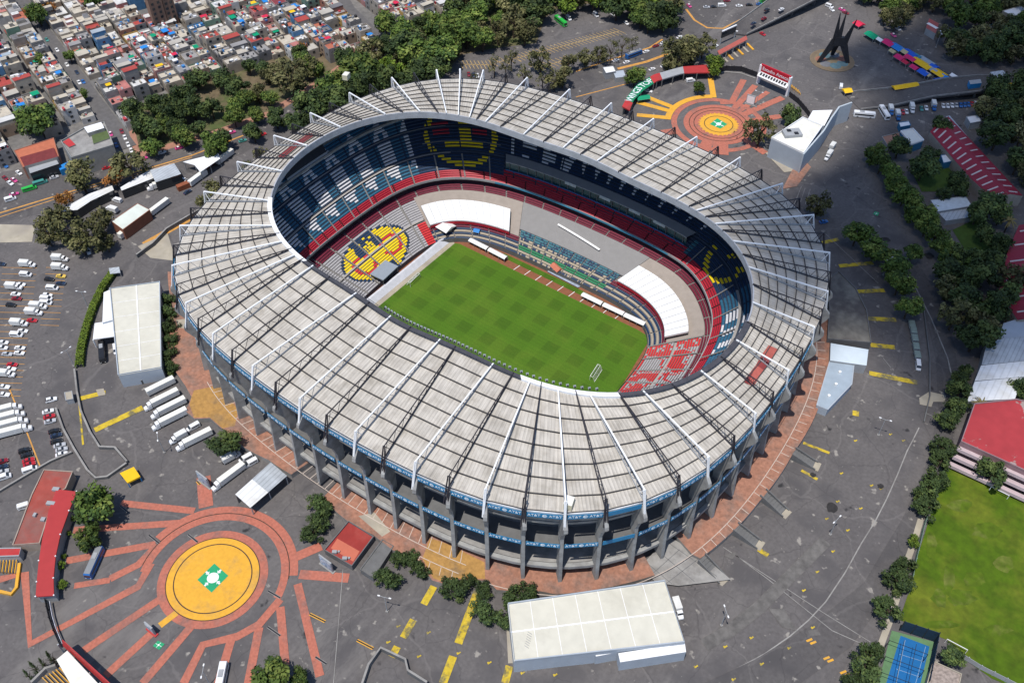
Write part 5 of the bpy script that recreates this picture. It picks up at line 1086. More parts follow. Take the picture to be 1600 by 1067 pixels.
for L,h,l in (([(222,-12),(244,-20),(250,-8),(230,0)],22,'tall brown apartment tower at the top edge beside a round tree'),([(246,-14),(262,-20),(268,-10),(252,-4)],20,'second brown apartment tower right of the taller one at the top edge')):
    t=bldg('brown_tower',l,'apartment tower',L,h,mat('brown_render',(0.22,0.13,0.09),.85,.1,.3),M_conc,.6); P=poly(L,ZG+h); p,q=P[3],P[2]
    for k in range(6):
        for u in (.25,.7): x,y=p[0]+(q[0]-p[0])*u,p[1]+(q[1]-p[1])*u; b=MB(); b.box(x,y,ZG+2.5+k*3,1.6,.3,1.4,math.atan2(q[1]-p[1],q[0]-p[0])); b.build('window',M_dark,t)
# field and court furniture
fence('tall dark windscreen fence at the end of the blue tennis court',[(1405,984),(1459,1002)],6,M_black,mp_=mat('windscreen',(0.012,0.03,0.055),.8)); fence('dark windscreen fence on the right side of the blue tennis court',[(1459,1002),(1444,1075)],6,M_black,mp_=MATS['windscreen']); fence('grey green mesh fence between the hedge and the grass field',[(1454,786),(1440,830),(1428,880),(1418,930)],3.2,mat('mesh_green',(0.16,0.24,0.19),.8)); fence('grey wire fence along the lower edge of the grass field',[(1490,1020),(1530,1045),(1590,1075)],2.5,M_grey)
b=MB(); z=lv()
for L in ([(1414,1000),(1400,1067)],[(1446,1010),(1429,1072)],[(1405,1022),(1444,1034)],[(1400,1045),(1438,1058)]): b.strip(poly(L),.12,z)
struct('court_marking',b,mat('faded_white_line',(0.25,0.35,0.45),.8))
b=MB()
for p,q in (((1390,1000),(1450,1022)),((1384,1025),(1444,1047)),((1378,1050),(1438,1072)),((1413,1000),(1398,1075)),((1432,1006),(1417,1078))): b.bar((*at(*p,ZG+5.5),ZG+5.5),(*at(*q,ZG+5.5),ZG+5.5),.14)
for p in ((1390,1000),(1450,1022),(1384,1025),(1444,1047),(1378,1050),(1438,1072)): x=at(*p,ZG+5.5); b.box(*x,ZG,.18,.18,5.5)
tag(b.build('court_cage',M_black,None,(*at(1410,1040),ZG)),'thin black frame of wires over the blue tennis court','frame')
def fgoal(p,q,label):
    a,c=at(*p,ZG+2.4),at(*q,ZG+2.4); b=MB(); b.bar((*a,ZG+2.4),(*c,ZG+2.4),.2); b.bar((*a,ZG),(*a,ZG+2.4),.18); b.bar((*c,ZG),(*c,ZG+2.4),.18); tag(b.build('field_goal',M_white,None,(*a,ZG)),label,'goal',group='white goals on the grass field')
fgoal((1549,760),(1577,774),'white goal frame on the grass field under the red grandstand'); fgoal((1480,998),(1512,1015),'white goal frame on the grass field near the blue tennis court')
bldg('rubble_roof_house','low house with a rubble covered roof next to the blue tennis court','house',[(1458,1033),(1502,1053),(1496,1080),(1446,1075)],4,M_beige,mat('rubble',(0.28,0.23,0.2),.95,.35,1.2,col2=(.4,.05,.04),scale2=.1,thr=(.58,.62)),.4)
t=bldg('guard_booth','small beige roofed guard booth at the car park barrier above the sunken ramp','booth',[(101,613),(112,611),(114,623),(103,625)],2.8,M_grey,M_beige,.1)
t=bldg('road_gatehouse','small white roofed road gatehouse by the far road behind the stadium','gatehouse',[(942,106),(958,104),(962,112),(947,115)],4,M_grey,M_white,.2); annex(t,'porch',[(958,112),(974,110),(978,120),(962,122)],3,M_grey,M_bluegrey)
t=roofsheet('hedge_end_shelter','small pale roofed shelter at the top end of the clipped hedge','shelter',[(170,419),(186,417),(188,426),(172,428)],2.6,M_tin,M_grey)
# lamp posts
lp=MB(); lp.tube((0,0,0),(0,0,9.5),.16,.1,8); pole_me=lp.mesh('pole',M_grey); lp=MB(); lp.bar((0,0,9.4),(1.8,0,9.7),.14); lp.bar((0,0,9.4),(-1.8,0,9.7),.14); arm_me=lp.mesh('arm',M_grey); lp=MB(); lp.box(1.9,0,9.6,.8,.4,.22); lp.box(-1.9,0,9.6,.8,.4,.22); head_me=lp.mesh('lamp_head',M_white); lp=MB(); lp.box(0,0,0,.9,.9,.5); base_me=lp.mesh('base',M_conc)
for i,(x,y,l) in enumerate(((138,481,'beside the middle of the clipped hedge'),(116,572,'at the lower end of the clipped hedge'),(257,707,'by the parked white trucks'),(605,955,'between the yellow bands below the round trees'),(1297,835,'next to the round dark stain on the outer road'),(1127,977,'right of the white hall on open asphalt'),(1372,680,'near the pale kerb on the right asphalt'),(1380,430,'beside the second yellow band on the right'),(328,1069,'at the bottom edge below the orange circle'),(1181,168,'beside the white panel board on the far plaza'),(541,112,'in the tree belt behind the stadium'),(1462,75,'behind the market stalls on the road verge'))):
    t=thing('lamp_post','grey double armed lamp post '+l,'lamp post',(*at(x,y),ZG),.5+i,'lamp posts around the stadium')
    for nm,me in (('pole',pole_me),('arm',arm_me),('lamp_head',head_me),('base',base_me)): child(nm,me,t)
# hedge by the cream hall
# ---------------------------------------------------------------- hillside houses
def proj(x,y,z):
    dx,dy,dz=x-CAM[0],y-CAM[1],z-CAM[2]; X=dx*_cp-dy*_sp; Y=dx*_sp+dy*_cp
    w=Y*math.cos(TILT)-dz*math.sin(TILT); u=Y*math.sin(TILT)+dz*math.cos(TILT); return (800+FPX*X/w,533.5-FPX*u/w)
random.seed(21)
WALLS=[('grey',(0.22,0.215,0.21)),('grey',(0.17,0.165,0.165)),('beige',(0.36,0.31,0.25)),('beige',(0.3,0.265,0.22)),('white',(0.5,0.49,0.47)),('tan',(0.3,0.22,0.16)),('pink',(0.4,0.2,0.19)),('green',(0.13,0.21,0.16)),('blue',(0.08,0.19,0.33)),('brick',(0.26,0.12,0.085)),('ochre',(0.42,0.27,0.08))]
WW=[20,12,20,15,12,7,4,2.5,2.5,3,3]
ROOFS=[('pale',(0.42,0.39,0.34)),('cream',(0.47,0.42,0.34)),('grey',(0.27,0.26,0.255)),('dark grey',(0.16,0.155,0.16)),('white',(0.58,0.57,0.55)),('red',(0.36,0.06,0.05)),('terracotta',(0.4,0.13,0.08)),('rose',(0.42,0.16,0.14)),('maroon',(0.2,0.04,0.05)),('green',(0.07,0.2,0.13)),('tin blue',(0.33,0.38,0.42))]
RW=[23,25,15,6,11,5,4,4,1.5,2,5]
wm=[mat('house_wall_%s_%s'%(n,'abcdefghijk'[i]),c,.85,.14,.35,col2=tuple(x*.75 for x in c),scale2=.2) for i,(n,c) in enumerate(WALLS)]
rm=[mat('house_roof_%s'%n.replace(' ','_'),c,.85,.18,.45,col2=tuple(x*.72 for x in c),scale2=.22,thr=(.45,.6)) for n,c in ROOFS]
_b=MB(); _b.box(0,0,0,1.5,.12,1.25); win_me=_b.mesh('window',M_dark)
_b=MB(); _b.tube((0,0,0),(0,0,1.3),.65,.65,10); _b.tube((0,0,1.3),(0,0,1.65),.65,.25,10); tank_me=[_b.mesh('water_tank',m) for m in (M_black,M_white,mat('asbestos_grey',(0.3,0.3,0.3),.8))]
def boxme(m,k=.0): 
    _b=MB(); _b.box(0,0,0,1,1,1,m=0); return _b.mesh('roof_box',m)
hut_me=[]; 
clut=[boxme(m) for m in (M_white,M_grey,M_concd,mat('cloth_blue',(0.05,0.2,0.45),.8),mat('cloth_red',(0.4,0.05,0.06),.8),M_beige,M_black)]
awn=[boxme(m) for m in (CV['yellow'],CV['azure'],CV['red'],M_tinw,CV['green'],M_white)]
hut=[boxme(m) for m in wm[:7]]
ua=at(95,90); ub=at(172,195); U=Vector((ub[0]-ua[0],ub[1]-ua[1],0)).normalized(); V=Vector((-U.y,U.x,0)); 
if V.dot(Vector((math.cos(YAW),math.sin(YAW),0)))<0: V=-V                 # V points right in the photo
O=Vector((*at(135,142),0)); HPOLY=poly([(-60,-45),(518,-45),(535,10),(560,38),(592,64),(572,86),(515,99),(440,92),(345,133),(255,152),(215,158),(200,235),(100,262),(0,268),(-60,275)]); HP2=poly([(545,-25),(700,-45),(765,-20),(720,18),(692,38),(655,50),(605,50),(570,30)])
_b=MB(); z=lv(); _b.strip([tuple((O+U*s)[:2]) for s in (-330,-150,0,66)],8.5,z); _b.strip(poly([(522,-25),(543,15),(573,45),(604,64),(660,60),(735,28)]),9,z); struct('road',_b,mat('lane_asphalt',(0.11,0.105,0.105),.9,.15,.4))
houses=[]; HCNT=0
def house(cx,cy,lu,lv_,h,wi,ri,seg):
    global HCNT
    az=math.atan2(U.y,U.x)+random.gauss(0,.025); t=thing('house','x','house',(cx,cy,ZG),az,'close packed houses on the hillside'); HCNT+=1
    b=MB(); lx,ly=lu/2,lv_/2; P=[(-lx,-ly),(lx,-ly),(lx,ly),(-lx,ly)]; b.prism(P,-.5,h-.1,bottom=False); r=random.random(); par=random.choice((.3,.6,.9,.9)); b.wall([(-lx+.12,-ly+.12),(lx-.12,-ly+.12),(lx-.12,ly-.12),(-lx+.12,ly-.12)],.24,h-.1,h+par,closed=True); b.build('wall',wm[wi],t,local=True)
    b=MB(); b.flat(P,h); b.build('roof',rm[ri],t,local=True); feat=''
    half=False
    if random.random()<.5 and lu>7:
        s=random.choice((-1,1)); w=lu*random.uniform(.3,.55); hh=random.choice((2.4,2.6,2.8)); o=child('roof_room',hut[random.randrange(7)] if random.random()<.4 else boxm(wi),t,(s*(lu/2-w/2)-s*.05,0,h)); o.scale=(w,lv_*random.choice((.5,.96,.96)),hh); rr=child('upper_roof',rooftop(random.choices(range(len(ROOFS)),RW)[0]),o,(0,0,1.0)); half=True; pass
    if random.random()<.55: o=child('water_tank',random.choice(tank_me),t,(random.uniform(-.35,.35)*lu,random.uniform(-.35,.35)*lv_,h+(2.6 if half else 0)*(random.random()<.5)+.1)); o.scale=(1.1,1.1,1.1)
    for _ in range(random.choice((2,3,4,5))):
        o=child('roof_box',random.choice(clut),t,(random.uniform(-.4,.4)*lu,random.uniform(-.4,.4)*lv_,h)); o.scale=(random.uniform(.5,2.6),random.uniform(.5,1.8),random.uniform(.4,1.6))
    if random.random()<.16:
        i=random.randrange(6); o=child('awning',awn[i],t,(random.uniform(-.2,.2)*lu,random.uniform(-.2,.2)*lv_,h+2.2)); o.scale=(lu*.5,lv_*.45,.15); feat='%s awning'%('yellow','light blue','red','white tin','green','white')[i]
    cw=Vector((CAM[0]-cx,CAM[1]-cy,0)); a=cw.dot(U); b_=cw.dot(Vector((-U.y,U.x,0)))
    for face in ('u','v'):
        L=lv_ if face=='u' else lu; n=max(1,int(L/4))
        for s in range(int(h/2.8)):
            for k in range(n):
                if random.random()<.35: continue
                q=(k+.5)/n*L-L/2; z=1+s*2.8
                if face=='u': o=child('window',win_me,t,(math.copysign(lx+.02,a),q,z)); o.rotation_euler=(0,0,PI/2)
                else: o=child('window',win_me,t,(q,math.copysign(ly+.02,b_),z))
    st=('one','two','three','four')[min(3,max(0,round(h/2.8)-1))]
    houses.append((t,seg,proj(cx,cy,ZG+h)[1],'%s %s storey house, %s'%(WALLS[wi][0],st,feat or ROOFS[ri][0]+' roof')))
    return t
_bm={}
def boxm(i):
    if ('w',i) not in _bm: _bm[('w',i)]=boxme(wm[i])
    return _bm[('w',i)]
def rooftop(i):
    if ('r',i) not in _bm:
        _b=MB(); _b.box(0,0,0,1.06,1.06,.07); _bm[('r',i)]=_b.mesh('upper_roof',rm[i])
    return _bm[('r',i)]
def taken(px,py):
    return (8<px<100 and 205<py<285) or (84<px<190 and 180<py<258) or (212<px<272 and -35<py<24)
spots=[]
for side in (-1,1):
    v=5.0; strip=0
    while v<520:
        w=random.uniform(6.5,9.5); vc=v+w/2; s=-430+random.uniform(0,8)
        while s<170:
            l=random.choice((random.uniform(5,7.5),random.uniform(6,11))); c=O+U*(s+l/2)+V*(side*vc); p=proj(c.x,c.y,ZG+5)
            if -45<p[0]<760 and -40<p[1]<300 and not taken(*p) and (inpoly(c.x,c.y,HPOLY) or inpoly(c.x,c.y,HP2)):
                q=[at(*k) for k in ((522,-25),(543,15),(573,45),(604,64),(660,60),(735,28))]; ok=True      # keep the second lane clear
                for a_,b_ in zip(q,q[1:]):
                    d=Vector((b_[0]-a_[0],b_[1]-a_[1],0)); f=max(0,min(1,((c.x-a_[0])*d.x+(c.y-a_[1])*d.y)/d.length_squared))
                    if math.dist((c.x,c.y),(a_[0]+d.x*f,a_[1]+d.y*f))<8: ok=False
                if ok and random.random()>.03: spots.append((math.dist((c.x,c.y,0),CAM),c.x,c.y,l-.15,w-.15,random.choice((2.8,3,3.2,5.6,5.8,6,6,6.2,8.4,8.6,9)),random.choices(range(len(WALLS)),WW)[0],random.choices(range(len(ROOFS)),RW)[0],(side,strip)))
            s+=l+(2.5 if random.random()<.06 else 0)
        strip+=1; v+=w+(0.0 if strip%2 else random.choice((.8,1.6,3.5)))
spots.sort(key=lambda q:q[0])
for q in spots[:300]: house(*q[1:])
far=MB(); az=math.atan2(U.y,U.x); far_m=wm+rm
for q in spots[300:]:
    far.box(q[1],q[2],ZG,q[3],q[4],q[5],az,q[6],len(wm)+q[7]); far.box(q[1]+random.uniform(-2,2),q[2]+random.uniform(-2,2),ZG+q[5],random.uniform(1.5,4),random.uniform(1.5,5),random.uniform(1,2.5),az,random.randrange(7),len(wm)+random.randrange(5))
if far.f: tag(far.build('far_houses',far_m,None,(spots[-1][1],spots[-1][2],ZG)),'mass of tiny flat roofed houses at the top edge of the hillside','houses',kind='stuff')
from collections import defaultdict
seg=defaultdict(list)
for t,k,y,d in houses: seg[k].append((y,t,d))
for (side,strip),L in seg.items():
    L.sort(key=lambda q:q[0])
    for i,(y,t,d) in enumerate(L): t['label']=('%s, %s from top in %s row %s of street'%(d,ordw(i),ordw(strip),'left' if side<0 else 'right'))
DBG='houses %d of %d '%(HCNT,len(spots))
# ---------------------------------------------------------------- trees
def leafmat(name,c):
    return mat(name,c,.75,.3,1.4,rnd=.28,spec=.2)
LEAF={'g':[leafmat('leaf_deep_green',(0.038,0.068,0.017)),leafmat('leaf_green',(0.071,0.112,0.021)),leafmat('leaf_pale_green',(0.130,0.165,0.035))],
 'o':[leafmat('leaf_olive_dark',(0.053,0.057,0.024)),leafmat('leaf_olive',(0.094,0.094,0.035)),leafmat('leaf_olive_pale',(0.153,0.144,0.061))],
 'b':[leafmat('leaf_fresh_dark',(0.047,0.083,0.012)),leafmat('leaf_fresh',(0.100,0.153,0.018)),leafmat('leaf_fresh_pale',(0.153,0.212,0.029))],
 'r':[leafmat('leaf_rust_dark',(0.106,0.047,0.018)),leafmat('leaf_rust',(0.236,0.094,0.024)),leafmat('leaf_rust_pale',(0.307,0.153,0.035))],
 'd':[leafmat('leaf_dark',(0.028,0.047,0.017)),leafmat('leaf_dark_mid',(0.050,0.078,0.024)),leafmat('leaf_dark_pale',(0.083,0.112,0.031))]}
def crown_mesh(seed,pal,nc=24,nl=125,flat=.8,sparse=1.0,cone=False,ls=.1):
    R=random.Random(seed); b=MB(); cl=[]
    for i in range(nc):
        while True:
            x,y,z=R.uniform(-1,1),R.uniform(-1,1),R.uniform(-1,1); q=x*x+y*y+z*z
            if .12<q<1: break
        q=math.sqrt(q); f=(.4+.42*R.random())/q*q**.4
        if cone: z=R.uniform(-1,1); w=.62*(1-(z+1)/2)+.02; a=R.uniform(0,2*PI); cl.append((w*.6*math.cos(a),w*.6*math.sin(a),z,.16+.3*w))
        else: cl.append((x*f*1.05,y*f*1.05,z*f*flat,R.uniform(.2,.4)*sparse))
    for cx,cy,cz,cr in cl:
        tone=R.choices((0,1,2),(3,5,2))[0]
        for k in range(int(nl*(cr/.36)**1.6)):
            u,v=R.uniform(-1,1),R.uniform(0,2*PI); s=math.sqrt(1-u*u); n=Vector((s*math.cos(v),s*math.sin(v),u)); r=cr*R.uniform(.45,1.08); p=Vector((cx,cy,cz))+n*r
            n=(n+Vector((R.uniform(-.9,.9),R.uniform(-.9,.9),R.uniform(-.3,1.0)))).normalized(); t=n.orthogonal().normalized(); t.rotate(Matrix.Rotation(R.uniform(0,6.28),3,n)); w=n.cross(t); a=ls*R.uniform(.6,1.3); c=a*R.uniform(.5,.9)
            m=tone if R.random()<.72 else R.randrange(3); b.face([p-t*a,p+w*c*.8,p+t*a,p-w*c*.8],m)
    return b.mesh('crown',LEAF[pal])
def trunk_mesh(seed,limbs=5):
    R=random.Random(seed); b=MB(); b.tube((0,0,0),(0,0,.75),.075,.05,8)
    for i in range(limbs): a=i*2*PI/limbs+R.uniform(-.3,.3); b.tube((0,0,.5+.05*i),(.42*math.cos(a),.42*math.sin(a),1.0+R.uniform(0,.35)),.04,.012,6)
    return b.mesh('trunk',M_trunk)
TK=[trunk_mesh(i) for i in range(3)]
CR={'broad':[crown_mesh(i,'g') for i in range(4)],'dark':[crown_mesh(20+i,'d') for i in range(3)],'olive':[crown_mesh(40+i,'o',18,85,.95,.9) for i in range(3)],'fresh':[crown_mesh(60+i,'b',18,110,.8) for i in range(2)],'thin':[crown_mesh(80+i,'o',16,45,1.35,.75,ls=.085) for i in range(3)],
 'rust':[crown_mesh(100,'r',16,80)],'round':[crown_mesh(110+i,'b',26,110,.95,.8,ls=.075) for i in range(2)],'dome':[crown_mesh(130+i,'d',30,120,.8,.8,ls=.08) for i in range(2)],'cone':[crown_mesh(120,'d',30,60,1,1,True,ls=.06)]}
KW={'broad':'leafy green tree','dark':'dark dense tree','olive':'olive grey tree','fresh':'bright green tree','thin':'thin brownish eucalyptus','rust':'rust coloured tree','round':'small round clipped shrub','dome':'rounded dark green tree','cone':'slim dark cypress'}
TN={'round':'shrub','cone':'cypress_tree','thin':'eucalyptus_tree'}
trees=defaultdict(list)
_trn=random.Random(77)
def tree(px,py,r,kind,place,z=ZG,wpos=None):
    hk={'round':.8,'cone':1.0,'thin':1.75,'dome':.85}.get(kind,1.2)
    m=mpp(px,py,z+5) if wpos is None else math.dist((*wpos,z),CAM)/FPX
    R=r*m; hc=R*hk+(.2 if kind in('round','dome') else .8)
    if kind=='dome': R*=1.2; hc=R*hk+.2
    if kind=='cone': R=r*m*1.15; hc=R*1.25
    x,y=at(px,py,z+hc) if wpos is None else wpos
    t=thing(TN.get(kind,'tree'),'x','shrub' if kind=='round' else 'tree',(x,y,z),_trn.uniform(0,6.28))
    c=child('crown',_trn.choice(CR[kind]),t,(0,0,hc)); s=_trn.uniform(1.08,1.3); c.scale=(R*s,R*s/_trn.uniform(.85,1.15),R*_trn.uniform(.9,1.3)); c.rotation_euler=(0,0,_trn.uniform(0,6))
    if kind=='cone': c.scale=(R*.55,R*.55,R*1.25)
    k=child('trunk',_trn.choice(TK),t); k.scale=(R,R,hc/.95 if kind!='thin' else hc); trees[(kind,place)].append((px if wpos is None else proj(x,y,z)[0],t)); return t
def belt(L,kinds,place,rm_,n,seed,sp=.95,z=ZG):
    R=random.Random(seed); P=poly(L); xs=[p[0] for p in P]; ys=[p[1] for p in P]; got=[]; tries=0
    while len(got)<n and tries<6000:
        tries+=1; x,y=R.uniform(min(xs),max(xs)),R.uniform(min(ys),max(ys))
        if not inpoly(x,y,P): continue
        r=R.uniform(*rm_)
        if any(math.dist((x,y),g[:2])<(r+g[2])*sp*.75 for g in got): continue
        p=proj(x,y,z+6)
        if not(-40<p[0]<1640 and -30<p[1]<1090): continue
        got.append((x,y,r)); tree(0,0,r/(math.dist((x,y,z),CAM)/FPX),R.choice(kinds),place,z,(x,y))
def many(L,kind,place):
    for q in L: tree(q[0],q[1],q[2],kind,place)
many([(148,790,28)],'broad','on the plaza beside the curved red gate house'); many([(137,843,18),(144,825,12)],'broad','near the blue bus on the orange circle plaza')
many([(112,810,6),(106,833,4.5),(99,868,4.5),(95.5,883,7.5),(95.5,913,8)],'round','in the bed along the curved red gate house')
many([(422,1054,28),(470,1060,17)],'broad','at the bottom edge below the orange circle'); 
for x,y,r in ((80,1028,14),(67,1036,11),(53,1043,13),(43,1054,11)): tree(x,y,r,'cone','by the white corner gate')
many([(348,691,20)],'dark','between the trailers and the brick walk'); many([(499,789,15),(509,797,13),(497,817,15),(487,832,14)],'dome','on the wall left of the red terrace house')
many([(606,904,18),(628,873,14),(645,872,11),(656,890,14),(709,917,17),(732,908,12),(756,921,13),(756,957,20),(786,968,16),(800,931,17),(827,928,17)],'dome','in the scalloped beds above the white hall')
many([(263,468,10),(264,488,12),(264,510,12),(264,532,12),(265,554,12),(266,573,11)],'dome','between the cream hall and brick walk')
many([(75,345,20),(108,358,25),(145,366,24),(155,342,18),(72,366,16),(92,332,14),(125,378,18),(165,378,14)],'olive','in the clump left of the trailers')
many([(122,270,27),(200,254,23)],'olive','standing over the avenue beside the tin roofs'); many([(178,276,14),(100,312,14)],'rust','with bare brown twigs by the tin roofs')
many([(205,170,16),(222,195,18),(240,207,15),(285,152,22),(265,172,20),(300,165,18),(330,168,15),(310,200,13),(345,216,16),(395,205,15),(302,130,10)],'dark','in the park beside the avenue')
many([(330,226,18),(365,182,14),(286,211,15),(255,190,12),(235,228,13),(385,150,14),(420,152,13),(400,178,12),(372,160,12)],'broad','in the park beside the avenue')
many([(355,130,12),(352,112,9)],'cone','rising out of the park by the houses')
many([(402,143,15),(455,122,24),(438,106,18),(480,103,18),(418,118,12)],'olive','at the upper end of the park'); belt([(205,178),(300,135),(345,130),(470,90),(520,95),(500,125),(420,180),(325,210),(225,238)],['dark','broad','olive','dark'],'among the park lawns',(4,6.5),16,31,1.3)
belt([(480,190),(530,150),(610,135),(680,120),(690,128),(600,150),(540,172),(500,195)],['broad','dark','dark'],'just behind the upper left roof edge',(5.5,8),22,33,.85)
many([(430,182,16),(458,190,18),(500,172,14),(478,186,12)],'dark','in front of the stadium roof at its upper left'); many([(410,240,14),(335,295,17),(318,312,13),(385,262,12)],'olive','growing close to the upper left ribs')
many([(57,20,15),(140,-4,14),(250,16,15),(58,184,24),(602,34,16),(108,86,9),(128,148,8),(62,92,8),(520,2,10)],'broad','among the hillside houses'); many([(75,12,9),(30,22,9),(470,76,10)],'rust','among the hillside houses')
belt([(540,150),(535,112),(600,88),(640,62),(700,42),(720,22),(800,-22),(960,-30),(1040,-20),(1055,30),(1035,52),(1000,55),(985,42),(930,22),(870,28),(850,45),(838,75),(770,82),(722,92),(716,105),(690,118),(640,122)],['broad','dark','dark','olive','broad','fresh'],'in the belt above the bus parking',(5.5,9.5),105,5,.85)
many([(845,92,18),(889,95,14),(880,116,18),(915,88,14),(936,84,13),(866,124,14)],'olive','between the marked parking and the stadium roof'); many([(772,100,12),(790,100,12),(799,88,13),(955,76,13),(973,69,11),(989,66,10),(819,115,14),(848,121,12),(740,122,10)],'thin','between the marked parking and the stadium roof')
many([(992,117,14),(1092,135,9)],'broad','by the green lettered gate roof'); many([(1050,78,20),(1072,68,18),(1085,80,17),(1100,68,18),(1062,92,14),(1045,98,12)],'olive','in the clump left of the red toll canopy'); many([(1118,95,15),(1116,108,11)],'fresh','beside the red toll canopy')
many([(1190,200,24)],'olive','on the far plaza by the wedge hall'); many([(1236,181,17)],'dark','on the far plaza by the wedge hall')
many([(1280,318,19)],'olive','on the asphalt right of the stadium roof'); many([(1340,363,19),(1369,389,18),(1394,400,13),(1401,412,19),(1406,441,19),(1421,478,19),(1427,394,14)],'fresh' and 'broad','in the planted island on the right asphalt')
many([(1366,240,14),(1378,254,15),(1392,272,16),(1404,288,16),(1415,302,17),(1427,318,17),(1438,333,17),(1450,350,17),(1462,367,17),(1474,384,17),(1487,400,17),(1500,417,18)],'broad','in the long hedge row beside the right road'); many([(1406,228,16),(1445,258,21),(1452,243,16),(1495,281,14),(1503,293,13),(1478,302,12),(1470,196,14),(1550,318,20),(1530,330,18),(1565,335,14),(1540,362,14),(1562,380,16),(1555,405,15)],'dark','around the lawns below the maroon school')
belt([(1462,440),(1480,425),(1530,430),(1560,440),(1585,470),(1578,490),(1545,505),(1520,545),(1505,560),(1480,520)],['dark','olive','dark'],'in the dark clump beside the right road bend',(6,8.5),15,8,.95)
many([(1482,455,12),(1502,608,16),(1497,592,12),(1510,580,12),(1596,606,16),(1490,640,17),(1502,632,13),(1480,655,14)],'dark','between the right road and the pale sheds')
many([(1475,698,16),(1470,720,14),(1462,750,18),(1455,765,16),(1448,790,17),(1442,775,12)],'dome','along the grass field\'s upper end'); many([(1429,845,10)],'fresh','alone between road and grass field'); many([(1415,884,15),(1404,905,18),(1388,952,19),(1362,1026,21),(1352,1050,20),(1340,1070,18)],'dome','along the grass field\'s lower end'); many([(1490,1024,16)],'dark','behind the lower goal of the grass field'); many([(1553,738,19)],'dark','in front of the red grandstand')
belt([(1330,-20),(1480,-30),(1640,-20),(1640,40),(1590,60),(1545,60),(1520,45),(1480,48),(1450,30),(1400,30),(1352,15)],['dark','olive','broad'],'in the wooded corner at the upper right',(5.5,8.5),44,12,.9)
belt([(1465,60),(1500,85),(1540,75),(1640,60),(1640,100),(1560,108),(1510,105),(1480,90)],['dark','dark','olive'],'between the market road and the ramp',(6,8.5),24,14,.8)
belt([(1545,160),(1640,140),(1640,330),(1602,300),(1560,250),(1535,215),(1520,185)],['dark','dark','olive'],'behind the maroon school at the right edge',(6,9),34,15,.9)
many([(1402,30,14),(1385,22,12),(1418,18,13)],'olive','at the top of the monument square')
def palm(px,py,label):
    x,y=at(px,py,ZG+7); t=thing('palm_tree',label,'tree',(x,y,ZG)); b=MB(); b.tube((0,0,0),(0,0,7),.35,.25,8); b.build('trunk',M_trunk,t,local=True); b=MB(); R=random.Random(3)
    for i in range(26):
        a=i*2.4; el=R.uniform(-.2,.9); p=Vector((0,0,7)); d=Vector((math.cos(a)*math.cos(el),math.sin(a)*math.cos(el),math.sin(el)))
        for k in range(4): q=p+d*1.1; s=d.cross(Vector((0,0,1))).normalized()*(.4-.08*k); b.face([p-s,p+s,q+s*.8,q-s*.8]); p=q; d=(d+Vector((0,0,-.35))).normalized()
    b.build('crown',[leafmat('dry_palm',(0.2,0.16,0.06))],t,local=True)
palm(1578,345,'tan palm tree with spreading fronds between the garden shed and the second maroon roof')
palm(1534,632,'small palm poking up by the worn red hall roof') 
# clipped hedge
P=poly([(178,424),(160,450),(146,480),(135,512),(127,545),(124,572)],ZG+1.2); b=MB(); b.wall(P,2.6,0,1,0); R=random.Random(2); b=MB()
for p,q in zip(P,P[1:]):
    L=math.dist(p,q)
    for i in range(int(L*150)):
        f=R.random(); x,y=p[0]+(q[0]-p[0])*f,p[1]+(q[1]-p[1])*f; a=R.uniform(-1.5,1.5); n=Vector((-(q[1]-p[1])/L,(q[0]-p[0])/L,0)); side=R.random()
        zz=ZG+2.3+R.uniform(-.15,.15) if side<.55 else ZG+R.uniform(.1,2.3); o=a if side<.55 else math.copysign(1.4+R.uniform(-.12,.12),a); c=Vector((x,y,zz))+n*o; t_=Vector((R.uniform(-1,1),R.uniform(-1,1),R.uniform(-.5,.5))).normalized()*.3; w=t_.orthogonal().normalized()*.2; b.face([c-t_,c+w,c+t_,c-w],R.choice((0,1,1,2,2)))
h=tag(b.build('hedge',LEAF['b'],None,(*P[2],ZG)),'long clipped bright green hedge curving between the car park and the cream hall','hedge')
for (kind,place),L in trees.items():
    L.sort(key=lambda q:q[0])
    for i,(x,t) in enumerate(L):
        t['label']=('%s %s'%(KW[kind],place)) if len(L)==1 else ('%s %s, %s from left'%(KW[kind],place,ordw(i)))
        if len(L)>1: t['group']='%ss %s'%(KW[kind],place)
DBG+='trees %d '%sum(len(L) for L in trees.values())
# ---------------------------------------------------------------- vehicles
VC={'white':(0.72,0.72,0.72),'silver':(0.42,0.43,0.45),'black':(0.018,0.018,0.02),'dark blue':(0.02,0.035,0.07),'blue':(0.02,0.12,0.36),'red':(0.42,0.02,0.03),'dark red':(0.2,0.015,0.025),'pink':(0.55,0.06,0.22),'green':(0.03,0.4,0.06),'teal':(0.06,0.25,0.22),'yellow':(0.65,0.45,0.08),'grey':(0.22,0.23,0.24)}
vm={k:mat('vehicle_'+k.replace(' ','_'),c,.28,.04,.6,spec=.5) for k,c in VC.items()}
M_box=mat('cargo_white',(0.66,0.66,0.64),.5,.06,.5,col2=(.58,.57,.54),scale2=.2); M_lamp=mat('headlight_glass',(0.7,0.7,0.65),.1); M_tail=mat('tail_light',(0.35,0.01,0.01),.3)
_w=MB(); _w.tube((0,-.11,0),(0,.11,0),.33,.33,12); _w.tube((0,-.12,0),(0,.12,0),.17,.17,8,1); wheel_me=_w.mesh('wheel',[M_tyre,M_grey]); _w=MB(); _w.tube((0,-.15,0),(0,.15,0),.5,.5,12); _w.tube((0,-.16,0),(0,.16,0),.26,.26,8,1); bigwheel_me=_w.mesh('wheel',[M_tyre,M_grey]); _w=MB(); _w.box(0,0,0,.08,.36,.16); lamp_me=_w.mesh('headlight',M_lamp); tail_me=_w.mesh('tail_light',M_tail)
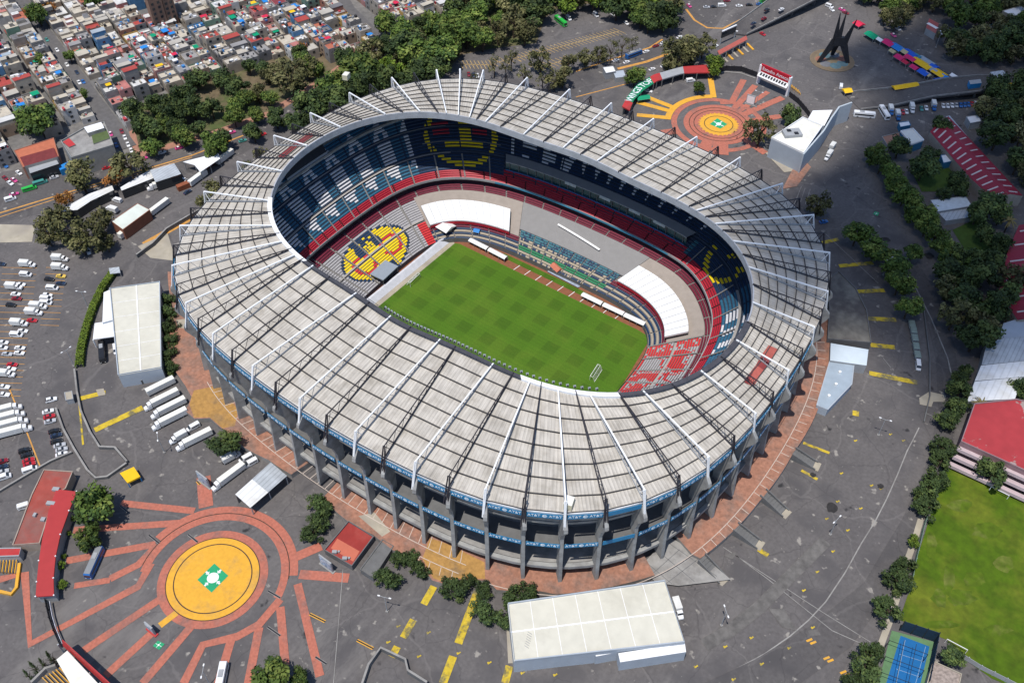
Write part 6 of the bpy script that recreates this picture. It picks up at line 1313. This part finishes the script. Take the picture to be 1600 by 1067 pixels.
def shell(b,secs,m=0):
    """loft of rectangles: (x, half width, z low, z high, half width at top)"""
    n0=len(b.v)
    for x,w,z0,z1,wt in secs: b.v+=[(x,-w,z0),(x,w,z0),(x,w,z0+(z1-z0)*.6),(x,wt,z1),(x,-wt,z1),(x,-w,z0+(z1-z0)*.6)]
    for i in range(len(secs)-1):
        for k in range(6): l=(k+1)%6; a=n0+6*i; b.f.append((a+k,a+l,a+6+l,a+6+k)); b.m.append(m)
    for a in (n0,n0+6*(len(secs)-1)): b.f.append(tuple(a+k for k in range(6))); b.m.append(m)
VMESH={}
def vparts(kind,col):
    k=(kind,col)
    if k in VMESH: return VMESH[k]
    out=[]; M=vm[col]
    def part(name,b,m): out.append((name,b.mesh(name,m),(0,0,0),None))
    def wheels(xs,w,me,r):
        for x in xs:
            for s in (-1,1): out.append(('wheel',me,(x,s*w,r),None))
    if kind in('car','taxi','suv'):
        h=1.46 if kind!='suv' else 1.75; d=.0 if kind!='suv' else .12
        b=MB(); shell(b,[(-2.2,.72,.4,.78+d,.66),(-2.05,.86,.28,.95+d,.78),(-1.2,.9,.26,.97+d,.82),(.8,.9,.26,.95+d,.82),(1.75,.87,.28,.84+d,.76),(2.15,.74,.38,.68+d,.66)])
        xr=-1.9 if kind=='suv' else -1.35; b.hexa([(xr+.28,-.6,h-.1),(.12,-.6,h-.1),(.12,.6,h-.1),(xr+.28,.6,h-.1),(xr+.34,-.56,h),(.05,-.56,h),(.05,.56,h),(xr+.34,.56,h)])
        for x in (xr+.3,-.5,.08): 
            for s in (-1,1): b.bar((x-.15*(x<-1)+.35*(x>0),s*.8,.94+d),(x,s*.59,h-.05),.07)
        part('body',b,M)
        b=MB(); b.hexa([(xr-.25,-.79,.93+d),(.85,-.79,.93+d),(.85,.79,.93+d),(xr-.25,.79,.93+d),(xr+.27,-.6,h-.09),(.14,-.6,h-.09),(.14,.6,h-.09),(xr+.27,.6,h-.09)]); part('window',b,M_glass)
        wheels((-1.35,1.35),.82,wheel_me,.33)
        if kind=='taxi': b=MB(); b.box(-.5,0,h,1.1,1.0,.04); part('white_roof',b,M_white)
        for s in (-1,1): out.append(('headlight',lamp_me,(2.08,s*.5,.62+d),None)); out.append(('tail_light',tail_me,(-2.16,s*.5,.72+d),None))
    elif kind in('van','minibus'):
        L=2.6 if kind=='van' else 3.4; b=MB(); shell(b,[(-L,.9,.4,2.0,.78),(-L+.15,.98,.35,2.15,.82),(L-1.5,.98,.35,2.15,.82),(L-.75,.97,.35,1.25,.9),(L-.1,.9,.38,1.05,.82),(L,.8,.45,.8,.75)]); part('body',b,M)
        b=MB(); b.hexa([(L-1.45,-.83,2.02),(L-.75,-.88,1.3),(L-.75,.88,1.3),(L-1.45,.83,2.02),(L-1.42,-.8,2.08),(L-.68,-.84,1.34),(L-.68,.84,1.34),(L-1.42,.8,2.08)]); part('windscreen',b,M_glass)
        for s in (-1,1): b=MB(); b.box((L-1.6-L)/2+.1,s*.93,1.32,2*L-2.2,.12,.5); part('window',b,M_glass)
        wheels((-L+.9,L-.95),.9,wheel_me,.33)
        for s in (-1,1): out.append(('headlight',lamp_me,(L-.06,s*.6,.72),None))
    elif kind in('truck','semi','trailer','pickup'):
        bl={'truck':5.0,'semi':12.5,'trailer':13,'pickup':2.4}[kind]; cab=kind!='trailer'; x0=-bl/2
        if kind=='pickup':
            b=MB(); shell(b,[(-2.6,.88,.4,.95,.86),(.9,.92,.35,1.0,.86),(2.2,.9,.38,.95,.82),(2.6,.78,.45,.8,.7)]); b.hexa([(-.9,-.75,.98),(.9,-.78,.98),(.9,.78,.98),(-.9,.75,.98),(-.6,-.66,1.65),(.35,-.66,1.65),(.35,.66,1.65),(-.6,.66,1.65)]); part('body',b,M); b=MB(); b.box(-1.75,0,.9,1.5,1.4,.12); part('load_bed',b,M_black); b=MB(); b.hexa([(-.86,-.77,1.05),(.84,-.8,1.05),(.84,.8,1.05),(-.86,.77,1.05),(-.68,-.69,1.52),(.5,-.69,1.52),(.5,.69,1.52),(-.68,.69,1.52)]); part('window',b,M_glass); wheels((-1.5,1.6),.85,wheel_me,.36)
        else:
            hz=2.5 if kind=='truck' else 2.75; b=MB(); b.box(0,0,1.05,bl,2.45,hz); part('cargo_box',b,M_box); b=MB(); b.box(0,0,1.05+hz,bl-.15,2.3,.04); part('box_roof',b,M_whiteroof if kind!='truck' else M_box); b=MB(); b.box(.8 if cab else 0,0,.7,bl+(2.4 if cab else -1),1.0,.32); part('chassis',b,M_black)
            if cab:
                c=bl/2+.25; b=MB(); shell(b,[(c,1.1,.7,2.6,1.0),(c+1.15,1.12,.6,2.65,1.0),(c+1.55,1.1,.55,1.75,1.0),(c+2.7,.95,.55,1.5,.82),(c+2.85,.85,.65,1.2,.75)] if kind=='truck' else [(c,1.15,.7,3.4,1.0),(c+1.4,1.15,.6,3.2,1.0),(c+1.85,1.1,.55,1.95,1.0),(c+3.2,.95,.55,1.7,.85),(c+3.35,.85,.65,1.3,.75)]); part('cab',b,M)
                z1=2.55 if kind=='truck' else 2.9; x1=c+(1.2 if kind=='truck' else 1.5); b=MB(); b.hexa([(x1,-.95,z1-.1),(x1+.36,-1.0,1.85),(x1+.36,1.0,1.85),(x1,.95,z1-.1),(x1+.06,-.93,z1-.05),(x1+.43,-.97,1.88),(x1+.43,.97,1.88),(x1+.06,.93,z1-.05)]); part('windscreen',b,M_glass)
                for s in (-1,1): b=MB(); b.box(x1-.55,s*1.08,1.7,.8,.1,.7); part('side_window',b,M_glass); out.append(('headlight',lamp_me,(c+(2.78 if kind=='truck' else 3.28),s*.6,1.0),None))
                wheels((c+1.9,),.95,bigwheel_me,.5)
            wheels((-bl/2+1.2,)+((-bl/2+2.5,) if bl>8 else ())+((bl/2-.6,) if cab and bl>8 else ()),1.0,bigwheel_me,.5)
    else: # bus
        L=5.6; b=MB(); shell(b,[(-L,1.2,.45,2.9,1.1),(-L+.2,1.27,.4,3.1,1.12),(L-.25,1.27,.4,3.1,1.12),(L,1.2,.45,2.8,1.1)]); part('body',b,M); b=MB(); b.box(0,0,3.1,2*L-.8,2.1,.12); part('roof',b,vm['white'] if col=='white' else (vm['grey'] if col=='blue' else M))
        for s in (-1,1): b=MB(); b.box(-.2,s*1.24,1.5,2*L-1.4,.1,.85); part('window',b,M_glass)
        b=MB(); b.box(L-.02,0,1.3,.1,2.0,1.2); part('windscreen',b,M_glass); b=MB(); b.box(-1.5,0,3.2,2.4,1.4,.25); part('roof_unit',b,M_grey)
        wheels((-L+2.2,L-2.3),1.12,bigwheel_me,.5)
        for s in (-1,1): out.append(('headlight',lamp_me,(L+.02,s*.8,.75),None))
    VMESH[k]=out; return out
VW={'car':'car','taxi':'taxi with a white roof','suv':'estate car','van':'van','minibus':'minibus','truck':'box truck','semi':'articulated truck','trailer':'box trailer','pickup':'pickup','bus':'bus'}
VN={'car':'car','taxi':'taxi','suv':'car','van':'van','minibus':'minibus','truck':'box_truck','semi':'articulated_truck','trailer':'trailer','pickup':'pickup_truck','bus':'bus'}
veh=defaultdict(list)
def V_(kind,col,px,py,dx,dy,place,z=ZG,sc_=1.0):
    x,y=at(px,py,z+.8); t=thing(VN[kind],'x',VN[kind].replace('_',' '),(x,y,z),heading(px,py,dx,dy,z))
    for nm,me,lo,_ in vparts(kind,col): child(nm,me,t,lo)
    if kind in('truck','semi','trailer'): t.scale=(.88,.92,.92)
    veh[(kind,col,place)].append((py,t)); return t
K={'c':'car','t':'taxi','s':'suv','v':'van','m':'minibus','k':'truck','S':'semi','T':'trailer','p':'pickup','B':'bus'}
CO={'w':'white','s':'silver','k':'black','n':'dark blue','b':'blue','r':'red','R':'dark red','p':'pink','g':'green','t':'teal','y':'yellow','e':'grey'}
def lot(txt,dx,dy,place,z=ZG):
    for q in txt.split():
        a,x,y=q.split(','); V_(K[a[0]],CO[a[1]],float(x),float(y),dx,dy,place,z)
lot('kw,90,405 kw,90,419 cn,1,412 vw,40.5,429 cy,95,431 sk,77,436 cn,95,442 vw,82,450 cw,32,444 kw,18,449 cw,24.5,459 cR,26,466 sk,17,476 sw,74,461 vw,72.5,466.5 vw,72,473 kw,56,479.5 kw,49,489 cr,50,500 kw,26,506 cw,35.4,516.5 vw,26,523 cw,5,534.5 sw,4,543 cs,11,552.5 cw,31,543 cw,30,551 cr,19,569 pw,15,576 kw,5,585 pw,5,604 pw,5,616 kw,39,414',1,.06,'in the left car park')
lot('Sw,-2,645 Sw,2,656 Sw,7,667 Sw,13,678',1,-.26,'in the row of four in the left car park')
lot('sw,80,624 cw,75,642 cr,77,650 cs,78,657.5 ck,84.6,672.5 cn,87.6,679.5 ck,88,688.5 cs,93,695 cs,96,701.5 cw,96,709',1,-.27,'in the line beside the sunken ramp')
lot('sk,38,703 ck,41.3,710 cr,44.3,718.5 cr,45.7,724.5 vw,47.2,733.5 cR,3,720 cn,3,729 cs,4,736.5 vw,6,745',1,-.32,'in the lower corner of the left car park')
lot('Tw,252,606 Sw,259,624 Sw,270,637 Sw,272,654 Sw,310,686',-1,.5,'in the bay below the cream hall'); lot('kw,284,682 vw,302,667 vw,384,716 vw,392,723',-1,.55,'in the bay below the cream hall')
lot('kw,357,718',1,-.55,'by the grey tin shed'); lot('Sw,363,743',-1,.75,'by the grey tin shed')
lot('Tw,352,248 Tw,310,281 Tw,250,326 Tw,202,362',1,-.75,'along the depot road'); lot('Sw,258,289',-1,.28,'in the depot yard'); lot('vw,222,350',-1,.6,'along the depot road'); lot('pw,288,281 vw,183,313 kw,178,330',-1,-.3,'in the depot yard'); lot('cn,293,299.5',1,-.6,'beside the brown container'); lot('cw,139,392',.1,1,'under the trees by the car park')
b=MB(); p=at(287,291,ZG+1.3); b.box(0,0,0,6.5,2.6,2.7); o=b.build('container',mat('rust_container',(0.24,0.075,0.035),.8,.15,.5),None,local=True); o.location=(*p,ZG); o.rotation_euler=(0,0,heading(287,291,1,-.4)); tag(o,'rust brown shipping container on the depot road','container')
lot('mg,46,295 mt,63,285.5 tp,22,303 vw,16.5,311 cs,84.5,276.5 cr,166,261.5 tp,224,247 cw,253,238 tp,280,230.5 tp,362,206.5 ct,379,219.5 cn,398.5,213.5 cr,410,209.5',1,-.3,'on the avenue')
lot('tp,22,281 cR,8,278 cw,16,285.5 cw,29.5,269.5 cb,8,258.5',.7,.55,'on the side street at the left edge'); lot('cw,200,225.5 cw,195,214.5 cb,181.5,226.5 tp,173,209 cR,190,205 cw,205,235',.35,.9,'on the street beside the park'); lot('mg,481,158 mg,506,150',1,-.62,'on the avenue bend')
lot('cw,89,78 cw,104.5,101 cn,120,113 cw,123.5,128.5 cb,130,127.5 ct,73,62',.5,.72,'in the sloping street between the houses'); lot('cw,523,4 cw,612,52 cn,619,58',.6,.6,'in the lane at the top between the houses')
lot('Bg,876,35',.75,.6,'in the bus parking'); lot('vw,888.5,29 vw,931,23.5 cw,979,36 cw,957,22',.7,.7,'in the bus parking'); lot('cR,732.5,116 cn,740,117 cw,746,118',.2,1,'behind the stadium roof top')
lot('cw,962,94 cw,979,97 Bb,990,86.5 cw,1009.5,80.5 cR,1025,71.5 cw,1036.5,67 cw,1019,108 cw,1037,103 cw,1062,58',1,-.38,'on the far road'); lot('cw,1057,13 tp,1077,9',.6,.6,'on the slip road'); lot('cs,1104,11 ck,1115,10.5 vw,1128,9 cR,1136,1 cw,1155,9 ck,1171,7.5 cb,1187,6.5 Bg,1201,3',1,-.03,'in the traffic at the top edge')
lot('cw,1155,40 cw,1152,50 cw,1118,72',1,-.5,'at the flyover foot'); lot('cn,1177.5,36.5 cR,1194,28.5',1,-.55,'on the flyover',11.5); lot('ck,1198.5,15 cw,1221,14.5',1,-.5,'on the flyover',13.6); lot('cr,1192,53',.6,.35,'in the flyover shade')
lot('vs,1402.5,44.5 tp,1396.5,55 cw,1300,15',.75,.6,'on the market road'); lot('vw,1296,10 tp,1316,15 cR,1322,20',.8,.3,'at the top of the monument square'); lot('tp,1567,66',.8,.6,'in the lot at the upper right')
lot('Bw,1381,178',.5,.8,'in the line under the ramp'); lot('Bw,1350,181',1,.1,'in the line under the ramp'); lot('kb,1391,172 kb,1402,180 cw,1401.5,174 cr,1411,175 cw,1416.5,174 kw,1424,169 ct,1440,169.5 cw,1447.5,168.5 kb,1458,165 cw,1474,165 cw,1481,165 cw,1488,164.5 cs,1494.5,164 cb,1501.5,164 cb,1507.5,163.5 cb,1513.5,163 cr,1519,162.5 cw,1525.5,161.5',.25,.9,'in the line under the ramp')
lot('ke,1300,231',-.6,.8,'by the wedge hall fin'); lot('kw,1295.5,243',-.6,.8,'by the wedge hall fin'); lot('vw,1079,126',1,-.15,'on the far plaza'); lot('cw,1013.5,142',1,.2,'beside the green canopy'); lot('vw,1314,135',.1,-1,'on the monument square'); lot('kw,1057,946',.35,1,'against the white hall'); lot('vw,1434.5,571',.1,1,'at the end of the grey carts'); lot('Bk,160.5,551',.06,1,'under the cream hall canopy'); lot('Bw,346,1064',-.2,1,'at the bottom edge of the plaza'); lot('cb,1287,346',.9,-.2,'below the grey tree right of the roof'); lot('vw,181,546',.1,1,'beside the cream hall wall'); lot('vw,40,790',1,-.3,'by the brick red block')
V_('bus','blue',148.5,880,-.45,1,'on the orange circle plaza')
b=MB(); b.box(0,0,0.4,2.2,4.0,1.1); b.box(0,0,1.5,2.4,4.2,.25); 
cart=None
for i,(x,y) in enumerate(((1424.5,507),(1427,517),(1429,529),(1431,542),(1433,555))):
    t=thing('cart','grey green covered cart in the kerbside line, %s from top'%ordw(i),'cart',(*at(x,y,ZG+1),ZG),heading(x,y,.2,1),'grey covered carts along the right kerb'); b=MB(); b.box(0,0,.5,3.6,2.3,1.3); b.build('body',M_grey,t,local=True); b=MB(); b.box(0,0,1.8,3.9,2.6,.3,taper=.8); b.build('cover',mat('cart_canvas',(0.2,0.25,0.22),.7,.1),t,local=True)
    for xx in (-1.1,1.1):
        for s in (-1,1): child('wheel',wheel_me,t,(xx,s*1.1,.33))
for (kind,col,place),L in veh.items():
    L.sort(key=lambda q:q[0])
    for i,(y,t) in enumerate(L):
        w='%s %s %s'%(col,VW[kind],place); t['label']=w if len(L)==1 else '%s, %s from top'%(w,ordw(i)) if len(L)>2 else '%s, %s of the two'%(w,('upper','lower')[i]); t['group']='%ss %s'%(VW[kind].split(' with')[0],place)
DBG+='vehicles %d'%sum(len(L) for L in veh.values())
# ---------------------------------------------------------------- a few people crossing the far plaza
def person(px,py,shirt,label,st,hd):
    t=thing('person',label,'person',(*at(px,py,ZG),ZG),hd,'people crossing the far plaza')
    P=[(0,0,.92),(0,0,1.15),(0,0,1.40),(0,0,1.53),(.03,0,1.66),(0,.19,1.4),(.06*st,.25,1.13),(.2*st,.24,.9),(0,-.19,1.4),(-.08*st,-.25,1.13),(-.1*st,-.24,.88),(0,.1,.86),(.17*st,.1,.47),(.1*st,.1,.07),(.26*st,.1,.04),(0,-.1,.86),(-.08*st,-.1,.47),(-.3*st,-.1,.1),(-.16*st,-.1,.04)]
    E_=[(0,1),(1,2),(2,3),(3,4),(2,5),(5,6),(6,7),(2,8),(8,9),(9,10),(0,11),(11,12),(12,13),(13,14),(0,15),(15,16),(16,17),(17,18)]; rad=[.15,.15,.16,.06,.105,.07,.048,.038,.07,.048,.038,.1,.068,.045,.04,.1,.068,.045,.04]
    me=bpy.data.meshes.new('body'); me.from_pydata(P,E_,[]); me.materials.append(shirt); o=child('body',me,t); m=o.modifiers.new('Skin','SKIN'); sv=me.skin_vertices[0].data
    for v,r in zip(sv,rad): v.radius=(r,r)
    sv[0].use_root=True; o.modifiers.new('Sub','SUBSURF').levels=1
    b=MB(); b.tube((-.02,0,1.69),(-.02,0,1.8),.125,.08,8); b.build('hair',M_black,t,local=True)
person(1146.5,209,mat('navy_cloth',(0.02,0.025,0.05),.8),'person in dark clothes walking at the rim of the far yellow disc',1,2.0); person(1151,218,mat('plum_cloth',(0.08,0.02,0.05),.8),'person in plum clothes walking between far disc and stadium',-1,2.4); person(1182,238,mat('grey_cloth',(0.12,0.12,0.13),.8),'person in grey clothes standing by the wedge hall pavement',.3,.4)
# ---------------------------------------------------------------- a real cloud high above, its shade lies over the right side
CZ=900.0
CP=[at(x,y,z) for x,y,z in ((1150,255,52),(1095,300,52),(1130,370,52),(1165,440,52),(1178,500,52),(1285,492,52),(1330,560,7),(1400,640,7),(1455,720,7),(1500,690,7),(1600,640,7),(1750,640,7),(1750,-80,7),(1440,-80,7),(1395,40,7),(1335,60,7),(1265,90,7),(1290,140,7),(1345,165,7),(1310,215,7),(1275,260,7),(1220,285,7))]
CP=[(x-SX*(CZ-20),y-SY*(CZ-20)) for x,y in CP]; xs=[p[0] for p in CP]; ys=[p[1] for p in CP]; G_=9.0
def edge_dist(x,y):
    if not inpoly(x,y,CP): return 0
    return min(math.dist((x,y),(a[0]+(e[0]-a[0])*f,a[1]+(e[1]-a[1])*f)) for a,e in zip(CP,CP[1:]+CP[:1]) for f in [max(0,min(1,((x-a[0])*(e[0]-a[0])+(y-a[1])*(e[1]-a[1]))/((e[0]-a[0])**2+(e[1]-a[1])**2)))])
from mathutils import noise
b=MB(); nx,ny=int((max(xs)-min(xs))/G_)+3,int((max(ys)-min(ys))/G_)+3; H=[]
for i in range(nx):
    for j in range(ny):
        x,y=min(xs)+(i-1)*G_,min(ys)+(j-1)*G_; d=edge_dist(x,y); k=min(1,d/26.0); k=k*k*(3-2*k); n=noise.noise((x*.012,y*.012,0)); h=70*k*(1+.35*n)
        H.append(h)
for s in (0,1):
    for i in range(nx):
        for j in range(ny): h=H[i*ny+j]; b.v.append((min(xs)+(i-1)*G_,min(ys)+(j-1)*G_,CZ+(h*.75 if s else -h*.25)))
n=nx*ny
for i in range(nx-1):
    for j in range(ny-1):
        q=[i*ny+j,(i+1)*ny+j,(i+1)*ny+j+1,i*ny+j+1]
        if all(H[k]==0 for k in q): continue
        b.f.append(tuple(n+k for k in q)); b.f.append(tuple(q[::-1])); b.m+=[0,0]
cm=bpy.data.materials.new('cloud_vapour'); cm.use_nodes=True; t=cm.node_tree; t.nodes.remove(t.nodes['Principled BSDF']); pv=t.nodes.new('ShaderNodeVolumePrincipled'); pv.inputs['Density'].default_value=CLD if 'CLD' in globals() else .034; pv.inputs['Color'].default_value=(.95,.96,1,1); t.links.new(pv.outputs[0],t.nodes['Material Output'].inputs['Volume'])
o=b.build('cloud',cm,None,(0,0,CZ)); bm_=__import__('bmesh').new(); bm_.from_mesh(o.data); __import__('bmesh').ops.remove_doubles(bm_,verts=bm_.verts,dist=.01); bm_.to_mesh(o.data); bm_.free(); tag(o,kind='structure')
